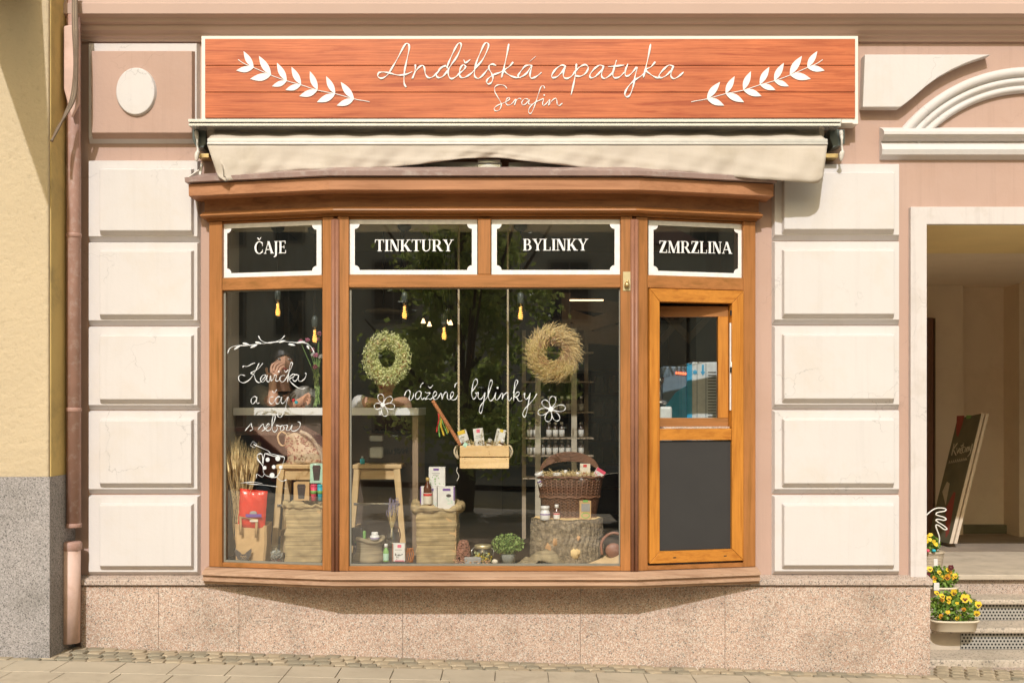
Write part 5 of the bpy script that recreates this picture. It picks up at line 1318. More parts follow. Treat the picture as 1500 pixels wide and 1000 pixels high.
# --- wicker basket
e = item('wicker_basket', 'dark brown wicker basket with arched handle full of remedies on the stump', 'basket', 836, 758, -.02)
qb = P(836, 758, -.05); WB0, WB1 = SZ(74, -.05)/2, SZ(96, -.05)/2; HB = PZ(699,-.05)-TZ; cyb = qb.y+.10
qb.z = TZ
def bsk(a, v, dr=0):
    hx = (WB0+(WB1-WB0)*v)+dr; hy = (.085+.025*v)+dr; ca, sa = cos(a), sin(a); k = 1/((abs(ca)**3+abs(sa)**3)**(1/3))
    return Vector((qb.x+hx*ca*k, cyb+hy*sa*k, qb.z+HB*v))
b = MB(); NS = 40
for r in range(27):
    v = (r+.5)/27; pts = [bsk(2*pi*i/(NS*2), v, .0045*(1 if (i//1+r) % 2 else -1)) for i in range(NS*2+1)]; b.tube(pts, .0042, 5, cap=False)
b.build('weave', 'wicker_dark', e, kind='stuff')
b = MB()
for i in range(NS): a = 2*pi*(i+.25)/NS; b.tube([bsk(a, 0), bsk(a, 1.0)], .0045, 5)
b.build('stake', 'wicker_dark', e, kind='stuff')
for v in (0, .5, 1.0):
    for s_ in (-1, 1): MB().tube([bsk(2*pi*i/72, v, .004*s_+.003) + Vector((0, 0, .004*sin(i*1.3+s_))) for i in range(73)], .006, 6).build('rim_band', 'wicker_dark', e)
for k in range(7):
    pts = [Vector((qb.x+(WB1*.93)*cos(pi*i/24), cyb+.02+.0*k, qb.z+HB-.005+(.118+k*.0085-.02)*sin(pi*i/24)**.75)) for i in range(25)]
    MB().tube(pts, .0045, 5).build('handle_strand', 'wicker_dark', e)
MB().hprism([tuple(bsk(2*pi*i/24, .9, -.012)[:2]) for i in range(24)], qb.z+HB*.86, qb.z+HB*.9).build('straw_bed', 'straw', e)
b = MB(); rr_ = random.Random(31)
for i in range(420):
    a = rr_.uniform(0, 6.28); s_ = rr_.random()**.5; c = bsk(a, 1, -.02); c = Vector((qb.x+(c.x-qb.x)*s_, cyb+(c.y-cyb)*s_, qb.z+HB*.97+rr_.uniform(0, .035))); d = Vector((rr_.gauss(0,1), rr_.gauss(0,1), rr_.gauss(0,.5))).normalized()*rr_.uniform(.012, .03); n_ = Vector((rr_.gauss(0,1), rr_.gauss(0,1), rr_.gauss(0,1))).cross(d).normalized()
    b.tube([c-d, c+n_*.006, c+d], .0013, 3)
b.build('wood_wool', 'straw', e, kind='stuff')
pbk = -.0
bottle('white_jar', 'white jar with purple band leaning at the left end of the wicker basket', 'jar', 797, 690, 712, 14, -.11, 'plastic_white', 'plastic_white', 'paper_white', .25, .75, labcol2='purple', tilt=radians(-22))
bottle('lime_jar', 'lime green lidded jar in the wicker basket, second from the left', 'jar', 816, 692, 712, 14, -.12, 'green_print', 'plastic_white', 'mint', .25, .8)
bottle('small_bottle', 'dropper bottle with white cap third from left in the wicker basket', 'bottle', 828.5, 688, 712, 9, -.12, 'amber_glass', 'plastic_white', 'cream_paper', .25, .45)
bottle('small_bottle', 'cream-labelled bottle fourth from left in the wicker basket, tilted', 'bottle', 843, 691, 712, 9, -.12, 'amber_glass', 'plastic_white', 'cream_paper', .25, .5, tilt=radians(10))
carton('soap_box', 'cream box with red square print standing up in the wicker basket', 'box', 849, 864, 679, 706, -.12, .04, 'cream_paper', ((.3,.04,.65,.18,'red',''),(.2,.45,.7,.85,'board_red','o'),(.3,.55,.6,.75,'cream_paper','o')), tilt=radians(2))
carton('soap_box', 'flowery box with hot pink top lying tilted right in the wicker basket', 'box', 862, 876, 684, 708, -.11, .04, 'paper_white', ((0,0,1,.2,'hot_pink',''),(.05,.25,.95,.9,'pink_print','l'),(.05,.3,.95,.95,'green_print','l')), tilt=radians(32))
# tan handbag at the right edge
e = item('handbag', 'tan handbag with a brown loop handle at the right edge of the middle pane', 'handbag', 890, 826, .05)
MB().grid(lambda u, v: (PX(859+50*u*(1-.0*v)+ (1-u)*30*v, .03), -.05+.07*v+.02*sin(u*5), FZ+.012+(PZ(803,.05)-FZ)*(.15+.85*u**.7)*v**.8), 20, 12).build('bag_body', 'handbag_tan', e, solid=.006)
MB().tube(spline([P(882, 812, .02), P(881, 795, .02), P(889, 784, .02), P(900, 780, .02), P(912, 784, .02)]), .0085, 8).build('handle', 'handbag_brown', e)
MB().ell(P(899, 806, .03), .05, .02, .045).build('flap', 'handbag_brown', e)

# --- hanging crate
e = item('hanging_crate', 'small pale wooden crate hanging from two ropes in the middle window', 'crate', 709, 687, -.12)
pk = -.05; x0, x1 = PX(673.5,pk), PX(745.5,pk)
for a, c in ((652.5, 668.5), (670.2, 686)):
    bx(x0, x1, .05, .062, PZ(c,pk), PZ(a,pk)).build('slat', 'crate_wood', e, bevel=.0015, seg=1); bx(x0, x1, .238, .25, PZ(c,pk), PZ(a,pk)).build('slat', 'crate_wood', e, bevel=.0015, seg=1)
for xx in (x0, x1-.014): bx(xx+.001, xx+.013, .063, .237, PZ(686,pk)+.001, PZ(652.5,pk)-.001).build('end_board', 'crate_wood', e)
bx(x0+.015, x1-.015, .063, .237, PZ(686,pk)+.002, PZ(686,pk)+.014).build('base_board', 'crate_wood', e)
for xx, yy in ((716.5, 661), (717, 664.5), (681, 672), (681, 677), (742, 672.5)): MB().ell(P(xx, yy, pk+.0005), .0025, .001, .0025, 6, 4).build('nail', 'handbag_brown', e)
for k, (xp, yr) in enumerate(((672, 652), (744, 650))):
    s_ = -1 if k == 0 else 1
    b = MB(); xr = PX(xp, -.15); m = 160; zt, zb = 2.66, PZ(651, -.15)
    for st_ in range(3):
        pts = [(xr+.0035*cos(i*.8+st_*2.1), .15+.0035*sin(i*.8+st_*2.1), zt+(zb-zt)*i/m) for i in range(m+1)]; b.tube(pts, .0038, 5)
    o = b.build('rope', 'rope', e)
    pts = [P(xp, 652, -.14), P(xp+s_*4, 654, -.12), P(xp+s_*6.5, 661, -.11), P(xp+s_*4, 668, -.11), P(xp+s_*1, 671, -.12), P(xp+s_*3, 662, -.13), P(xp+s_*1.5, 655, -.15)]
    MB().tube(spline(pts), .006, 6).build('rope_knot', 'rope', e)
MB().tube(spline([P(670, 684, -.06), P(669, 690, -.06), P(672, 696, -.06), P(671, 701, -.06), P(669, 704, -.06)]), .0022, 5).build('loose_string', 'string_white', e)
MB().box(x0+.016, x1-.016, .07, .23, PZ(686,pk)+.02, PZ(662,pk)).build('straw_bed', 'straw', e)
b = MB(); rr_ = random.Random(41)
for i in range(260):
    c = Vector((rr_.uniform(x0+.02, x1-.02), rr_.uniform(.07, .2), PZ(654,pk)+rr_.uniform(-.02, .03)*1)); d = Vector((rr_.gauss(0,1), rr_.gauss(0,1), rr_.gauss(0,.6))).normalized()*rr_.uniform(.008, .02); b.tube([c-d, c+Vector((0,0,.005)), c+d], .0012, 3)
b.build('wood_wool', 'straw', e, kind='stuff')
carton('tea_box', 'white box with yellow corner leaning left in the hanging crate', 'box', 677, 690, 629, 655, -.12, .04, 'paper_white', ((0,0,.85,.22,'yellow',''),(.1,.36,.7,.40,'grey_print','t'),(.5,.55,.95,.9,'dark_print','l')), tilt=radians(-17))
carton('tea_box', 'white box with pink square logo in the middle of the hanging crate', 'box', 696, 710.5, 627, 655, -.13, .04, 'paper_white', ((.33,.05,.68,.22,'pink_print',''),(.2,.36,.8,.40,'grey_print','t'),(.15,.46,.75,.49,'grey_print','t'),(.3,.65,.9,.9,'dark_print','l')), tilt=radians(-7))
carton('tea_box', 'white box with yellow spot leaning right in the hanging crate', 'box', 722, 736, 628, 655, -.12, .04, 'paper_white', ((.35,0,.7,.15,'yellow',''),(.15,.12,.25,.2,'dark_print','o'),(.5,.6,.95,.8,'yellow','l')), tilt=radians(13))
for px, py, wd, lb, tl in ((684, 640, 10, 'little green-labelled bottle lying at the left end of the hanging crate', -55), (715, 642, 8, 'little white-capped bottle in the centre of the hanging crate', 12), (731, 642, 9, 'little white-capped bottle near the right end of the hanging crate', 25)):
    bottle('vial', lb, 'bottle', px, py, py+15, wd, -.07, 'amber_glass', 'plastic_white', 'mint' if px < 700 else 'cream_paper', .35, .55, tilt=radians(tl))
# braided whip with ribbons
e = item('braided_whip', 'orange braided willow whip with red, green and yellow ribbons above the crate', 'willow whip', 655, 620, -.08)
A, Bq = P(634, 587, -.02), P(674, 651, -.06); b = MB()
for st_ in range(4):
    pts = []
    for i in range(61):
        t_ = i/60; c = A.lerp(Bq, t_); r_ = .007*(1-.2*abs(t_-.5)); pts.append(c+Vector((r_*cos(i*.75+st_*1.57)*.8, r_*sin(i*.75+st_*1.57), r_*.6*cos(i*.75+st_*1.57))))
    b.tube(pts, .0055, 5)
b.build('braid', 'braid_orange', e)
for i, (m, dx, w_) in enumerate((('red', -3, .008), ('green_print', 0.5, .007), ('yellow', 5, .010), ('green_print', 9, .007), ('yellow', 11, .006))):
    def rb(u, v): q = P(643+dx*.3+(dx*.8+1)*v+1.2*sin(v*5+i), 603+ (28+ (i*7)%9)*v+2, -.03-.004*i); return (q.x+w_*(u-.5), q.y+.004*sin(u*3+v*7), q.z)
    MB().grid(rb, 3, 16).build('ribbon', m, e, solid=.0008)
# --- wreaths
def wreath(px, py, p, Rm, rm, name, label, kind):
    q = P(px, py, p); e = thing(name, label, 'wreath', q); r = random.Random(px)
    MB().tube([q+Vector((Rm*cos(2*pi*i/40), .0, Rm*1.06*sin(2*pi*i/40))) for i in range(41)], rm*.55, 10, cap=False).build('ring', 'straw_red' if kind == 'leaf' else 'straw', e)
    return q, e, r
q, e, r = wreath(567, 525, -.02, .098, .040, 'leaf_wreath', 'round wreath of small pale green leaves hanging left in the middle window', 'leaf')
b = MB()
for i in range(2600):
    a = r.uniform(0, 6.28); bt = r.uniform(0, 6.28); rr2 = .048*(.45+.6*r.random()); Rm = .098
    c = Vector(((Rm+rr2*cos(bt))*cos(a), -rr2*abs(sin(bt))*1.1*(1 if r.random() < .85 else -1), (Rm+rr2*cos(bt))*1.12*sin(a)))
    d = (Vector((-sin(a), 0, cos(a)))*-.8 + Vector((r.gauss(0,.6), r.gauss(-.2,.5), r.gauss(0,.6)))).normalized(); s_ = r.uniform(.006, .011); n_ = d.cross(Vector((r.gauss(0,1), 1.2, r.gauss(0,1)))).normalized()
    b.add([q+c-d*s_, q+c+n_*s_*.42, q+c+d*s_, q+c-n_*s_*.42], [(0,1,2,3)])
b.build('leaves', 'wreath_leaf', e, kind='stuff')
q, e, r = wreath(811, 517, -.02, .112, .06, 'straw_wreath', 'round wreath of golden straw twigs hanging right in the middle window', 'straw')
b = MB(); b2 = MB()
for i in range(2400):
    a = r.uniform(0, 6.28); bt = r.uniform(0, 6.28); rr2 = .060*(.4+.6*r.random()); Rm = .110
    c = Vector(((Rm+rr2*cos(bt))*cos(a), -rr2*abs(sin(bt)), (Rm+rr2*cos(bt))*sin(a)*1.04))
    d = (Vector((sin(a), 0, -cos(a)))*.8 + Vector((cos(a), 0, sin(a)))*.75 + Vector((r.gauss(0,.28), r.gauss(-.1,.4), r.gauss(0,.28)))).normalized()*r.uniform(.014, .030)
    bd = Vector((r.gauss(0,.003), r.gauss(0,.003), r.gauss(0,.003)))
    (b2 if (rr2*cos(bt) < -.01 and r.random() < .45) else b).tube([q+c-d, q+c+bd, q+c+d*.9+bd*2], [.0018, .0016, .0006], 3, cap=False)
b.build('straw', 'straw', e, kind='stuff'); b2.build('reddish_straw', 'straw_red', e, kind='stuff')
# --- flowers in a vase on the counter
e = item('flower_vase', 'square glass vase on the counter behind the left window', 'vase', 463, 597, -.48)
qv = P(464, 597, -.48); bx(qv.x-.030, qv.x+.030, .48, .54, qv.z, qv.z+.125).build('vase_body', 'thin_glass', e)
e = item('cut_flowers', 'tall pink and white carnations standing in the glass vase on the counter', 'flowers', 464, 520, -.48)
bs_ = MB(); bl = MB(); rr_ = random.Random(6)
fl = [(468,488,'petal_pink'),(450,498,'petal_pink'),(440,500,'petal_pink'),(463,520,'petal_pink'),(466,497,'petal_pink'),(459,519,'shirt_white'),(462,537,'petal_pink'),(470,522,'shirt_white'),(458,512,'petal_pink')]
for x, y, m in fl:
    T = P(x, y, -.5+rr_.uniform(-.03, .03)); bs_.tube(spline([P(464+rr_.uniform(-3,3), 592, -.51), P(465+rr_.uniform(-2,2), 560, -.51), T]), .0028, 5)
    b = MB(); leafy(b, T, .014, .014, .012, 60, .006, .009, x, .8); b.build('blossom', m, e)
for k in range(60):
    c = P(464+rr_.uniform(-4,4), rr_.uniform(530, 592), -.5); d = Vector((rr_.uniform(-.3,.3), rr_.uniform(-.2,.2), 1)).normalized()*.028; bl.add([c-d, c+Vector((.004,0,0)), c+d, c-Vector((.004,0,0))], [(0,1,2,3)])
bs_.build('stem', 'stem_green', e, kind='stuff'); bl.build('leaf', 'plant_leaf', e, kind='stuff')

# --- filament lamps
def bulb(px, py, p, label):
    q = P(px, py, p); e = thing('filament_lamp', label, 'lamp', q, 'filament lamps above the window display')
    g = MB().lathe([(.004, -.058), (.014, -.055), (.026, -.035), (.031, -.012), (.029, .010), (.018, .038), (.013, .052)], q, 16); g.build('bulb', 'thin_glass', e)
    b = MB(); m = 60
    b.tube([q+Vector(((.010+.004*sin(i*.1))*cos(i*.62), .012*sin(i*.62), -.042+.072*i/m)) for i in range(m+1)], .0016, 5); b.build('filament', 'bulb_amber', e)
    MB().lathe([(.015, .050), (.019, .055), (.020, .095), (.016, .112), (.006, .122)], q, 14).build('socket', 'socket', e)
    MB().tube([q+Vector((0, 0, .12)), Vector((q.x, q.y, 2.62 if p > -.5 else 3.2))], .0028, 6).build('cord', 'black', e)
    zc_ = 2.62 if p > -.5 else 3.16
    MB().lathe([(.022, 0), (.040, .018), (.042, .036)], (q.x, q.y, zc_), 14).build('canopy', 'socket', e)
bulb(407, 452, -.26, 'amber filament lamp highest in the left window'); bulb(461, 491, -.34, 'amber filament lamp by the flowers in the left window')
bulb(592.5, 456, -.22, 'amber filament lamp above the green leaf wreath'); bulb(650.5, 487, -.42, 'amber filament lamp lowest, left of the crate rope'); bulb(762.5, 457, -.22, 'amber filament lamp just left of the straw wreath')
def disc(px, py, p, wpx, label):
    q = P(px, py, p); R_ = SZ(wpx, p)/2; e = thing('disc_lamp', label, 'lamp', q, 'round pendant lamps deep in the shop')
    MB().lathe([(R_*.3, .03), (R_*.9, .012), (R_, .0), (R_*.97, -.006), (0, -.008)], q, 28).build('shade', 'lamp_disc', e); MB().tube([q, (q.x, q.y, 3.2)], .006, 6).build('rod', 'black', e)
disc(562, 457, -2.2, 58, 'round plate-shaped pendant lamp above the leaf wreath, upper of two'); disc(588, 481, -3.2, 50, 'round plate-shaped pendant lamp lower down above the leaf wreath'); disc(823, 340, -1.2, 66, 'large round pendant lamp behind the herb lettering in the transom')
for x, y in ((620, 470), (629, 474.5), (654, 470.5), (660, 472.5)):
    q = P(x, y, -3.6); e = thing('spotlight', {620:'leftmost small glowing spotlight deep in the shop', 629:'small glowing spotlight just right of the leftmost one', 654:'small glowing spotlight hidden close behind the low filament lamp', 660:'rightmost small glowing spotlight deep in the shop'}[x], 'spotlight', q, 'small ceiling spotlights')
    MB().lathe([(.022, -.02), (.006, .022)], q, 10).build('cone', 'spot_glow', e); MB().tube([q+Vector((0,0,.02)), (q.x, q.y, 3.2)], .004, 5).build('stem', 'black', e)
bx(PX(835,-3), PX(884,-3), 3.0, 3.05, PZ(440,-3), PZ(438.5,-3)).build('tube_lamp', 'spot_glow', label='thin horizontal strip light high in the right of the middle window', cat='lamp')

# --- shelving with bottles at the back
sh = thing('bottle_rack', 'wooden rack of jars and bottles behind the straw wreath', 'shelf', (PX(815,-1.1), 1.1, .633))
psx = -1.1
for x in (788, 841): bx(PX(x-4,psx), PX(x+4,psx), 1.1, 1.13, .633, PZ(480,psx)).build('upright', 'shelf_post', sh)
for x in (768, 862): bx(PX(x-3,psx), PX(x+3,psx), 1.32, 1.345, .633, PZ(480,psx)).build('upright', 'shelf_wood', sh)
for y in (515, 558, 603, 641, 667, 700): bx(PX(766,psx), PX(870,psx), 1.131, 1.345, PZ(y+2,psx), PZ(y,psx)).build('shelf_board', 'shelf_wood', sh)
def mini(px, py, p, h, lab, m='bottle_amber_dull'):
    q = P(px, py, p); e = thing('stock_bottle', lab, 'bottle', q, 'bottles lined up on the rack in the back')
    MB().lathe([(.019, 0), (.019, h*.7), (.009, h*.82), (.009, h)], q, 10).build('body', m, e); MB().lathe([(.0196, h*.1), (.0196, h*.55)], q, 10).build('label', 'bottle_label', e); MB().lathe([(.011, h*.88), (.011, h*1.05)], q, 10).build('cap', 'plastic_white' if m != 'x' else m, e)
for yy in (603, 641, 667):
    for k in range(9):
        if k % 4 == 2 and yy == 641: continue
        mini(776+k*9.4, yy+.4, -1.2, .105, '%s pale-labelled bottle from the left on the %s shelf of the wooden rack' % (('first','second','third','fourth','fifth','sixth','seventh','eighth','last')[k], {603:'upper', 641:'middle', 667:'lower'}[yy]))
# big dark cabinet with jars at the far back
cb2 = thing('wall_cabinet', 'dark wall cabinet of pigeonholes filled with jars at the back right', 'cabinet', (1.2, 4.8, .45))
pz = -4.6; X0, X1 = PX(735, pz), PX(985, pz)
bx(X0, X1, 4.9, 4.95, .45, 2.6).build('back_board', 'back_blue', cb2)
for y in (540, 575, 610, 645, 680, 715): bx(X0, X1, 4.6, 4.9, PZ(y+2,pz), PZ(y,pz)).build('shelf_board', 'dark_wood', cb2)
b = MB(); rr_ = random.Random(77)
for y in (575, 610, 645, 680):
    x = X0+.05
    while x < X1-.1: b.lathe([(.045, 0), (.05, .02), (.05, .13), (.035, .15), (.035, .17)], (x, 4.72, PZ(y,pz)+.002), 8); x += rr_.choice([.13, .14, .2])
b.build('jars', 'grey_print', cb2, kind='stuff')
# timber lattices under the ceiling
def lattice(label, pts_list, p, wd=.09):
    c = P(*pts_list[0][0], p); e = thing('timber_lattice', label, 'timber frame', c)
    for i, (a, c_) in enumerate(pts_list): MB().bar(P(*a, p+.03*(i % 2)), P(*c_, p+.03*(i % 2)), wd*.7, wd).build('beam', 'shelf_wood', e)
lattice('crossed timber beams under the ceiling at the right of the middle window', [((836,445),(908,452)),((833,492),(908,497)),((834,462),(908,487)),((832,485),(908,462)),((829,430),(829,560))], -3.4, .11)
lattice('crossed timber beams high behind the left window', [((420,435),(420,560)),((441,440),(441,560)),((422,440),(440,478)),((440,450),(421,490))], -3.2, .05)
lattice('slanting timber braces behind the open ice cream hatch', [((968,500),(1000,462)),((975,462),(1010,495)),((1005,500),(1040,462))], -2.6, .05)

# --- ice cream machine
mc = thing('ice_cream_machine', 'cream and blue soft ice cream machine with slotted vents behind the hatch', 'ice cream machine', (1.25, .75, .63))
pm = -.62; mx0, mx1, mz0, mz1 = PX(975,pm), PX(1072,pm), .633, PZ(530,pm)
bx(PX(1013,pm), mx1, .62, 1.25, mz0, mz1).build('body', 'machine_cream', mc, bevel=.006)
bx(PX(972,pm), PX(1012.5,pm), .66, 1.2, mz0, PZ(536,pm)).build('dispenser_housing', 'machine_dark', mc, bevel=.01)
bx(PX(1006,pm), PX(1013.5,pm), .612, .64, mz0, mz1-.01).build('blue_stripe', 'machine_blue', mc)
for x in (1021, 1034): bx(PX(x-.4,pm), PX(x+.4,pm), .6175, .6195, mz0, mz1-.01).build('panel_seam', 'machine_dark', mc)
for i in range(20): y = 545+i*4.3; bx(PX(1037,pm), PX(1049,pm), .6165, .6192, PZ(y+.8,pm), PZ(y-.5,pm)).build('vent_slot', 'black', mc)
b = MB(); b.prism([(PX(x,pm), PZ(y,pm)) for x, y in ((1028,534),(1031,534),(1031,544),(1033,544),(1029.5,550),(1026,544),(1028,544))], .6165, .6192); b.build('arrow_mark', 'machine_blue', mc)
b = MB(); b.prism([(PX(1018,pm)+.02*cos(2*pi*i/12)*(1 if i % 2 else .5), PZ(545,pm)+.02*sin(2*pi*i/12)*(1 if i % 2 else .5)) for i in range(12)], .6165, .6192); b.build('star_mark', 'machine_blue', mc)
b = MB(); b.prism([(PX(x,pm), PZ(y,pm)) for x, y in ((968,640),(972,600),(990,575),(1013,560),(1013,640))], .640, .6598); b.build('blue_panel', 'machine_blue', mc)
for i in range(5): MB().ell(P(991+i*3.2, 546+.3*i, pm-.03), .006, .004, .009, 8, 6).build('indicator_lamp', 'led_red', mc)
bx(PX(966,-.45), PX(985,-.45), .45, .60, mz0, PZ(595,-.45)).build('drip_tray', 'machine_cream', mc, bevel=.015)
MB().lathe([(.05, 0), (.05, .02), (.012, .03), (.012, .12), (.03, .14), (.03, .17)], P(966, 592, -.5), 14).build('dispensing_head', 'bright_metal', mc)

# ------------------------------------------------------------------ people behind the counter
def skin_mesh(name, J, E, m, parent, root, sub=2):
    keys = list(J); idx = {k: i for i, k in enumerate(keys)}; base = wloc(parent)
    me = bpy.data.meshes.new(name); me.from_pydata([tuple(Vector(J[k][0])-base) for k in keys], [(idx[a], idx[b_]) for a, b_ in E], [])
    me.materials.append(M_[m]); o = bpy.data.objects.new(name, me); COL.objects.link(o); o.parent = parent
    md = o.modifiers.new('skin', 'SKIN'); md.use_smooth_shade = True; md.branch_smoothing = .5
    for k in keys:
        v = me.skin_vertices[0].data[idx[k]]; r = J[k][1]; v.radius = r if isinstance(r, tuple) else (r, r); v.use_root = (k == root)
    sm = o.modifiers.new('sub', 'SUBSURF'); sm.levels = sub; sm.render_levels = sub; return o
def hand(J, E, wrist, palm_dir, finger_dir, spread, side, pre, bend=None, L_=.075):
    w_ = Vector(wrist); pd = Vector(palm_dir).normalized(); fd = Vector(finger_dir).normalized(); sd_ = Vector(spread).normalized()
    J[pre+'palm'] = (w_+pd*.045, .024); E.append((pre+'wrist', pre+'palm'))
    bd = Vector(bend).normalized() if bend else fd
    for i, (off, ln) in enumerate(((-.030, .85), (-.010, 1.0), (.011, .95), (.030, .75))):
        a = w_+pd*.082+sd_*off; b_ = a+fd*L_*.45*ln; c = b_+(fd*.5+bd*.7).normalized()*L_*.35*ln; d = c+bd*L_*.25*ln
        J[pre+'f%da' % i] = (a, .0095); J[pre+'f%db' % i] = (b_, .0090); J[pre+'f%dc' % i] = (c, .0085); J[pre+'f%dd' % i] = (d, .0075)
        E += [(pre+'palm', pre+'f%da' % i), (pre+'f%da' % i, pre+'f%db' % i), (pre+'f%db' % i, pre+'f%dc' % i), (pre+'f%dc' % i, pre+'f%dd' % i)]
    a = w_+pd*.035+sd_*(-.034*side); b_ = a+(pd*.6-sd_*side*.6).normalized()*.032; c = b_+(pd*.8-sd_*side*.1).normalized()*.028
    J[pre+'ta'] = (a, .011); J[pre+'tb'] = (b_, .010); J[pre+'tc'] = (c, .009); E += [(pre+'palm', pre+'ta'), (pre+'ta', pre+'tb'), (pre+'tb', pre+'tc')]
def head_parts(e, hc, fwd, up, hairm='hair', s=1.0, bun=True):
    fwd = Vector(fwd).normalized(); up = Vector(up).normalized(); rt = fwd.cross(up).normalized(); up = rt.cross(fwd)
    R_ = Matrix((( rt.x, fwd.x, up.x, hc[0]), (rt.y, fwd.y, up.y, hc[1]), (rt.z, fwd.z, up.z, hc[2]), (0, 0, 0, 1)))
    def hf(u, v):      # sculpted head: skull, jaw, brow, nose, lips
        a = 2*pi*u; th = pi*v; z = -cos(th); r = sin(th); fx = r*sin(a); fy = r*cos(a)     # fy forward
        wx = .074*(1 - .20*max(0, -z)); wy = .094*(1-.10*max(0, -z)); x = fx*wx; y = fy*wy; zz_ = z*.115
        if fy > .2:
            n_ = math.exp(-((x/.012)**2)) * (math.exp(-(((zz_+.015)/.020)**2))*.020 + math.exp(-(((zz_-.012)/.03)**2))*.008); y += n_
            y += math.exp(-((x/.022)**2)-(((zz_+.050)/.009)**2))*.007; y -= math.exp(-(((abs(x)-.032)/.016)**2)-(((zz_-.010)/.012)**2))*.010; y += math.exp(-((x/.02)**2)-(((zz_+.088)/.018)**2))*.010
        return R_ @ Vector((x*s, y*s, zz_*s))
    MB().grid(hf, 36, 30).build('head', 'skin', e)
    for sx in (-1, 1):
        MB().ell(R_ @ Vector((sx*.074*s, -.004, -.005)), .010, .018, .030).build('ear', 'skin', e)
        MB().ell(R_ @ Vector((sx*.031*s, .080*s, .012*s)), .011, .008, .006).build('eye', 'shirt_white', e); MB().ell(R_ @ Vector((sx*.031*s, .087*s, .012*s)), .005, .004, .005).build('iris', 'hair', e)
        MB().tube([R_ @ Vector((sx*(.018+.010*i)*s, (.088-.004*i)*s, (.032+.003*sin(i))*s)) for i in range(3)], .003, 5).build('eyebrow', 'hair', e)
    MB().tube([R_ @ Vector((x*s, (.094-abs(x)*.3)*s, -.051*s)) for x in (-.022, -.01, 0, .01, .022)], [.002, .005, .005, .005, .002], 6).build('lips', 'lip_red', e)
    def hr(u, v):
        a = 2*pi*u; th = pi*(.30+.70*v); z = -cos(th); r = sin(th); fy = cos(a)
        lo = max(0, fy-.15)*.9; z2 = max(z, -0.55+1.15*lo) if True else z
        k = 1.07+.02*sin(a*13); return R_ @ Vector((sin(a)*r*.081*k*s, fy*r*.100*k*s - .006, z2*.124*s))
    MB().grid(hr, 40, 20).build('hair', hairm, e)
    if bun: MB().ell(R_ @ Vector((0, -.115*s, .02)), .045, .040, .045).build('hair_bun', hairm, e)
# woman resting her face in her hand
hc = P(412, 527, -.80); e = thing('person', 'dark-haired person in grey cardigan leaning on the counter, hand held to the face', 'person', (hc.x, .95, .45))
CT = PZ(597, -.40)
sh_ = Vector((hc.x-.03, .92, PZ(573, -.9))); elb = Vector((P(401, 592, -.62).x, .62, CT+.035)); wr = P(399, 560, -.64); 
J = {'pelvis': ((hc.x-.06, 1.12, 1.10), (.15, .11)), 'waist': ((hc.x-.06, 1.10, 1.28), (.13, .10)), 'chest': ((hc.x-.05, 1.00, 1.52), (.155, .11)), 'neckb': ((hc.x-.03, .93, 1.70), .06), 'neck': ((hc.x-.01, .86, 1.76), .048), 'skull': ((hc.x, .82, hc.z-.02), .055),
 'shl': ((hc.x-.20, .95, 1.66), .055), 'elbl': (tuple(elb), .040), 'lwrist': (tuple(wr), .027), 'shr': ((hc.x+.14, .95, 1.65), .055), 'elbr': ((hc.x+.20, .78, CT+.04), .040), 'rwrist': (tuple(P(430, 592, -.56)), .027),
 'hl': ((hc.x-.15, 1.12, 1.02), .09), 'hr': ((hc.x+.03, 1.12, 1.02), .09), 'kl': ((hc.x-.16, 1.06, .74), .06), 'kr': ((hc.x+.04, 1.06, .74), .06), 'fl': ((hc.x-.16, 1.10, .50), .045), 'fr': ((hc.x+.04, 1.10, .50), .045), 'tl': ((hc.x-.17, .98, .475), .03), 'tr': ((hc.x+.05, .98, .475), .03)}
E = [('pelvis','waist'),('waist','chest'),('chest','neckb'),('neckb','neck'),('neck','skull'),('chest','shl'),('shl','elbl'),('elbl','lwrist'),('chest','shr'),('shr','elbr'),('elbr','rwrist'),('pelvis','hl'),('pelvis','hr'),('hl','kl'),('hr','kr'),('kl','fl'),('kr','fr'),('fl','tl'),('fr','tr')]
hand(J, E, wr, (.15, .25, 1), (.3, .25, .9), (.8, -.1, -.3), 1, 'l', bend=(.8, .45, .1), L_=.075)
hand(J, E, P(430, 592, -.56), (.5, -.1, .25), (.6, -.2, .3), (.3, -.5, .6), 1, 'r', bend=(-.2, .1, -.7), L_=.07)
skin_mesh('body', J, E, 'skin', e, 'pelvis')
head_parts(e, (hc.x+.005, .82, hc.z), (.35, -1, -.12), (0, .05, 1))
Jc = {'pelvis': (J['pelvis'][0], (.17, .13)), 'waist': (J['waist'][0], (.16, .125)), 'chest': (J['chest'][0], (.18, .135)), 'col': ((hc.x-.03, .95, 1.66), .09), 'shl': (J['shl'][0], .075), 'upl': (tuple(Vector(J['shl'][0]).lerp(Vector(J['elbl'][0]), .85)), .062), 'shr': (J['shr'][0], .075), 'elbr': (J['elbr'][0], .056), 'far': (tuple(Vector(J['elbr'][0]).lerp(Vector(J['rwrist'][0]), .6)), .042)}
skin_mesh('cardigan', Jc, [('pelvis','waist'),('waist','chest'),('chest','col'),('chest','shl'),('shl','upl'),('chest','shr'),('shr','elbr'),('elbr','far')], 'cardigan', e, 'pelvis')
Jt = {'p': ((hc.x-.06, 1.12, 1.06), (.16, .12)), 'hl': (J['hl'][0], .10), 'hr': (J['hr'][0], .10), 'kl': (J['kl'][0], .075), 'kr': (J['kr'][0], .075), 'fl': (J['fl'][0], .06), 'fr': (J['fr'][0], .06)}
skin_mesh('trousers', Jt, [('p','hl'),('p','hr'),('hl','kl'),('hr','kr'),('kl','fl'),('kr','fr')], 'trousers', e, 'p')
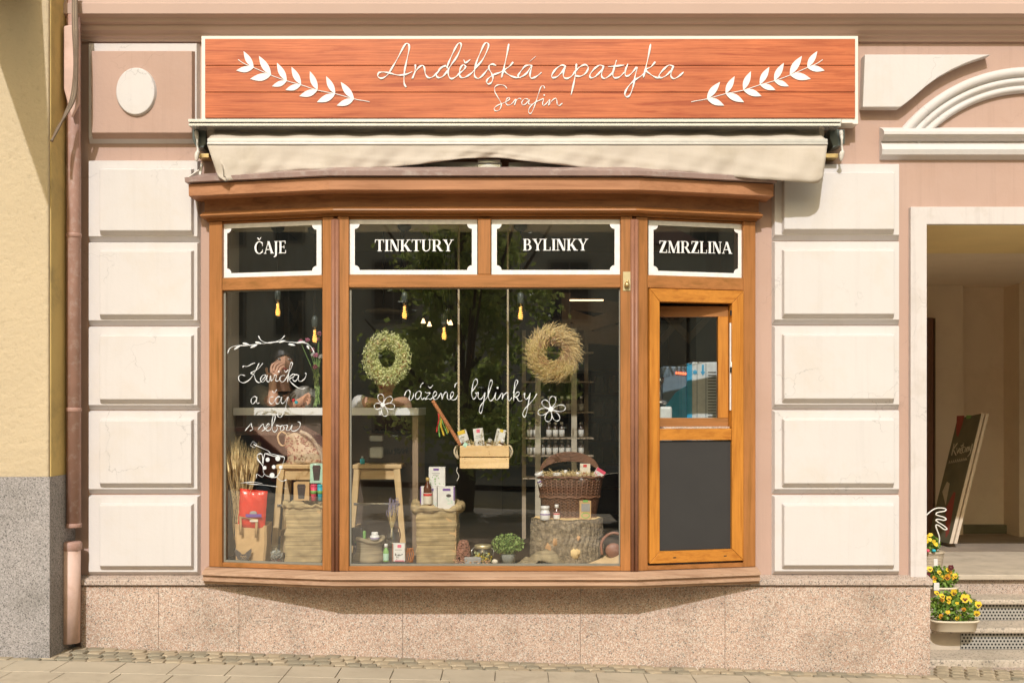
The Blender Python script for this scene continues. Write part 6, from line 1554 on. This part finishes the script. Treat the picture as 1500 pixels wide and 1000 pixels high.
for i in range(2): MB().ell(P(430+i*4, 586+i*3, -.50), .011, .011, .011).build('trinket', 'teal' if i else 'red', label=['small red trinket held in fingers above the white counter', 'small teal trinket held in fingers above the white counter'][i], cat='trinket')
# second person behind the leaf wreath
hc2 = P(566, 552, -.95); e = thing('person', 'person in dark blue and white top mostly hidden behind the leaf wreath', 'person', (hc2.x, 1.1, .45))
b2x = hc2.x
J = {'pelvis': ((b2x-.1, 1.25, 1.0), (.15, .12)), 'waist': ((b2x-.1, 1.22, 1.15), (.13, .11)), 'chest': ((b2x-.08, 1.12, 1.38), (.15, .115)), 'neckb': ((b2x-.03, 1.03, 1.56), .06), 'neck': ((b2x-.01, .98, 1.62), .05), 'skull': ((b2x, .95, hc2.z-.02), .055),
 'shl': ((b2x-.20, 1.02, 1.50), .055), 'elbl': ((b2x-.16, .78, CT+.04), .042), 'lwrist': ((b2x-.0, .72, CT+.03), .027), 'shr': ((b2x+.12, 1.05, 1.50), .055), 'elbr': ((b2x+.14, .82, CT+.04), .042), 'rwrist': ((b2x+.04, .68, CT+.03), .027),
 'hl': ((b2x-.18, 1.22, .95), .09), 'hr': ((b2x+.0, 1.22, .95), .09), 'kl': ((b2x-.18, 1.12, .74), .06), 'kr': ((b2x, 1.12, .74), .06), 'fl': ((b2x-.18, 1.2, .50), .045), 'fr': ((b2x, 1.2, .50), .045), 'tl': ((b2x-.19, 1.08, .475), .03), 'tr': ((b2x+.01, 1.08, .475), .03)}
hand_E = list([('pelvis','waist'),('waist','chest'),('chest','neckb'),('neckb','neck'),('neck','skull'),('chest','shl'),('shl','elbl'),('elbl','lwrist'),('chest','shr'),('shr','elbr'),('elbr','rwrist'),('pelvis','hl'),('pelvis','hr'),('hl','kl'),('hr','kr'),('kl','fl'),('kr','fr'),('fl','tl'),('fr','tr')])
hand(J, hand_E, J['lwrist'][0], (1, -.1, .05), (1, -.1, .1), (.0, -1, 0), 1, 'l', bend=(.6, 0, -.6)); hand(J, hand_E, J['rwrist'][0], (-1, -.2, .05), (-1, -.2, .1), (.0, -1, 0), -1, 'r', bend=(-.6, 0, -.6))
skin_mesh('body', J, hand_E, 'skin', e, 'pelvis'); head_parts(e, (b2x, .95, hc2.z), (-.3, -1, -.25), (0, .0, 1), bun=False)
Jc = {'pelvis': (J['pelvis'][0], (.17, .14)), 'waist': (J['waist'][0], (.15, .13)), 'chest': (J['chest'][0], (.175, .14)), 'shl': (J['shl'][0], .07), 'upl': (tuple(Vector(J['shl'][0]).lerp(Vector(J['elbl'][0]), .5)), .060), 'shr': (J['shr'][0], .07), 'upr': (tuple(Vector(J['shr'][0]).lerp(Vector(J['elbr'][0]), .5)), .058)}
skin_mesh('top', Jc, [('pelvis','waist'),('waist','chest'),('chest','shl'),('shl','upl'),('chest','shr'),('shr','upr')], 'shirt_blue', e, 'pelvis')
Jd = {'a': (tuple(Vector(J['shl'][0]).lerp(Vector(J['elbl'][0]), .5)), .062), 'b': (J['elbl'][0], .056), 'c': (tuple(Vector(J['elbl'][0]).lerp(Vector(J['lwrist'][0]), .35)), .048)}
skin_mesh('sleeve', Jd, [('a','b'),('b','c')], 'shirt_white', e, 'a')
Jt = {'p': ((b2x-.1, 1.25, .98), (.16, .13)), 'hl': (J['hl'][0], .10), 'hr': (J['hr'][0], .10), 'kl': (J['kl'][0], .075), 'kr': (J['kr'][0], .075), 'fl': (J['fl'][0], .06), 'fr': (J['fr'][0], .06)}
skin_mesh('trousers', Jt, [('p','hl'),('p','hr'),('hl','kl'),('hr','kr'),('kl','fl'),('kr','fr')], 'trousers', e, 'p')

# ------------------------------------------------------------------ doorway: planters, wire hand, leaning boards
def pansy(parent, c, s, col, rnd, face=True):
    c = Vector(c); tilt = Matrix.Rotation(rnd.uniform(-.5, .5), 3, 'Z') @ Matrix.Rotation(rnd.uniform(-.6, .35), 3, 'X')
    def pt(cx_, cz_, rx, rz, lift, m, b):
        n = 9; vs = [tilt @ Vector((cx_+rx*cos(2*pi*i/n), lift - .15*s*abs(sin(2*pi*i/n+.4)), cz_+rz*sin(2*pi*i/n)))+c for i in range(n)]+[tilt @ Vector((cx_, lift-.1*s, cz_))+c]
        b.add(vs, [(i, (i+1)%n, n) for i in range(n)], smooth=True)
    b = MB()
    for cx_, cz_, rx, rz, l_ in ((-.32,.42,.46,.42,.12),(.32,.42,.46,.42,.08),(-.5,-.02,.42,.38,.04),(.5,-.02,.42,.38,.0),(0,-.42,.55,.42,-.04)): pt(cx_*s, cz_*s, rx*s, rz*s, l_*s, col, b)
    o = b.build('blossom', col, parent)
    if face:
        b = MB()
        for cx_, cz_, rx, rz in ((-.28,-.05,.20,.13),(.28,-.05,.20,.13),(0,-.32,.22,.2)): pt(cx_*s, cz_*s, rx*s, rz*s, -.2*s, 'petal_maroon', b)
        b.build('dark_face', 'petal_maroon', o)
def planter(name, label, px0, px1, pyt, pyb, p, depth, mat_, fl, seed, ftop, oval=True, leaves=700):
    x0, x1, zt, zb = PX(px0,p), PX(px1,p), PZ(pyt,p), PZ(pyb,p); e = thing(name, label, 'planter', ((x0+x1)/2, -p, zb), None); rnd = random.Random(seed)
    cxx = (x0+x1)/2; hx = (x1-x0)/2; hy = depth/2; vs = []; fs = []; n = 32
    prof = [(.88, 0), (.90, .02), (.97, .80), (1.03, .82), (1.04, 1.0), (.98, 1.0), (.94, .85)]
    for k, h in prof:
        for i in range(n):
            a = 2*pi*i/n; ca, sa = cos(a), sin(a); q = 1/((abs(ca)**3.2+abs(sa)**3.2)**(1/3.2)); vs.append((cxx+hx*k*ca*q, -p+hy*k*sa*q, zb+(zt-zb)*h))
    for j in range(len(prof)-1):
        for i in range(n): fs.append((j*n+i, j*n+(i+1)%n, (j+1)*n+(i+1)%n, (j+1)*n+i))
    fs.append(tuple((len(prof)-1)*n+i for i in range(n))); fs.append(tuple(range(n-1,-1,-1)))
    MB().add(vs, fs, smooth=True).build('pot', mat_, e)
    H = PZ(ftop, p)-zt; b = leafy(MB(), (cxx, -p, zt+H*.42), hx*1.08, hy*1.15, H*.58, leaves, .010, .019, seed, .55); b.build('foliage', 'pansy_leaf', e, kind='stuff')
    for (x, y, s_, col) in fl: pansy(e, P(x, y, p+hy*.95+rnd.uniform(-.01, .025)), s_*rnd.uniform(.72, .95), col, rnd)
    for _ in range(7): pansy(e, P(rnd.uniform(px0+8, px1-3), rnd.uniform(ftop+6, pyt-4), p+hy*.9), rnd.uniform(.011, .017), rnd.choice(['petal_yellow', 'petal_yellow', 'petal_orange']), rnd, False)
    return e
planter('pansy_planter', 'cream oval tub of bright yellow pansies, lowest on the steps beside the plinth', 1362, 1431, 906, 922, -.42, .16, 'planter_cream', [(1397,867,.030,'petal_yellow'),(1414,876,.034,'petal_yellow'),(1380,873,.026,'petal_yellow'),(1433,885,.032,'petal_yellow'),(1431,898,.030,'petal_yellow'),(1372,868,.024,'petal_yellow'),(1412,892,.020,'petal_orange'),(1378,902,.026,'petal_orange'),(1390,876,.020,'petal_yellow'),(1402,905,.018,'petal_yellow')], 5, 864, leaves=900)
planter('pansy_planter', 'white trough of yellow and wine-red pansies on the middle step', 1358, 1401, 858, 874, -.66, .13, 'planter_cream', [(1362,833,.024,'petal_yellow'),(1379,846,.026,'petal_yellow'),(1388,845,.026,'petal_orange'),(1393,831,.026,'petal_maroon'),(1399,843,.024,'petal_yellow'),(1360,841,.022,'petal_maroon'),(1369,846,.020,'petal_orange'),(1376,838,.022,'petal_yellow')], 6, 828, leaves=500)
e = thing('flower_basket', 'woven grey basket of small yellow flowers, uppermost beside the door jamb', 'basket', P(1364, 840, -.95))
q = P(1364, 841, -.95); b = MB()
for i in range(14): b.tube([q+Vector(((.050+.004*i/3)*cos(2*pi*k/24)*(1.15), (.050+.004*i/3)*sin(2*pi*k/24), .006+i*.0105)) + Vector((0, 0, .002*(k % 2))) for k in range(25)], .0065, 5)
b.build('weave', 'wicker_grey', e, kind='stuff'); MB().tube([q+Vector((.076*cos(2*pi*k/24), .07*sin(2*pi*k/24), .150)) for k in range(25)], .010, 7).build('rim', 'wicker_grey', e)
leafy(MB(), q+Vector((0, 0, .20)), .062, .05, .065, 200, .012, .022, 9, .45).build('foliage', 'pansy_leaf', e, kind='stuff')
rnd = random.Random(2)
for x, y in ((1359, 785), (1363, 783), (1368, 793), (1371, 797), (1358, 792), (1362, 790)): pansy(e, P(x, y, -.88), .017, 'petal_yellow', rnd, False)
for x, y, m in ((1359, 806, 'hot_pink'), (1368, 806, 'teal')): MB().ell(P(x, y, -.86), .014, .014, .011).build('painted_egg', m, e)
WH = WallPanel(-.93)
wh = [[(12,140),(30,125),(70,90),(110,70),(160,70),(180,80),(165,92),(120,100),(105,112),(115,122),(160,135),(180,150),(160,158),(120,150),(105,158),(120,172),(165,200),(186,222),(165,225),(130,200),(108,192),(106,210),(125,262),(131,300),(122,350),(118,380)]]
b = MB(); b.tube(stroke_pts(WH, wh[0], 1350, 730, 5, 0, 5), .0045, 7); b.build('wire_ornament', 'wire_white', label='white bent wire ornament shaped like fingers sticking up from the basket', cat='ornament')
for x0_, y0_, x1_, y1_, lb in ((1368, 818, 1373.5, 838, 'white price tag tucked in the woven basket'), (1368, 853, 1376, 864, 'white price tag stuck in the middle pansy trough')):
    p = -.78 if y0_ < 840 else -.56
    MB().box(PX(x0_,p), PX(x1_,p), -p, -p+.002, PZ(y1_,p), PZ(y0_,p)).build('price_tag', 'paper_white', label=lb, cat='price tag')
# leaning boards
TL, TR, BR, BL = P(1403, 613, -2.65), P(1438, 605.5, -2.25), P(1391, 796, -2.25), P(1360, 788, -2.65)
nrm = (TR-TL).cross(BL-TL).normalized()
if nrm.y > 0: nrm = -nrm
sh2 = Vector((.036, .002, 0))
for k, (nm, lb) in enumerate((('flower_sign', 'dark flower shop board with faded lettering leaning in the passage'), ('spare_board', 'second board edge leaning directly behind the dark flower sign'))):
    e = thing(nm, lb, 'sign', BR+sh2*k)
    f = [v+sh2*k for v in (BL, BR, TR, TL)]; g = [v+sh2*.72 for v in f]
    MB().hexa([f[0], f[1], g[1], g[0], f[3], f[2], g[2], g[3]]).build('panel', 'board_edge', e, bevel=.002, seg=1)
    if k == 0:
        fe = e; o = nrm*.003
        MB().add([v+o for v in (BL, BR, TR, TL)], [(0, 1, 2, 3)]).build('printed_face', 'board_dark', e, solid=.001)
def onface(x, y, lift=.005):
    d = Vector(((x-750)/FPX, 1, (HOR-y)/FPX)); o = Vector((0, -DIST, EYE)); t_ = (TL-o).dot(nrm)/d.dot(nrm); return o+d*t_+nrm*lift
kv = [[(185,600),(150,770)],[(235,590),(170,680),(215,765)],[(225,660),(235,740),(265,660)],[(268,710),(300,690),(295,660),(275,680),(270,730),(300,735)],[(283,620),(294,637),(310,615)],[(325,590),(305,720),(325,725)],[(303,650),(345,645)],[(355,650),(342,720)],[(380,640),(362,720)],[(368,680),(395,642),(402,655),(387,715)],[(415,635),(412,690),(435,690)],[(455,600),(420,740),(385,785)]]
b = MB()
for s_ in kv: b.tube([onface(1380+x/10, 590+y/10) for x, y in s_], .0045, 5)
for i in range(9): x = 110+i*30; b.tube([onface(1380+x/10, 590+(890-i*6)/10), onface(1380+(x+8)/10, 590+(850-i*6)/10), onface(1380+(x+20)/10, 590+(885-i*6)/10)], .0028, 4)
b.build('lettering', 'board_text', fe)
for pts, m in ((((222,190),(335,185),(300,330),(240,500),(215,470)),'board_red'), (((360,185),(440,180),(425,225),(365,235)),'green_print'), (((60,1550),(180,1300),(205,1320),(110,1900),(60,1980)),'board_red'), (((10,1300),(80,1150),(120,1180),(60,1500)),'board_text')):
    b = MB(); b.add([onface(1380+x/10, 590+y/10, .0045) for x, y in pts], [tuple(range(len(pts)))]); b.build('picture_patch', m, fe)

# ------------------------------------------------------------------ across the street (seen in the glass)
def tree(name, label, x, y, h, rx, n, seed, z0=-.2, trunk=1.0):
    e = thing(name, label, 'tree', (x, y, z0)); r = random.Random(seed)
    bt = MB(); bt.tube(spline([(x, y, z0), (x+.05, y, z0+.8), (x-.03, y+.04, z0+trunk+.4), (x, y, z0+h*.85)]), [.14]*6+[.11]*5+[.05]*5, 8)
    for k in range(14):
        a = r.uniform(0, 6.28); zb = z0+trunk+r.random()*h*.4; bt.tube(spline([(x, y, zb), (x+cos(a)*rx*.35, y+sin(a)*rx*.35, zb+.5), (x+cos(a)*rx*.8, y+sin(a)*rx*.8, zb+1.4+r.random())], 3), [.05, .045, .04, .035, .025, .02, .012], 6)
    bt.build('trunk', 'bark_dark', e); b = MB(); cl = []
    for k in range(60):
        t_ = r.random(); a = r.uniform(0, 6.28); rad = rx*(.35+.65*r.random())*(1-.55*t_)*(.55+.45*min(1, t_*5)); cl.append((Vector((x+cos(a)*rad, y+sin(a)*rad, z0+trunk+t_*(h-trunk))), r.uniform(.22, .48)))
    for i in range(n):
        c, s_ = cl[r.randrange(60)]; v = Vector((r.gauss(0,.5), r.gauss(0,.5), r.gauss(0,.5)))*s_; d = Vector((r.gauss(0,1), r.gauss(0,1), r.gauss(0,1))).normalized(); w_ = d.cross(Vector((r.gauss(0,1), r.gauss(0,1), r.gauss(0,1)))).normalized(); L0 = r.uniform(.045, .075)
        b.add([c+v-d*L0, c+v+w_*L0*.6, c+v+d*L0, c+v-w_*L0*.6], [(0,1,2,3)])
    b.build('crown', 'tree_leaf', e, kind='stuff')
tree('street_tree', 'leafy street tree on the pavement behind the viewer, mirrored in the middle pane', -.75, -11.0, 5.9, 1.9, 15000, 1)
tree('street_tree', 'smaller street tree further right behind the viewer', 6.6, -13.0, 5.2, 1.6, 6000, 2)
def far_house(name, label, x0, x1, y, h, m, tile=True, ws=1.0):
    e = thing(name, label, 'building', ((x0+x1)/2, y, 0)); bx(x0, x1, y-9, y, -.3, h).build('wall', m, e)
    if tile:
        b = MB(); b.add([(x0, y+.35, h), (x1, y+.35, h), (x1, y-4, h+2.0), (x0, y-4, h+2.0), (x0, y-8, h), (x1, y-8, h)], [(0,1,2,3), (3,2,5,4), (0,3,4), (1,5,2), (0,4,5,1)]); b.build('roof', 'roof_tile', e)
    z = 1.0
    while z+1.5 < h:
        xx = x0+.9
        while xx+1.1 < x1:
            w_ = bx(xx, xx+1.0, y+.001, y+.03, z, z+1.5).build('window', 'opp_window', e); b = MB()
            b.box(xx-.08, xx, y+.001, y+.06, z-.08, z+1.58).box(xx+1, xx+1.08, y+.001, y+.06, z-.08, z+1.58).box(xx, xx+1, y+.001, y+.06, z+1.5, z+1.58).box(xx, xx+1, y+.001, y+.06, z-.08, z).box(xx+.48, xx+.52, y+.031, y+.05, z, z+1.5); b.build('window_frame', 'opp_trim', w_); xx += 2.3*ws
        z += 2.9
far_house('far_house', 'brown rendered house across the street behind the viewer', -16, 4.5, -23, 9.3, 'opp_wall')
far_house('far_house', 'paler low house with red tiled roof across the street to the right', 4.6, 18, -22, 6.4, 'opp_wall_light')
far_house('far_house', 'tall brown house across the street at the far left', -34, -16.1, -23, 10, 'opp_wall')
far_house('far_house', 'brown house across the street at the far right', 18.1, 34, -24, 9, 'opp_wall', ws=1.2)
def parasol(x, y, lb):
    e = thing('parasol', lb, 'parasol', (x, y, -.1), 'parasols across the street'); b = MB(); n = 8; R_ = 1.5
    vs = [(x+R_*cos(2*pi*i/n), y+R_*sin(2*pi*i/n), 2.15) for i in range(n)]+[(x, y, 2.75)]; b.add(vs, [(i, (i+1)%n, n) for i in range(n)]); b.build('canopy', 'parasol_cloth', e, solid=.01)
    MB().tube([(x, y, -.1), (x, y, 2.75)], .03, 8).build('pole', 'awning_metal', e); MB().lathe([(.3, 0), (.3, .08), (.05, .12)], (x, y, -.1), 14).build('foot', 'socket', e)
parasol(5.6, -11.5, 'pale parasol across the street nearest the street tree'); parasol(8.3, -12.2, 'pale parasol further right across the street')
def car(x, y, m, lb, z=-.13):
    e = thing('parked_car', lb, 'car', (x, y, z)); L_, W2_ = 4.2, .88
    side = [(-2.1,.30),(-2.1,.62),(-1.95,.80),(-1.1,.92),(-.45,1.36),(.9,1.40),(1.65,.98),(2.05,.90),(2.1,.55),(2.1,.30)]
    b = MB(); vs = []; n = len(side)
    for yy, ins in ((-W2_, .0), (W2_, .0)):
        for sx, sz in side: k = .16 if sz > 1.1 else 0; vs.append((x+sx, y+yy*(1-k), z+sz))
    b.add(vs, [tuple(range(n)), tuple(range(2*n-1, n-1, -1))]+[(i, i+n, (i+1)%n+n, (i+1)%n) for i in range(n)]); b.build('body', m, e, bevel=.05, seg=3)
    for s_ in (-1, 1):
        b = MB(); b.add([(x-.95, y+s_*.885, z+.95), (-.42+x, y+s_*.775, z+1.30), (x+.85, y+s_*.775, z+1.33), (x+1.45, y+s_*.885, z+.97)], [(0,1,2,3)]); b.build('side_window', 'car_glass', e, solid=.01)
    b = MB(); b.add([(x-1.06, y-.75, z+.96), (x-1.06, y+.75, z+.96), (x-.50, y+.66, z+1.34), (x-.50, y-.66, z+1.34)], [(0,1,2,3)]); b.build('windscreen', 'car_glass', e, solid=.02)
    for wx in (-1.3, 1.3):
        for s_ in (-1, 1):
            Mw = Matrix.Translation((x+wx, y+s_*.80, z+.32)) @ Matrix.Rotation(pi/2, 4, 'X'); w_ = MB().lathe([(.2, -.1), (.32, -.09), (.32, .09), (.2, .1)], n=20, M=Mw).build('tyre', 'tyre', e); MB().lathe([(.01, -.105), (.2, -.102), (.2, .102), (.01, .105)], n=20, M=Mw).build('rim', 'rim', w_)
    for s_ in (-1, 1): MB().ell((x-2.06, y+s_*.62, z+.70), .06, .14, .06).build('headlight', 'plastic_white', e); MB().ell((x+2.08, y+s_*.66, z+.78), .05, .12, .07).build('tail_light', 'tail_light', e)
car(3.0, -9.3, 'car_paint', 'dark blue hatchback parked behind the viewer, mirrored faintly by the wicker basket')
car(-9.5, -9.4, 'car_red', 'dark red car parked at the kerb behind the viewer')
